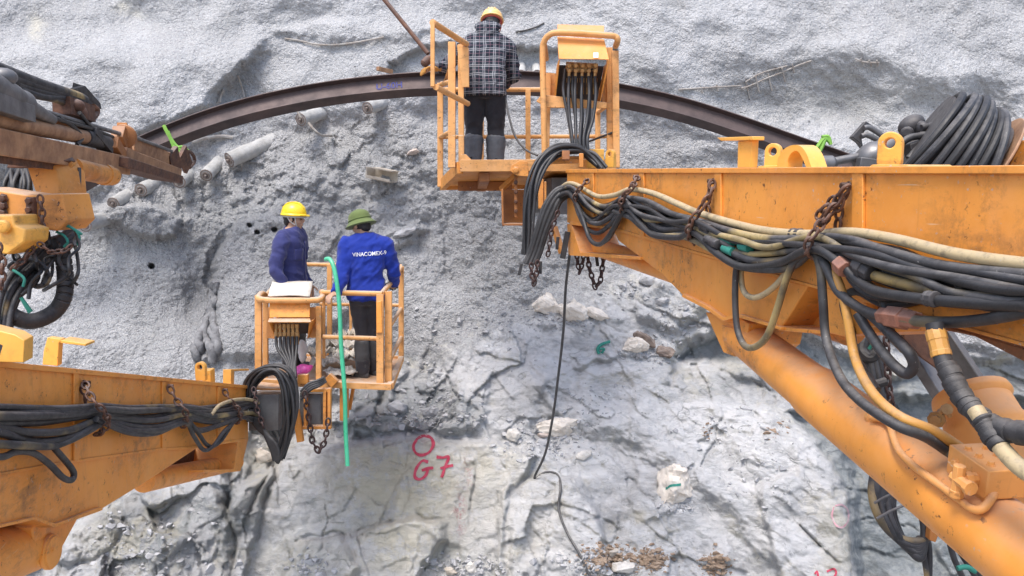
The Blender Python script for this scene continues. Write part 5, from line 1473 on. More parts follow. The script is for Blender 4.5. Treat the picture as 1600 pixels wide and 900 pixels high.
# =================================================================== orange drill arm behind the right cylinder
T = thing('drill_arm', 'pale orange drill arm with bolted housing behind the right lift cylinder', 'drill arm', P(1530, 760, 3.0))
a0 = P(1515, 616, 3.0); ax = (P(1650, 900, 2.6) - a0).normalized()
m = MB(); m.lathe(a0, ax, [(0, .02), (.0, .135), (.018, .14), (.03, .14), (.045, .128), (.12, .135), (.13, .142), (.16, .142), (.17, .136), (.5, .16), (1.2, .17)], 36)
m.lathe(a0 + ax * .002 + V((.035, 0, 0.004)), -ax, [(0, .06), (.006, .06), (.007, .045), (.014, .045), (.015, .03), (.03, .03), (.031, .016), (.045, .016)], 18)
hs_ = m.build('housing', M['peach'], T, 0, 40)
m = MB()
pz = P(1464, 655, 2.86)
m.lathe(pz, V((-.6, -.8, .1)), [(-.03, .022), (.0, .022), (.0, .03), (.02, .03), (.02, .018), (.045, .018)], 8)
m.lathe(P(1474, 642, 2.84), V((-.2, -.9, .4)), [(-.03, .014), (.03, .014), (.03, .02), (.045, .02)], 8)
m.tube(spl([P(1468, 645, 2.83), P(1478, 640, 2.82), P(1484, 650, 2.84)], 5), .008, 8)
m.build('grease_fitting', M['brass'], hs_, .002)
m = MB(); m.tube(spl([P(1555, 690, 2.62), P(1572, 712, 2.58), P(1590, 740, 2.56), P(1640, 800, 2.5)], 6), .012, 8); m.build('grease_pipe', M['peach'], hs_)
m = MB(); m.bar(P(1415, 520, 3.6), P(1505, 660, 3.5), .13, .05, V((0.6, -.8, 0))); m.bar(P(1452, 500, 3.7), P(1545, 640, 3.6), .04, .12, V((0.6, -.8, 0))); m.build('grey_link', M['grey_steel'], T, .005)
m = MB(); m.prism([P(1410, 500, 3.4), P(1440, 510, 3.4), P(1466, 560, 3.4), P(1468, 580, 3.4), P(1440, 560, 3.4), P(1412, 530, 3.4)], V((.02, .1, 0))); m.build('link_hinge', M['rusty'], T, .006)
for k in range(7):
    s = k - 3
    tube_obj('hose', [P(1362 + s * 2, 505, 4.1 + s * .02), P(1360 + s * 3, 540, 4.1), P(1366 + s * 4, 580, 4.08 + (k % 2) * .05), P(1374 + s * 4, 620, 4.05), P(1384 + s * 3.4, 660, 4.0), P(1392 + s * 4, 720, 4.0), P(1396 + s * 7, 770, 4.0)], .02, M['hose'], T)
chain_obj([P(1384, 500, 3.98), P(1386, 560, 3.98), P(1388, 600, 3.96), P(1394, 640, 3.95)], T, .055, .007, 'chain_dark')
m = MB(); m.tube(spl([P(1350, 528, 4.0), P(1346, 548, 3.98), P(1360, 560, 3.95), P(1374, 548, 3.95)], 6), .026, 10); m.tube(spl([P(1352, 560, 3.98), P(1350, 590, 3.96), P(1366, 600, 3.93), P(1384, 596, 3.93)], 6), .022, 10); m.build('sleeved_hose', M['rubber'], T)
tube_obj('cord_tie', [P(1358, 545, 3.92), P(1366, 536, 3.9), P(1374, 552, 3.9)], .008, M['teal_rope'], T)
# tangle below the cylinder
for k in range(9):
    c_ = 0.6 + 0.09 * k
    pts = [P(1366 + k * 5, 735 - k * 2, 3.9), P(1362 + k * 4, 770 + k * 2, 3.85), P(1372 + k * 4, 806 + k * 3, 3.8 + (k % 3) * .04), P(1396 + k * 3.5, 836 + k * 3.2, 3.8), P(1428 + k * 1.5, 846 + k * 3, 3.8), P(1452 - k, 838 - k * 2, 3.82), P(1456 - k * 3, 806 - k * 3, 3.85), P(1446 - k * 3, 780, 3.9)]
    tube_obj('hose', pts, .019, M['hose'], T)
for pts in ([(1436, 838), (1444, 870), (1450, 910)], [(1446, 830), (1452, 860), (1452, 910)], [(1484, 850), (1492, 876), (1508, 910)], [(1490, 846), (1506, 872), (1530, 910)], [(1498, 860), (1520, 886), (1545, 915)]):
    tube_obj('hose', [P(x, y, 3.85) for x, y in pts], .014, M['hose'], T)
for pts in ([(1366, 786), (1384, 776), (1402, 770), (1420, 782)], [(1370, 810), (1392, 798), (1412, 790)]):
    tube_obj('cord_tie', [P(x, y, 3.72) for x, y in pts], .006, M['grey_steel'], T)
tube_obj('cord_tie', [P(1496, 888, 3.7), P(1510, 886, 3.7), P(1524, 893, 3.7)], .012, M['teal_rope'], T)
m = MB(); m.prism([P(1454, 822, 3.75), P(1468, 832, 3.75), P(1462, 848, 3.75), P(1452, 844, 3.75)], V((0, .04, 0))); m.build('tag_plate', M['rust_orange'], T, .003)
# =================================================================== steel arch rib
arc3 = spl([P(x, y, 9.5) for x, y in [(40, 336)] + ARC + [(1420, 304)]], 8)
m = MB()
FWd, WH, TF, TW = 0.165, 0.235, 0.014, 0.010
prof = [(-FWd / 2, WH / 2), (FWd / 2, WH / 2), (FWd / 2, WH / 2 - TF), (TW / 2, WH / 2 - TF), (TW / 2, -WH / 2 + TF), (FWd / 2, -WH / 2 + TF), (FWd / 2, -WH / 2),
        (-FWd / 2, -WH / 2), (-FWd / 2, -WH / 2 + TF), (-TW / 2, -WH / 2 + TF), (-TW / 2, WH / 2 - TF), (-FWd / 2, WH / 2 - TF)]
vs, fs = [], []
th_ = R(20)
frames = []
for i, p in enumerate(arc3):
    tg = (arc3[min(i + 1, len(arc3) - 1)] - arc3[max(i - 1, 0)]).normalized()
    nn = tg.cross(FW).normalized()
    if nn.z < 0: nn = -nn
    yy = FW
    f = -yy * math.cos(th_) + nn * math.sin(th_)
    wv_ = nn * math.cos(th_) + yy * math.sin(th_)
    frames.append((p, tg, f, wv_))
    for (a, b) in prof: vs.append(p + f * a + wv_ * b)
k_ = len(prof)
for i in range(len(arc3) - 1):
    for k in range(k_):
        j = (k + 1) % k_
        fs.append((i * k_ + k, i * k_ + j, (i + 1) * k_ + j, (i + 1) * k_ + k))
fs += [tuple(range(k_)), tuple((len(arc3) - 1) * k_ + k for k in range(k_))]
m.add(vs, fs)
arch = m.build('steel_arch', M['arch'], None, 0.003, 30)
tag(arch, 'long curved dark brown steel beam standing against the sprayed concrete face', 'steel beam')


def text_mesh(body, size, offset=0.0):
    cu = bpy.data.curves.new('lettering', 'FONT')
    cu.body = body; cu.size = size; cu.align_x = 'CENTER'; cu.align_y = 'CENTER'; cu.offset = offset
    o = bpy.data.objects.new('lettering_tmp', cu); link(o)
    bpy.context.view_layer.update()
    me_ = bpy.data.meshes.new_from_object(o.evaluated_get(bpy.context.evaluated_depsgraph_get()))
    vs_ = [v.co.copy() for v in me_.vertices]; fs_ = [tuple(p.vertices) for p in me_.polygons]
    bpy.data.objects.remove(o); bpy.data.curves.remove(cu); bpy.data.meshes.remove(me_)
    return vs_, fs_


tv, tf = text_mesh('U-60H', 0.115, 0.002)
best = min(frames, key=lambda fr: (fr[0] - P(611, 134, 9.5)).length)
p_, tg_, f_, w_ = best
m = MB(); m.add([p_ + tg_ * v.x + w_ * v.y + f_ * (TW / 2 + 0.004) for v in tv], tf)
m.build('chalk_lettering', M['blue_chalk'], arch)
for lab, pts in (('bright green strap knotted round the left end of the steel arch', [[(256, 196), (262, 208), (272, 224), (284, 236)], [(262, 205), (268, 220), (276, 240)], [(270, 226), (284, 240), (292, 240)], [(276, 232), (286, 230), (296, 238)]]),
                 ('light green strap tied round the right end of the steel arch', [[(1268, 244), (1278, 228), (1288, 216), (1296, 222)], [(1276, 246), (1284, 230), (1290, 217)], [(1284, 214), (1294, 214), (1298, 226)], [(1266, 250), (1276, 246)]])):
    m = MB()
    for st in pts:
        m.tube(spl([P(x, y, 9.3) for x, y in st], 5), .022, 6)
    o = m.build('strap', M['green_strap']); tag(o, lab, 'strap', 'green straps on the arch')

# =================================================================== pipes of the umbrella
PIPES = [
    (470, 187, 516, 172, .085, 'short grey pipe under the arch, the one with a bent wire hanging from its end'),
    (574, 169, 612, 157, .080, 'short grey pipe highest under the arch, nearest the upper basket'),
    (358, 250, 446, 213, .100, 'longest and thickest cement coated pipe, sticking out under the left part of the arch'),
    (322, 274, 352, 244, .082, 'grey pipe just below and left of the longest pipe'),
    (280, 284, 306, 266, .084, 'grey pipe with brown end near the stop of the rusty feed rail'),
    (220, 297, 258, 280, .086, 'grey pipe with dark ringed end under the rusty feed rails'),
    (177, 318, 226, 290, .080, 'grey pipe half sunk in concrete, third up from the lower end of the pipe row'),
    (133, 352, 172, 338, .084, 'lowest grey pipe of the row, beside the green tied hoses'),
    (839, 116, 837, 96, .062, 'short white tube standing behind the arch close to the control box'),
    (814, 116, 815, 93, .062, 'short white tube standing behind the arch close to the plaid jacket'),
]
for (u0, v0, u1, v1, r, lab) in PIPES:
    white = r < .06
    d1_ = 9.72 if white else wd(u1, v1)
    d0_ = 9.70 if white else min(wd(u0, v0) - .16, d1_ - .30)
    e0, e1 = P(u0, v0, d0_), P(u1 - (0 if white else (u1 - u0) * .12), v1 - (0 if white else (v1 - v0) * .12), d1_ + (0 if white else .16))
    axp = (e1 - e0).normalized()
    o = thing('anchor_pipe', lab, 'pipe', e1 if not white else e1, 'pipes sticking out round the arch')
    m = MB()
    n_ = 40
    L_ = (e1 - e0).length
    m.lathe(e0, axp, [(L_ * i / n_, r) for i in range(n_ + 1)], 22)
    if not white:
        for i, v in enumerate(m.v):
            c_ = e0 + axp * (v - e0).dot(axp)
            s_ = (v - e0).dot(axp) / L_
            m.v[i] = c_ + (v - c_) * (1 + .10 * mnoise.noise(v * 9) * min(1, s_ * 6) + .07 * mnoise.noise(v * 28) + .05 * s_)
    m.build('tube', M['white_tube'] if white else M['pipe'], o, 0, 60)
    m = MB()
    m.lathe(e0 + axp * .01, -axp, [(0, r * .99), (.012, r * .99), (.014, r * .80), (.006, r * .74), (.006, r * .62), (.022, r * .6), (.024, r * .40), (.01, r * .36), (.01, r * .22), (.05, r * .2), (.052, r * .08)], 22)
    m.build('end_nut', M['white_tube'] if white else M['pipe_end'], o, 0, 30)
m = MB(); m.tube(spl([P(482, 192, 10.0), P(490, 202, 10.0), P(502, 211, 10.1), P(518, 212, wd(518, 212) - .02)], 6), .016, 8); m.tube(spl([P(464, 172, 9.9), P(467, 178, 9.9), P(470, 184, 9.9)], 4), .014, 8)
o = m.build('bent_wire', M['wire']); tag(o, 'short bent grey wire curling down from the pipe end under the arch', 'wire')
m = MB(); m.tube(spl([Wp(300, 222, .1), Wp(320, 216, .08), Wp(345, 213, .05), Wp(364, 215, .01)], 5), .025, 8)
o = m.build('rebar_stub', M['wire']); tag(o, 'cement coated bar lying under the arch above the longest pipe', 'steel bar')

# =================================================================== stones, scraps and rubble on the face
def hull(c, rx, ry, rz, n, rnd, m=None):
    bm = bmesh.new()
    for i in range(n):
        v = V((rnd.gauss(0, 1), rnd.gauss(0, 1), rnd.gauss(0, 1))).normalized()
        s = rnd.uniform(.82, 1.08)
        bm.verts.new((v.x * rx * s, v.y * ry * s, v.z * rz * s))
    r_ = bmesh.ops.convex_hull(bm, input=bm.verts)
    bmesh.ops.delete(bm, geom=[g_ for g_ in r_['geom_interior'] if isinstance(g_, bmesh.types.BMVert)], context='VERTS')
    bm.verts.index_update()
    vs_ = [c + v.co for v in bm.verts]; fs_ = [tuple(v.index for v in f.verts) for f in bm.faces]
    bm.free()
    return vs_, fs_


def stone(u, v, wpx, hpx, mat, label, seed, tilt=0.0, deep=.8, cat='stone', name='loose_stone', n=20):
    rnd = random.Random(seed)
    d = wd(u, v)
    s = d / F
    vs_, fs_ = hull(V((0, 0, 0)), wpx / 2 * s * 1.08, wpx / 2 * s * deep, hpx / 2 * s * 1.08, n, rnd)
    rot = Matrix.Rotation(R(tilt), 3, 'Y')
    c = Wp(u, v, hpx / 2 * s * .45)
    m = MB(); m.add([c + rot @ x for x in vs_], fs_)
    o = m.build(name, M[mat], None, min(wpx, hpx) * s * .03, 25, 3)
    # roughen: subdivide and push the skin about so that it is chipped rather than cut
    bm = bmesh.new(); bm.from_mesh(o.data)
    bmesh.ops.triangulate(bm, faces=bm.faces)
    for _ in range(3):
        bmesh.ops.subdivide_edges(bm, edges=bm.edges, cuts=1, use_grid_fill=True)
    if mat != 'bag': bmesh.ops.smooth_vert(bm, verts=bm.verts, factor=.35, use_axis_x=True, use_axis_y=True, use_axis_z=True)
    size = min(wpx, hpx) * s
    for vv in bm.verts:
        q = vv.co * (2.2 / size)
        k = mnoise.fractal(q, .9, 2.1, 4) * .09 * size
        if mat == 'bag': k = (.3 - abs(mnoise.noise(q * 1.6)) - .6 * abs(mnoise.noise(q * 3.4))) * .13 * size
        vv.co += vv.normal * k
    bm.to_mesh(o.data); bm.free()
    o.modifiers.clear()
    o.data.polygons.foreach_set('use_smooth', [True] * len(o.data.polygons))
    o.data.set_sharp_from_angle(angle=R(9 if mat == 'bag' else 24))
    tag(o, label, cat, 'crumpled cement bags on the slope' if mat == 'bag' else 'loose stones on the rock face')
    return o


stone(855, 478, 50, 38, 'bag', 'crumpled pale cement bag lying left of the hanging cable', 3, 25, .6, 'cement bag', 'cement_bag')
stone(897, 490, 44, 42, 'bag', 'crumpled pale cement bag with a dark fold just right of the hanging cable', 5, 0, .7, 'cement bag', 'cement_bag')
stone(882, 484, 24, 20, 'bag', 'small crumpled bag scrap right behind the hanging cable', 6, 0, .7, 'cement bag', 'cement_bag')
stone(931, 490, 46, 20, 'bag', 'flat piece of pale bag at the right end of the bag row', 8, 20, .6, 'cement bag', 'cement_bag')
stone(994, 541, 40, 32, 'bag', 'cream crumpled bag lying on a brown stone in the middle of the slope', 11, 10, .7, 'cement bag', 'cement_bag')
stone(1006, 529, 44, 24, 'stone_brown', 'brown stone behind the cream crumpled bag', 12, 30, .6)
stone(1040, 551, 36, 22, 'stone_brown', 'brown crumbling stone right of the cream crumpled bag', 14, 15, .7)
stone(873, 668, 70, 32, 'bag', 'flat crumpled pinkish cream bag behind the lower part of the hanging cable', 17, -6, .4, 'cement bag', 'cement_bag')
stone(850, 679, 22, 10, 'stone_pink', 'small pinkish chip under the flat crumpled bag', 18, 0, .6)
big_ = stone(1053, 762, 62, 74, 'bag', 'large crumpled whitish cement bag with a green printed stripe low on the slope', 21, 12, .6, 'cement bag', 'cement_bag', 30)
stone(803, 680, 24, 24, 'stone_white', 'white stone among grey chips above the painted rock', 23, 0, .7)
stone(912, 711, 30, 14, 'stone_white', 'small flat white stone below the flat crumpled bag', 26, -25, .6)
stone(1012, 436, 34, 24, 'stone_grey', 'pale grey stone at the top of the rocky part under the right boom', 28, 30, .7)
stone(1035, 470, 26, 12, 'stone_grey', 'flat grey stone just below the right boom gusset', 29, -10, .7)
stone(975, 886, 54, 16, 'stone_white', 'flat whitish stone at the bottom edge beside brown soil', 31, -6, .6)
stone(958, 862, 22, 14, 'stone_tan', 'small tan stone in the brown soil at the bottom', 33, 0, .7)
stone(735, 888, 20, 22, 'stone_white', 'upright white stone at the bottom in dark gravel', 36, 10, .7)
stone(705, 892, 22, 14, 'stone_tan', 'brownish stone at the bottom in dark gravel', 37, 25, .7)
stone(632, 364, 40, 14, 'stone_grey', 'flat grey stone right of the man in the green sun helmet', 39, -20, .7)
stone(646, 237, 22, 10, 'stone_pink', 'small reddish stone chip high under the arch', 41, -20, .6)
stone(620, 636, 36, 20, 'stone_grey', 'grey block on the ledge right of the lower basket', 43, 8, .7)
stone(672, 645, 30, 24, 'stone_grey', 'grey lumpy stone on the ledge above the red circle', 45, -8, .7)
stone(412, 712, 34, 30, 'stone_tan', 'ochre rock lump under the hose loop of the left boom', 47, 0, .6)
# green paint stripe on the boulder
bvh = BVHTree.FromPolygons([v.co for v in big_.data.vertices], [tuple(p.vertices) for p in big_.data.polygons])
m = MB()
for st in ([(1040, 764), (1048, 759), (1056, 758), (1064, 757)],):
    pts = spl([V((x, y, 0)) for x, y in st], 6)
    vs_, fs_ = [], []
    for i, p in enumerate(pts):
        for k in (-1, 1):
            u_, v_ = p.x, p.y + k * 2.0
            r_ = (P(u_, v_, 1) - CAM).normalized()
            hit = bvh.ray_cast(CAM, r_)
            vs_.append((hit[0] if hit[0] is not None else Wp(u_, v_, .3)) - r_ * .006)
    for i in range(len(pts) - 1): fs_.append((2 * i, 2 * i + 1, 2 * i + 3, 2 * i + 2))
    m.add(vs_, fs_)
m.build('printed_stripe', M['teal_rope'], big_)
m = MB(); m.tube(spl([Wp(936, 553, .03), Wp(934, 545, .05), Wp(940, 538, .04), Wp(952, 534, .03)], 5), .02, 6); m.tube(spl([Wp(936, 546, .05), Wp(944, 545, .05), Wp(940, 552, .03)], 4), .014, 6)
tag(m.build('cord_scrap', M['teal_rope']), 'scrap of teal cord lying on the slope below the crumpled bags', 'cord')
# gravel
m = MB()
rnd = random.Random(99)
AREAS = [(560, 645, 770, 672, 150), (770, 655, 930, 722, 190), (990, 470, 1115, 565, 170), (925, 440, 1060, 475, 70), (110, 780, 330, 900, 120), (670, 868, 790, 905, 210), (1050, 630, 1250, 720, 60), (640, 540, 710, 650, 90),
         (860, 855, 1010, 905, 200), (845, 660, 900, 690, 50), (1030, 775, 1085, 805, 50), (835, 490, 945, 512, 80), (970, 545, 1060, 566, 80), (560, 600, 760, 672, 120), (800, 480, 900, 520, 60), (100, 850, 350, 905, 60), (440, 860, 520, 905, 60), (1100, 690, 1250, 800, 60), (500, 610, 560, 680, 60), (640, 430, 860, 560, 90), (870, 600, 1000, 660, 60)]
for (x0, y0, x1, y1, n_) in AREAS:
    for _ in range(n_):
        u_ = rnd.gauss((x0 + x1) / 2, (x1 - x0) / 4); v_ = rnd.gauss((y0 + y1) / 2, (y1 - y0) / 4)
        r_ = min(.07, .009 + rnd.expovariate(85))
        m.add(*hull(Wp(u_, v_, r_ * .15), r_ * rnd.uniform(.8, 1.4), r_, r_ * rnd.uniform(.5, 1), 9, rnd))
o = m.build('gravel', M['stone_grey'], None, 0, 20); tag(o, 'grey stone chips and gravel strewn over the rock ledges', 'gravel', None, 'stuff')
m = MB()
for (x0, y0, x1, y1, n_) in [(905, 848, 985, 895, 420), (985, 855, 1050, 895, 320), (1095, 862, 1140, 905, 260), (1095, 660, 1115, 690, 25), (1195, 655, 1240, 690, 25)]:
    for _ in range(n_):
        u_ = rnd.gauss((x0 + x1) / 2, (x1 - x0) / 4.6); v_ = rnd.gauss((y0 + y1) / 2, (y1 - y0) / 4.6)
        r_ = min(.05, .006 + rnd.expovariate(110))
        m.add(*hull(Wp(u_, v_, r_ * .3), r_ * 1.4, r_, r_ * .8, 9, rnd))
o = m.build('brown_rubble', M['soil'], None, 0, 20); tag(o, 'brown earth and rubble in the hollows low on the slope', 'rubble', None, 'stuff')
# twisted cemented cloth hanging in the cleft
m = MB()
for k in range(6):
    ph = k * 1.05
    pts = []
    for i in range(13):
        f_ = i / 12
        wdt = 4 + 15 * sst(.35, .9, np.float64(f_)) - 8 * sst(.85, 1.0, np.float64(f_))
        pts.append(Wp(336 - 16 * f_ + float(wdt) * math.sin(f_ * 5.5 + ph), 440 + f_ * 124, .07 + .004 * float(wdt) * math.cos(f_ * 5.5 + ph)))
    m.tube(spl(pts, 5), .040, 9, rf=lambda s_: .6 + .9 * s_ - .8 * max(0, s_ - .8))
for i, v in enumerate(m.v): m.v[i] = v + V((1, 1, 1)) * (.018 * mnoise.noise(v * 16))
tag(m.build('twisted_cloth', mat_plain('cemented_cloth', (0.25, 0.25, 0.255), (0.13, 0.13, 0.135), 12, 0.95, 0, .9, 30, bd=.015), None, 0, 60), 'grey twisted cloth caked in cement hanging in a cleft of the face', 'cloth')
# broken box
m = MB()
b0 = V((0, 0, 0)); bx, by, bz = V((.15, 0, -.03)), V((.03, .12, 0)), V((.01, -.015, .065))
c = Wp(597, 273, .12)
m.box(c - bz, bx, by, bz * .08); m.box(c - by - bz * .75, bx, by * .06, bz * .25); m.box(c + by, bx, by * .06, bz); m.box(c - bx, bx * .06, by, bz)
m.box(c + bz * 1.1 + bx * .25, bx * .85, by * .9, bz * .08 + V((.01, 0, 0.002)))
tag(m.build('broken_box', M['card'], None, .003), 'small open cardboard box lodged in the sprayed concrete under the arch', 'box')

# wires on the face
def wire(ptss, r, mat, label, cat, name, off=.02, group=None):
    m = MB()
    for p_ in ptss: m.tube(spl([Wp(x, y, off) for x, y in p_], 5), r, 6)
    o = m.build(name, M[mat]); tag(o, label, cat, group); return o
teeth = []
main = [(1158, 138), (1172, 134), (1196, 123), (1222, 113), (1250, 101), (1268, 95)]
teeth.append(main); teeth.append([(1165, 128), (1190, 114), (1230, 103)])
for (x, y, l) in ((1166, 128, 26), (1181, 120, 24), (1200, 114, 28), (1222, 106, 22), (1238, 100, 14), (1120, 132, 10), (1096, 136, 9)):
    teeth.append([(x, y), (x + l * .22, y + l)])
teeth.append([(1060, 140), (1090, 138), (1120, 136), (1158, 134)])
wire(teeth, .010, 'wire', 'torn edge of wire mesh with bent ends sticking out above the right boom', 'wire mesh', 'wire_mesh', .03)
wire([[(1336, 92), (1352, 97), (1374, 98)], [(1345, 92), (1350, 102)], [(1358, 94), (1362, 104)], [(1370, 94), (1372, 104)]], .010, 'wire', 'short bit of wire mesh poking from the brow at the upper right', 'wire mesh', 'wire_mesh', .03)
wire([[(445, 60), (470, 64), (500, 70), (545, 68), (600, 58)]], .012, 'wire', 'thin tan cord lying on the smooth concrete above the arch', 'cord', 'cord')
wire([[(806, 50), (822, 47), (838, 42), (850, 36)]], .012, 'cable', 'short dark wire on the concrete beside the orange hard hat', 'wire', 'wire')
wire([[(372, 118), (378, 136), (382, 152)]], .012, 'wire', 'thin pale wire hanging in the recess above the arch', 'wire', 'wire', .06)
wire([[(350, 140), (345, 150), (343, 160)]], .018, 'wire', 'short thick pale wire stub beside the arch top', 'wire', 'wire', .05)
m = MB(); m.bar(Wp(590, 107, .3), Wp(612, 112, .3), .05, .05); tag(m.build('wooden_wedge', M['rust_rail'], None, .004), 'short brown wedge resting on top of the arch', 'wedge')

# hanging black cable, green hose, rod
tag(tube_obj('hanging_cable', [P(890, 398, 7.2), P(884, 450, 7.4), P(880, 520, 7.7), P(872, 590, 8.0), P(864, 650, 8.25), P(852, 708, 8.45), P(835, 747, wd(835, 747) - .05), P(852, 738, wd(852, 738) - .03), P(870, 741, wd(870, 741) - .03), P(876, 760, wd(876, 760) - .03), P(873, 795, wd(873, 795) - .03), P(885, 830, wd(885, 830) - .03), P(905, 865, wd(905, 865) - .03), P(924, 905, wd(924, 905) - .03)], .013, M['cable'], None), 'thin dark cable hanging from the right boom down over the pale rock', 'cable')
tag(tube_obj('green_hose', [P(509, 405, 7.66), P(515, 405, 7.62), P(521, 416, 7.58), P(526, 440, 7.56), P(530.5, 480, 7.56), P(533, 540, 7.57), P(538.5, 610, 7.55), P(540, 670, 7.57), P(543, 728, 7.56)], .0205, M['green_hose'], None), 'bright green plastic hose hanging down beside the lower basket', 'hose')
rod = thing('steel_rod', 'long brown steel rod held up by the man in the plaid jacket', 'rod', P(668, 84, 8.05))
m = MB(); m.tube([P(520, -100, 8.4), P(669, 84, 8.05)], .023, 12); m.build('bar', M['rusty'], rod)
m = MB(); m.lathe(P(673, 90, 8.03), (P(662, 100, 8.0) - P(673, 90, 8.03)), [(0, .03), (.03, .046), (.10, .042), (.12, .025)], 12); m.build('coupling', M['rusty'], rod, .003)
tag(tube_obj('control_cord', [P(789, 150, 8.2), P(796, 185, 8.1), P(806, 215, 8.05), P(822, 234, 8.0), P(840, 243, 7.9)], .011, M['cable'], None), 'thin dark cord trailing from the plaid jacket to the basket floor', 'cord')
# sheet lying on the left control box
m = MB()
c00, c10, c11, c01 = P(419, 463, 7.58), P(484, 465, 7.58), P(489, 442, 7.98), P(426, 441, 7.98)
vs_, fs_ = [], []
for i in range(9):
    for j in range(7):
        a_, b_ = i / 8, j / 6
        p_ = c00.lerp(c10, a_).lerp(c01.lerp(c11, a_), b_)
        vs_.append(p_ + V((0, 0, .014 * mnoise.noise(p_ * 5) + .006)))
for i in range(8):
    for j in range(6): fs_.append((i * 7 + j, i * 7 + j + 1, (i + 1) * 7 + j + 1, (i + 1) * 7 + j))
m.add(vs_, fs_); o = m.build('cardboard_sheet', M['card_white'])
so_ = o.modifiers.new('thickness', 'SOLIDIFY'); so_.thickness = .012; so_.offset = 1
tag(o, 'pale cardboard sheet lying on the control box of the lower basket', 'cardboard')


def crumple(name, u, v, d, w, h, mat, label, cat, seed, lift=.02, group=None, rz=0):
    rnd = random.Random(seed)
    c = P(u, v, d) + V((0, 0, lift))
    m = MB(); n_ = 10
    vs_, fs_ = [], []
    rot = Matrix.Rotation(rz, 3, 'Z')
    for i in range(n_ + 1):
        for j in range(n_ + 1):
            a_, b_ = i / n_ - .5, j / n_ - .5
            q = V((a_ * w * 1.0, b_ * w * .9, 0))
            q.z = h * (mnoise.noise(V((a_ * 4.1, b_ * 4.1, seed))) + .6 * mnoise.noise(V((a_ * 9, b_ * 9, seed + 5))))
            q.x += .15 * w * mnoise.noise(V((b_ * 5, seed, 1))); q.y += .15 * w * mnoise.noise(V((a_ * 5, seed, 4)))
            vs_.append(c + rot @ q)
    for i in range(n_):
        for j in range(n_): fs_.append((i * (n_ + 1) + j, i * (n_ + 1) + j + 1, (i + 1) * (n_ + 1) + j + 1, (i + 1) * (n_ + 1) + j))
    m.add(vs_, fs_)
    o = m.build(name, M[mat], None, 0, 25)
    s_ = o.modifiers.new('thickness', 'SOLIDIFY'); s_.thickness = .006
    tag(o, label, cat, group); return o


G_ = 'scraps on the floor of the lower basket'
crumple('paper_scrap', 532, 588, 8.0, .28, .06, 'scrap', 'torn cement paper left of the rubber boots on the lower basket floor', 'paper scrap', 1, .05, G_, .4)
crumple('paper_scrap', 520, 572, 8.2, .34, .09, 'scrap', 'grey crumpled paper behind the green hose on the lower basket floor', 'paper scrap', 2, .06, G_, 1.0)
crumple('paper_scrap', 548, 566, 8.35, .30, .10, 'card_white', 'pale paper sheet further back on the lower basket floor', 'paper scrap', 3, .08, G_, .2)
crumple('paper_scrap', 530, 552, 8.6, .36, .12, 'scrap', 'big crumpled grey sheet at the back of the lower basket floor', 'paper scrap', 4, .12, G_, 2.0)
crumple('paper_scrap', 584, 578, 8.25, .22, .06, 'card', 'brown scrap right of the rubber boots on the lower basket floor', 'paper scrap', 5, .05, G_, .7)
crumple('paper_scrap', 588, 566, 8.4, .28, .10, 'card_white', 'whitish scrap behind the rubber boots at the right basket rail', 'paper scrap', 6, .08, G_, 1.6)
crumple('paper_scrap', 500, 560, 8.4, .26, .10, 'card_white', 'pale scrap beside the white bag in the lower basket', 'paper scrap', 7, .08, G_, .9)
crumple('paper_scrap', 556, 540, 8.8, .30, .12, 'card', 'brown cardboard scrap against the rear of the lower basket', 'paper scrap', 8, .14, G_, 2.6)
m = MB(); m.ell(P(473, 548, 8.1), V((.055, 0, 0)), V((0, .05, 0)), V((0, 0, .12)), 12, 10)
for i, v in enumerate(m.v): m.v[i] = v + V((.02, .02, .01)) * mnoise.noise(v * 14)
tag(m.build('white_bag', M['white_bag'], None, 0, 60), 'small white plastic bag beside the control box hoses of the lower basket', 'bag')
m = MB(); m.ell(P(472, 578, 7.75), V((.075, 0, 0)), V((0, .07, 0)), V((0, 0, .05)), 18, 12)
for i, v in enumerate(m.v): m.v[i] = v + V((.05, .05, .045)) * mnoise.noise(v * 17)
tag(m.build('pink_bag', M['pink'], None, 0, 40), 'crumpled bright pink plastic bag at the front of the lower basket floor', 'bag')

# =================================================================== people
def seg(m, p0, r0, p1, r1, n=14):
    p0, p1 = V(p0), V(p1)
    ax_ = p1 - p0; L_ = ax_.length
    m.lathe(p0, ax_, [(0, r0), (L_ * .5, (r0 + r1) / 2 * 1.02), (L_, r1)], n)
    for p, r in ((p0, r0), (p1, r1)):
        m.ell(p, V((r, 0, 0)), V((0, r, 0)), V((0, 0, r)), 12, 8)


def limb(m, pts, rs):
    for i in range(len(pts) - 1): seg(m, pts[i], rs[i], pts[i + 1], rs[i + 1])


def loft(m, rings, n=22):
    vs_, fs_ = [], []
    for (c, rx, ry) in rings:
        for k in range(n):
            a = 2 * math.pi * k / n
            ca_, sa_ = math.cos(a), math.sin(a)
            e = .8
            vs_.append(V(c) + V((math.copysign(abs(ca_) ** e, ca_) * rx, math.copysign(abs(sa_) ** e, sa_) * ry, 0)))
    for i in range(len(rings) - 1):
        for k in range(n):
            j = (k + 1) % n
            fs_.append((i * n + k, i * n + j, (i + 1) * n + j, (i + 1) * n + k))
    fs_ += [tuple(range(n - 1, -1, -1)), tuple((len(rings) - 1) * n + k for k in range(n))]
    m.add(vs_, fs_)


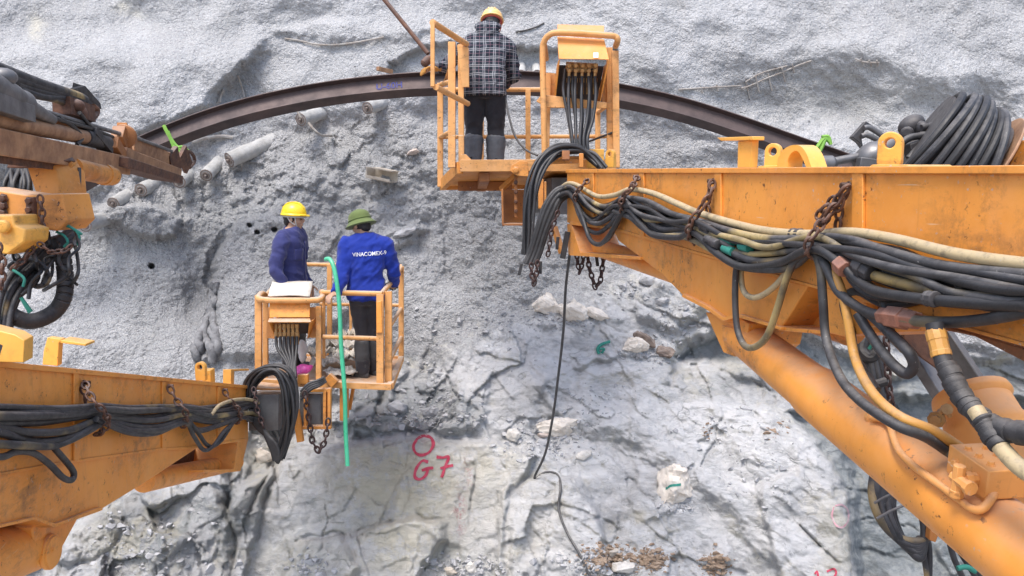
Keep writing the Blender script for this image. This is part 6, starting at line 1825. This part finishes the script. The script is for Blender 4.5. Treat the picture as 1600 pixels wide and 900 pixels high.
def skin(m, name, mat, parent, voxel, smooth=3, wr=None):
    """fuse the pieces into one continuous surface"""
    me_ = bpy.data.meshes.new(name)
    me_.from_pydata([tuple(v) for v in m.v], [], m.f)
    bm = bmesh.new(); bm.from_mesh(me_); bmesh.ops.recalc_face_normals(bm, faces=bm.faces); bm.to_mesh(me_); bm.free()
    tmp = bpy.data.objects.new('tmp', me_); link(tmp)
    rm = tmp.modifiers.new('r', 'REMESH'); rm.mode = 'VOXEL'; rm.voxel_size = voxel; rm.use_smooth_shade = True
    bpy.context.view_layer.update()
    out = bpy.data.meshes.new_from_object(tmp.evaluated_get(bpy.context.evaluated_depsgraph_get()))
    bpy.data.objects.remove(tmp); bpy.data.meshes.remove(me_)
    bm = bmesh.new(); bm.from_mesh(out)
    for _ in range(smooth):
        bmesh.ops.smooth_vert(bm, verts=bm.verts, factor=.5, use_axis_x=True, use_axis_y=True, use_axis_z=True)
    if wr:
        bm.normal_update()
        ds_ = [wr(v.co) for v in bm.verts]
        ns_ = [v.normal.copy() for v in bm.verts]
        for v, d_, n_ in zip(bm.verts, ds_, ns_): v.co += n_ * d_
    bm.to_mesh(out); bm.free()
    out.name = name
    out.materials.clear(); out.materials.append(mat)
    out.polygons.foreach_set('use_smooth', [True] * len(out.polygons))
    o = bpy.data.objects.new(name, out); link(o, parent)
    return o


def folds(amp, seed, fx=3.0, fz=7.0, diag=1.2):
    def f(c):
        q = V((c.x * fx + c.z * diag, c.y * fx, c.z * fz - c.x * diag * 2 + seed))
        a = 1 - abs(mnoise.noise(q * 1.25)) * 2
        b = 1 - abs(mnoise.noise(q * 2.6 + V((7, 3, 1)))) * 2
        return amp * (.7 * a + .35 * b - .4)
    return f


def hand(m, wrist, dr, palm, side, curl=.6, s=1.0):
    """palm normal points where the fingers curl to; side = direction of the thumb"""
    dr = V(dr).normalized(); palm = V(palm); palm = (palm - dr * palm.dot(dr)).normalized()
    sd = V(side); sd = (sd - dr * sd.dot(dr) - palm * sd.dot(palm)).normalized()
    w0 = V(wrist)
    m.ell(w0 + dr * .05 * s, sd * .042 * s, palm * .018 * s, dr * .055 * s, 12, 8)
    seg(m, w0 - dr * .02, .028 * s, w0 + dr * .03, .026 * s)
    for k, (off, L_) in enumerate(((.030, .072), (.010, .082), (-.011, .076), (-.031, .058))):
        p = w0 + dr * .088 * s + sd * off * s
        d_ = dr.copy(); r_ = .0095 * s
        seg(m, w0 + dr * .06 * s + sd * off * .8 * s, r_ * 1.05, p, r_, 8)
        for j, fr in enumerate((.45, .32, .23)):
            d_ = (d_ * math.cos(curl * (.7 + .15 * j)) + palm * math.sin(curl * (.7 + .15 * j))).normalized()
            p2 = p + d_ * L_ * fr * s
            seg(m, p, r_, p2, r_ * .92, 8)
            p = p2; r_ *= .93
            pr = d_
            palm_k = (palm - d_ * palm.dot(d_))
    p = w0 + dr * .03 * s + sd * .034 * s
    d_ = (dr * .55 + sd * .65 + palm * .35 * curl).normalized()
    p2 = p + d_ * .045 * s; seg(m, p, .013 * s, p2, .0115 * s, 8)
    d_ = (d_ + palm * .6 * curl + dr * .3).normalized()
    seg(m, p2, .0115 * s, p2 + d_ * .034 * s, .0095 * s, 8)


def cloth_mat(name, a, b, rough=.85):
    t = NT(name)
    c = t.mix(t.ramp(t.noise(7, 5, .6), .35, .68), a, b)
    c = t.mix(t.ramp(t.noise(19, 5, .7), .58, .75, 0, .25), c, tuple(x * .75 + .06 for x in a))
    weave = t.noise(420, 2, .5)
    h = t.math('ADD', t.noise(16, 5, .6), t.math('MULTIPLY', weave, .15))
    m_ = t.done(c, rough, 0, t.bump(h, .35, .012), .2)
    t.b.inputs['Sheen Weight'].default_value = .15
    return m_


def plaid_mat(name):
    t = NT(name)
    nz = t.n('ShaderNodeTexNoise'); t.put(nz.inputs['Vector'], t.tc.outputs['Object']); nz.inputs['Scale'].default_value = 5; nz.inputs['Detail'].default_value = 3
    sb = t.n('ShaderNodeVectorMath', operation='SUBTRACT'); t.put(sb.inputs[0], nz.outputs['Color']); sb.inputs[1].default_value = (.5, .5, .5)
    sc_ = t.n('ShaderNodeVectorMath', operation='SCALE'); t.put(sc_.inputs[0], sb.outputs[0]); sc_.inputs['Scale'].default_value = .035
    ad = t.n('ShaderNodeVectorMath', operation='ADD'); t.put(ad.inputs[0], t.tc.outputs['Object']); t.put(ad.inputs[1], sc_.outputs[0])
    s = t.n('ShaderNodeSeparateXYZ'); t.put(s.inputs[0], ad.outputs[0])

    def lines(ax_, per, ph, w):
        f = t.math('FRACT', t.math('MULTIPLY_ADD', s.outputs[ax_], 1 / per, ph))
        return t.math('LESS_THAN', t.math('ABSOLUTE', t.math('SUBTRACT', f, .5)), w / per / 2)
    c = t.mix(t.ramp(t.noise(9, 3), .4, .6), (.016, .022, .032), (.026, .033, .044))
    c = t.mix(t.math('MULTIPLY', t.math('MAXIMUM', lines(0, .094, .50, .030), lines(2, .090, .50, .028)), .30), c, (.14, .15, .17))
    c = t.mix(t.math('MULTIPLY', t.math('MAXIMUM', lines(0, .094, .60, .005), lines(0, .094, .40, .005)), .7), c, (.35, .35, .37))
    c = t.mix(t.math('MULTIPLY', t.math('MAXIMUM', lines(2, .090, .61, .006), lines(2, .090, .39, .005)), .7), c, (.38, .38, .40))
    c = t.mix(t.math('MULTIPLY', t.math('MAXIMUM', lines(0, .094, 1.0, .004), lines(2, .090, 1.0, .004)), .5), c, (.30, .16, .20))
    return t.done(c, .9, 0, t.bump(t.noise(18, 5, .6), .35, .012), .15)


SKIN = mat_plain('skin', (0.46, 0.28, 0.19), (0.40, 0.23, 0.15), 12, 0.55, 0, .15, 90, bd=.002)
HAIR = mat_plain('black_hair', (0.012, 0.010, 0.010), (0.02, 0.018, 0.017), 60, 0.5, 0, .5, 220, bd=.004)
EYE = mat_plain('dark_eye', (0.02, 0.015, 0.012), (0.02, 0.015, 0.012), 10, .25)
BOOT = mat_plain('rubber_boot', (0.035, 0.037, 0.04), (0.06, 0.06, 0.062), 7, .55, 0, .3, 40, dust=.6, dustc=(.3, .29, .28))
BOOT_G = mat_plain('dusty_rubber_boot', (0.07, 0.078, 0.095), (0.045, 0.05, 0.06), 7, .6, 0, .3, 40, dust=.5, dustc=(.35, .34, .33))


def person(label, loc, rotz, J, mats, hat, head_yaw=0, head_pitch=0, hands=None, boots=True, hood=False, text=None, height_note=None, shirt_loft=None):
    T = thing('person', label, 'person', loc, 'workers in the baskets', rotz)
    Hc = V(J['head'])
    Hm = Matrix.Rotation(head_yaw, 3, 'Z') @ Matrix.Rotation(head_pitch, 3, 'X')
    h = lambda x, y, z: Hc + Hm @ V((x, y, z))
    hv = lambda x, y, z: Hm @ V((x, y, z))
    # ---- body: one surface from crown to sole
    m = MB()
    m.ell(h(0, -.012, .018), hv(.074, 0, 0), hv(0, .094, 0), hv(0, 0, .098), 18, 12)
    m.ell(h(0, .022, -.055), hv(.055, 0, 0), hv(0, .062, .01), hv(0, 0, .068), 16, 10)
    m.ell(h(0, .052, -.098), hv(.027, 0, 0), hv(0, .024, 0), hv(0, 0, .020), 10, 8)
    m.ell(h(0, .086, -.028), hv(.013, 0, 0), hv(0, .022, 0), hv(0, .008, .026), 10, 8)
    m.ell(h(0, .080, -.068), hv(.026, 0, 0), hv(0, .012, 0), hv(0, 0, .010), 10, 6)
    m.ell(h(0, .072, .014), hv(.05, 0, 0), hv(0, .016, 0), hv(0, 0, .010), 10, 6)
    for sx in (-1, 1):
        m.ell(h(sx * .078, -.012, -.018), hv(.010, 0, 0), hv(0, .020, 0), hv(0, .006, .033), 10, 8)
        m.ell(h(sx * .036, .058, -.036), hv(.022, 0, 0), hv(0, .022, 0), hv(0, 0, .022), 10, 8)
    seg(m, V(J['neck']) + V((0, 0, -.05)), .060, h(0, -.02, -.05), .052)
    loft(m, [((c[0], c[1], c[2]), rx * .84, ry * .82) for (c, rx, ry) in J['torso']])
    for sd_ in 'LR':
        limb(m, [J['sh' + sd_], J['el' + sd_], J['wr' + sd_]], [.052, .038, .027])
        if hands and hands.get(sd_): hand(m, J['wr' + sd_], *hands[sd_])
        limb(m, [J['hip' + sd_], J['kn' + sd_], J['an' + sd_]], [.075, .05, .038])
        an = V(J['an' + sd_]); m.ell(an + V((0, .06, -.045)), V((.036, 0, 0)), V((0, .105, 0)), V((0, 0, .03)))
    skin(m, 'body', SKIN, T, .0065, 2)
    for sx in (-1, 1):
        m = MB(); m.ell(h(sx * .031, .078, -.008), hv(.012, 0, 0), hv(0, .009, 0), hv(0, 0, .007), 10, 6); skin(m, 'eye', EYE, T, .003, 1)
    # hair
    m = MB()
    m.ell(h(0, -.022, .022), hv(.080, 0, 0), hv(0, .097, 0), hv(0, 0, .100), 18, 12)
    m.ell(h(0, -.068, -.028), hv(.066, 0, 0), hv(0, .040, 0), hv(0, 0, .062), 14, 10)
    for sx in (-1, 1): m.ell(h(sx * .070, -.002, .012), hv(.014, 0, 0), hv(0, .03, 0), hv(0, 0, .045), 10, 8)
    o = skin(m, 'hair', HAIR, T, .008, 1, lambda c: .004 * mnoise.noise(c * 60))
    # clear the face
    bm = bmesh.new(); bm.from_mesh(o.data)
    inv = Hm.transposed()
    bmesh.ops.delete(bm, geom=[v for v in bm.verts if (inv @ (v.co - Hc)).y > .045 and (inv @ (v.co - Hc)).z < .05], context='VERTS')
    bm.to_mesh(o.data); bm.free()
    # ---- trousers
    m = MB()
    pz_ = V(J['pelvis'])
    loft(m, [((pz_.x, pz_.y, pz_.z - .12), .150, .112), ((pz_.x, pz_.y - .01, pz_.z - .03), .168, .125), ((pz_.x, pz_.y, pz_.z + .06), .158, .115), ((pz_.x, pz_.y, pz_.z + .13), .150, .108)])
    for sd_ in 'LR':
        hp, kn, an = V(J['hip' + sd_]), V(J['kn' + sd_]), V(J['an' + sd_])
        limb(m, [hp, hp.lerp(kn, .5), kn, kn.lerp(an, .45), an], [q_ * J.get('legs', 1) for q_ in (.096, .086, .070, .068, .066)])
    skin(m, 'trousers', mats['trousers'], T, .011, 3, folds(.010, 4, 4, 6, 2))
    # ---- boots
    for sd_ in 'LR':
        kn, an = V(J['kn' + sd_]), V(J['an' + sd_])
        m = MB()
        top = an.lerp(kn, .70)
        limb(m, [top, an.lerp(kn, .35), an + V((0, 0, -.01))], [q_ * (1 + (J.get('legs', 1) - 1) * 1.25) for q_ in (.080, .074, .058)])
        yv = J.get('toe' + sd_, (0, 1)); fd = V((yv[0], yv[1], 0)).normalized(); sdv = V((fd.y, -fd.x, 0))
        base = an + V((0, 0, -.062))
        m.ell(base + fd * .055 + V((0, 0, .012)), sdv * .050, fd * .130, V((0, 0, .042)), 16, 8)
        m.ell(base + fd * .11, sdv * .048, fd * .070, V((0, 0, .036)), 14, 8)
        m.ell(base - fd * .02 + V((0, 0, .015)), sdv * .042, fd * .055, V((0, 0, .045)), 14, 8)
        bt = skin(m, 'boot', mats['boot'], T, .009, 2, folds(.005, 9, 5, 9, 1))
    # ---- shirt
    m = MB()
    loft(m, J['torso'])
    for sd_ in 'LR':
        sh, el, wr = V(J['sh' + sd_]), V(J['el' + sd_]), V(J['wr' + sd_])
        limb(m, [sh, sh.lerp(el, .55), el, el.lerp(wr, .5), el.lerp(wr, .88)], [.084, .074, .064, .055, .046])
        m.lathe(el.lerp(wr, .82), wr - el, [(0, .046), (.005, .05), (.05, .05), (.055, .044)], 14)
        seg(m, sh, .082, V(J['neck']) + V((0, 0, -.06)), .07)
    nk = V(J['neck'])
    m.lathe(nk + V((0, -.005, -.075)), V((0, .12, 1)), [(0, .098), (.03, .084), (.05, .072), (.052, .060)], 18)
    if hood:
        m.ell(nk + V((0, -.105, -.015)), V((.115, 0, 0)), V((0, .055, 0)), V((0, .03, .085)), 16, 10)
        m.ring(nk + V((0, -.04, .02)), V((0, -.35, 1)), .095, .032, 18, 8)
    wrf = folds(.021, J.get('seed', 1), 3.2, 5.5, 2.6)
    shirt = skin(m, mats.get('shirt_name', 'shirt'), mats['shirt'], T, .0105, 3, wrf)
    if text:
        bv = BVHTree.FromPolygons([v.co for v in shirt.data.vertices], [tuple(p.vertices) for p in shirt.data.polygons])
        tv, tf = text_mesh(text[0], text[1], .0008)
        m = MB()
        ca_, sa_ = math.cos(text[4]), math.sin(text[4])
        vs_ = []
        for v in tv:
            x = text[2] + v.x * .92 * ca_ - v.y * sa_; z = text[3] + v.x * .92 * sa_ + v.y * ca_
            hit = bv.ray_cast(V((x, -1, z)), V((0, 1, 0)))
            vs_.append((hit[0] if hit[0] is not None else V((x, -.15, z))) - V((0, .007, 0)))
        m.add(vs_, tf)
        m.build('lettering', cloth_mat('white_print', (.75, .75, .78), (.66, .66, .70)), shirt, world=False)
    if not hood:
        # turned-down collar, open in front
        m = MB(); n_ = 26; vs_, fs_ = [], []
        for k in range(n_ + 1):
            a = R(118) + R(304) * k / n_
            cx, cy = math.cos(a), math.sin(a)
            op = abs(k / n_ - .5) * 2
            for (r_, z_) in ((.070, .012), (.076, .016), (.094, -.030 - .012 * op ** 3), (.090, -.034 - .012 * op ** 3)):
                vs_.append(nk + V((cx * r_, cy * r_ * .95 + .012 + .025 * max(0, cy), z_ - .030 - .030 * op ** 2 * max(0, cy))))
        for k in range(n_):
            for j in range(4):
                j2 = (j + 1) % 4
                fs_.append((k * 4 + j, k * 4 + j2, (k + 1) * 4 + j2, (k + 1) * 4 + j))
        fs_ += [(0, 1, 2, 3), tuple(n_ * 4 + j for j in range(4))]
        m.add(vs_, fs_); m.build('collar', mats['shirt'], shirt, 0, 50, world=False)
        bv2 = BVHTree.FromPolygons([v.co for v in shirt.data.vertices], [tuple(p.vertices) for p in shirt.data.polygons])

        def on_chest(x, z, lift):
            h_ = bv2.ray_cast(V((x, 1, z)), V((0, -1, 0)))
            return (h_[0] if h_[0] is not None else V((x, .12, z))) + V((0, lift, 0))
        for sx in (-1, 1):
            m = MB(); g_ = [[on_chest(sx * (.055 + .10 * i / 5), nk.z - .20 - .12 * j / 5, .008) for j in range(6)] for i in range(6)]
            m.add([p for r_ in g_ for p in r_], [(i * 6 + j, i * 6 + j + 1, (i + 1) * 6 + j + 1, (i + 1) * 6 + j) for i in range(5) for j in range(5)])
            o_ = m.build('pocket', mats['shirt'], shirt, 0, 60, world=False); o_.modifiers.new('t', 'SOLIDIFY').thickness = .006
        m = MB(); g_ = [[on_chest(-.018 + .036 * i, nk.z - .13 - .44 * j / 12, .008) for j in range(13)] for i in range(2)]
        m.add([p for r_ in g_ for p in r_], [(j, j + 1, 13 + j + 1, 13 + j) for j in range(12)])
        o_ = m.build('placket', mats['shirt'], shirt, 0, 60, world=False); o_.modifiers.new('t', 'SOLIDIFY').thickness = .006
    # ---- headgear
    if hat == 'hard' or hat == 'hard_orange':
        mt = mats['hat']
        m = MB()
        c = h(0, -.006, .045)
        m.ell(c, hv(.106, 0, 0), hv(0, .127, 0), hv(0, 0, .112), 28, 14, 0.0, 1.0)
        m.lathe(c + hv(0, 0, -.022), hv(0, 0, 1), [(0, .113), (.006, .117), (.022, .110), (.026, .104)], 28)
        rim_i = [v for v in range(28 * 15, len(m.v))]
        for i in range(28 * 15, len(m.v)):
            q = inv @ (m.v[i] - c); q.y *= 1.17; m.v[i] = c + Hm @ q
        m.prism([c + hv(x, y, -.016 - max(0, y - .12) * .25) for x, y in ((-.092, .075), (-.076, .12), (-.045, .152), (0, .163), (.045, .152), (.076, .12), (.092, .075))], hv(0, 0, .012))
        for (x) in (-.03, 0, .03):
            m.tube(spl([c + hv(x, -.105, .054), c + hv(x, -.05, .104), c + hv(x, .04, .106), c + hv(x, .105, .054)], 6), .008, 8)
        if hat == 'hard_orange': T.scale = (1.07, 1.07, 1.0)
        ht = m.build('hard_hat', mt, T, .003, 40, world=False)
        m = MB()
        m.ring(c + hv(0, 0, -.03), hv(0, 0, 1), .092, .010, 24, 8, 1.18, hv(0, 1, 0))
        m.build('head_band', mats['band'], ht, world=False)
        m = MB()
        for sx in (-1, 1):
            m.tube(spl([h(sx * .088, .03, .02), h(sx * .082, .04, -.05), h(sx * .05, .05, -.105), h(0, .055, -.122)], 5), .005, 6)
            m.tube(spl([h(sx * .090, -.05, .02), h(sx * .084, -.02, -.03), h(sx * .080, .03, -.065)], 5), .005, 6)
        m.build('chin_strap', mats['band'], ht, world=False)
    else:
        c = h(0, -.005, .045)
        m = MB()
        prof = [(-.056, .142), (-.053, .146), (-.032, .126), (-.008, .106), (.0, .101), (.03, .103), (.062, .093), (.088, .069), (.102, .038), (.106, .012), (.110, .010), (.112, .002)]
        m.lathe(c, hv(0, 0, 1), prof, 32)
        for i in range(len(m.v)):
            q = inv @ (m.v[i] - c); q.y *= 1.18
            m.v[i] = c + Hm @ q
        ht = m.build('sun_helmet', mats['hat'], T, 0, 70, world=False)
        m = MB(); m.ring(c + hv(0, 0, .004), hv(0, 0, 1), .104, .006, 30, 6, 1.18, hv(0, 1, 0)); m.build('hat_band', mats['band'], ht, world=False)
    return T


TORSO = lambda pz, lean, wsh=.215, dep=.125: [
    ((0, 0, pz - .10), .194, .152), ((0, -.005, pz), .188, .146), ((0, lean * .12, pz + .12), .170, .128), ((0, lean * .3, pz + .25), .178, .128),
    ((0, lean * .55, pz + .36), .197, .132), ((0, lean * .75, pz + .45), .200, .122), ((0, lean * .9, pz + .51), .165, .100), ((0, lean, pz + .555), .095, .078)]

SH_P = cloth_mat('violet_blue_work_shirt', (0.046, 0.052, 0.165), (0.033, 0.037, 0.12))
SH_B = cloth_mat('bright_blue_work_shirt', (0.013, 0.036, 0.29), (0.009, 0.025, 0.21))
TR_G = cloth_mat('dark_grey_trousers', (0.035, 0.034, 0.040), (0.055, 0.053, 0.058))
TR_B = cloth_mat('black_trousers', (0.018, 0.018, 0.024), (0.03, 0.03, 0.036))
HAT_Y = mat_plain('yellow_helmet_plastic', (0.86, 0.60, 0.012), (0.80, 0.52, 0.01), 6, .28, 0, .03, 30, dust=.12)
HAT_O = mat_plain('pale_orange_helmet_plastic', (0.90, 0.56, 0.20), (0.84, 0.46, 0.13), 6, .35, 0, .03, 30, dust=.35, dustc=(.75, .65, .5))
HAT_G = cloth_mat('green_helmet_cloth', (0.130, 0.170, 0.060), (0.10, 0.138, 0.045))
BAND_G = cloth_mat('green_band_cloth', (0.105, 0.15, 0.045), (0.08, 0.12, 0.035))
STRAP_W = mat_plain('pale_strap', (.5, .48, .45), (.4, .38, .36), 10, .7)
STRAP_R = mat_plain('red_rim_strap', (.45, .07, .05), (.35, .05, .04), 10, .6)

# man with the yellow hard hat: turned to the right
J = dict(pelvis=(0, 0, .90), torso=TORSO(.93, .03), neck=(0, .03, 1.47), head=(0, .05, 1.575),
         shL=(-.185, .01, 1.375), elL=(-.225, -.02, 1.10), wrL=(-.20, .10, .88), shR=(.195, .0, 1.375), elR=(.275, -.05, 1.09), wrR=(.255, .05, .85),
         hipL=(-.09, 0, .86), knL=(-.10, .02, .47), anL=(-.11, -.02, .08), hipR=(.09, 0, .86), knR=(.10, .02, .47), anR=(.11, -.02, .08), seed=2.3)
p1 = person('man in a yellow hard hat and violet blue shirt behind the lower control box', P(461, 578, 8.35), R(-98), J,
       dict(shirt=SH_P, trousers=TR_G, boot=BOOT, hat=HAT_Y, band=STRAP_W), 'hard', R(6), R(-3),
       {'L': ((0, .2, -1), (1, 0, 0), (0, 1, 0), .5), 'R': ((0, .2, -1), (-1, 0, 0), (0, 1, 0), .5)})
# man with the green sun helmet: back to us, left hand on the near rail
J = dict(pelvis=(-.01, 0, .86), torso=TORSO(.89, .05), neck=(0, .05, 1.42), head=(-.055, .085, 1.525),
         shL=(-.190, .03, 1.33), elL=(-.215, -.08, 1.04), wrL=(-.262, -.24, .895), shR=(.190, .03, 1.33), elR=(.265, .06, 1.06), wrR=(.255, .19, .93),
         hipL=(-.085, 0, .82), knL=(-.06, .03, .46), anL=(-.055, -.02, .08), hipR=(.085, 0, .82), knR=(.075, .05, .46), anR=(.045, .10, .08), toeL=(-.8, .5), toeR=(-.5, .8), seed=5.1)
p2 = person('man in a green sun helmet and bright blue shirt with white back lettering', P(576, 590, 8.05), R(4), J,
       dict(shirt=SH_B, trousers=TR_G, boot=BOOT, hat=HAT_G, band=BAND_G), 'pith', R(48), R(-17),
       {'L': ((-.45, -.6, -.25), (0, 0, -1), (.6, -.6, 0), .8), 'R': ((-.1, 1, -.1), (0, 0, -1), (-1, 0, 0), .9)}, text=('VINACOMEX-9', .053, .045, 1.25, R(3)))
# the dark glove on his right hand is part of the clothing
# man in the plaid jacket: leaning over the arch
J = dict(pelvis=(0, -.02, .88), torso=[((0, -.02, .79), .212, .176), ((0, -.02, .92), .206, .168), ((0, .02, 1.05), .194, .150), ((0, .08, 1.17), .200, .142), ((0, .13, 1.28), .222, .148), ((.01, .17, 1.37), .225, .138), ((.015, .20, 1.44), .185, .112), ((.02, .22, 1.485), .10, .085)],
         neck=(.03, .22, 1.50), head=(.065, .285, 1.575),
         shL=(-.215, .16, 1.30), elL=(-.40, .34, 1.14), wrL=(-.475, .16, 1.09), shR=(.215, .16, 1.30), elR=(.285, .20, 1.03), wrR=(.19, .44, .96),
         hipL=(-.10, -.02, .84), knL=(-.105, .02, .46), anL=(-.12, -.04, .08), hipR=(.10, -.02, .84), knR=(.105, .03, .46), anR=(.10, .0, .08), seed=8.4, legs=1.18)
p3 = person('man in a plaid hooded jacket and pale orange hard hat facing the arch', P(758, 272, 8.35), R(0), J,
       dict(shirt=plaid_mat('navy_plaid_cloth'), shirt_name='jacket', trousers=TR_B, boot=BOOT_G, hat=HAT_O, band=STRAP_R), 'hard_orange', R(-4), R(-22),
       {'L': ((-.8, -.5, 0), (0, 0, -1), (0, .8, .6), .95), 'R': ((-.3, 1, 0), (0, 0, -1), (-1, 0, 0), .8)}, hood=True)
GLOVE = mat_plain('ochre_glove', (.50, .24, .05), (.36, .16, .04), 14, .85, 0, .4, 60)
GLOVE_D = mat_plain('dark_glove', (.03, .03, .035), (.05, .05, .055), 14, .85, 0, .4, 60)
for (pp, wr_, dr_, pl_, sd_, cu_, mt_, el_) in ((p3, (-.475, .16, 1.09), (-.8, -.5, 0), (0, 0, -1), (0, .8, .6), .95, GLOVE, (-.40, .34, 1.14)),
                                           (p2, (.255, .19, .93), (-.1, 1, -.1), (0, 0, -1), (-1, 0, 0), .9, GLOVE_D, (.265, .06, 1.06))):
    m = MB(); hand(m, wr_, dr_, pl_, sd_, cu_, 1.22); seg(m, V(wr_), .036, V(wr_).lerp(V(el_), .25), .043)
    skin(m, 'glove', mt_, pp, .006, 1)
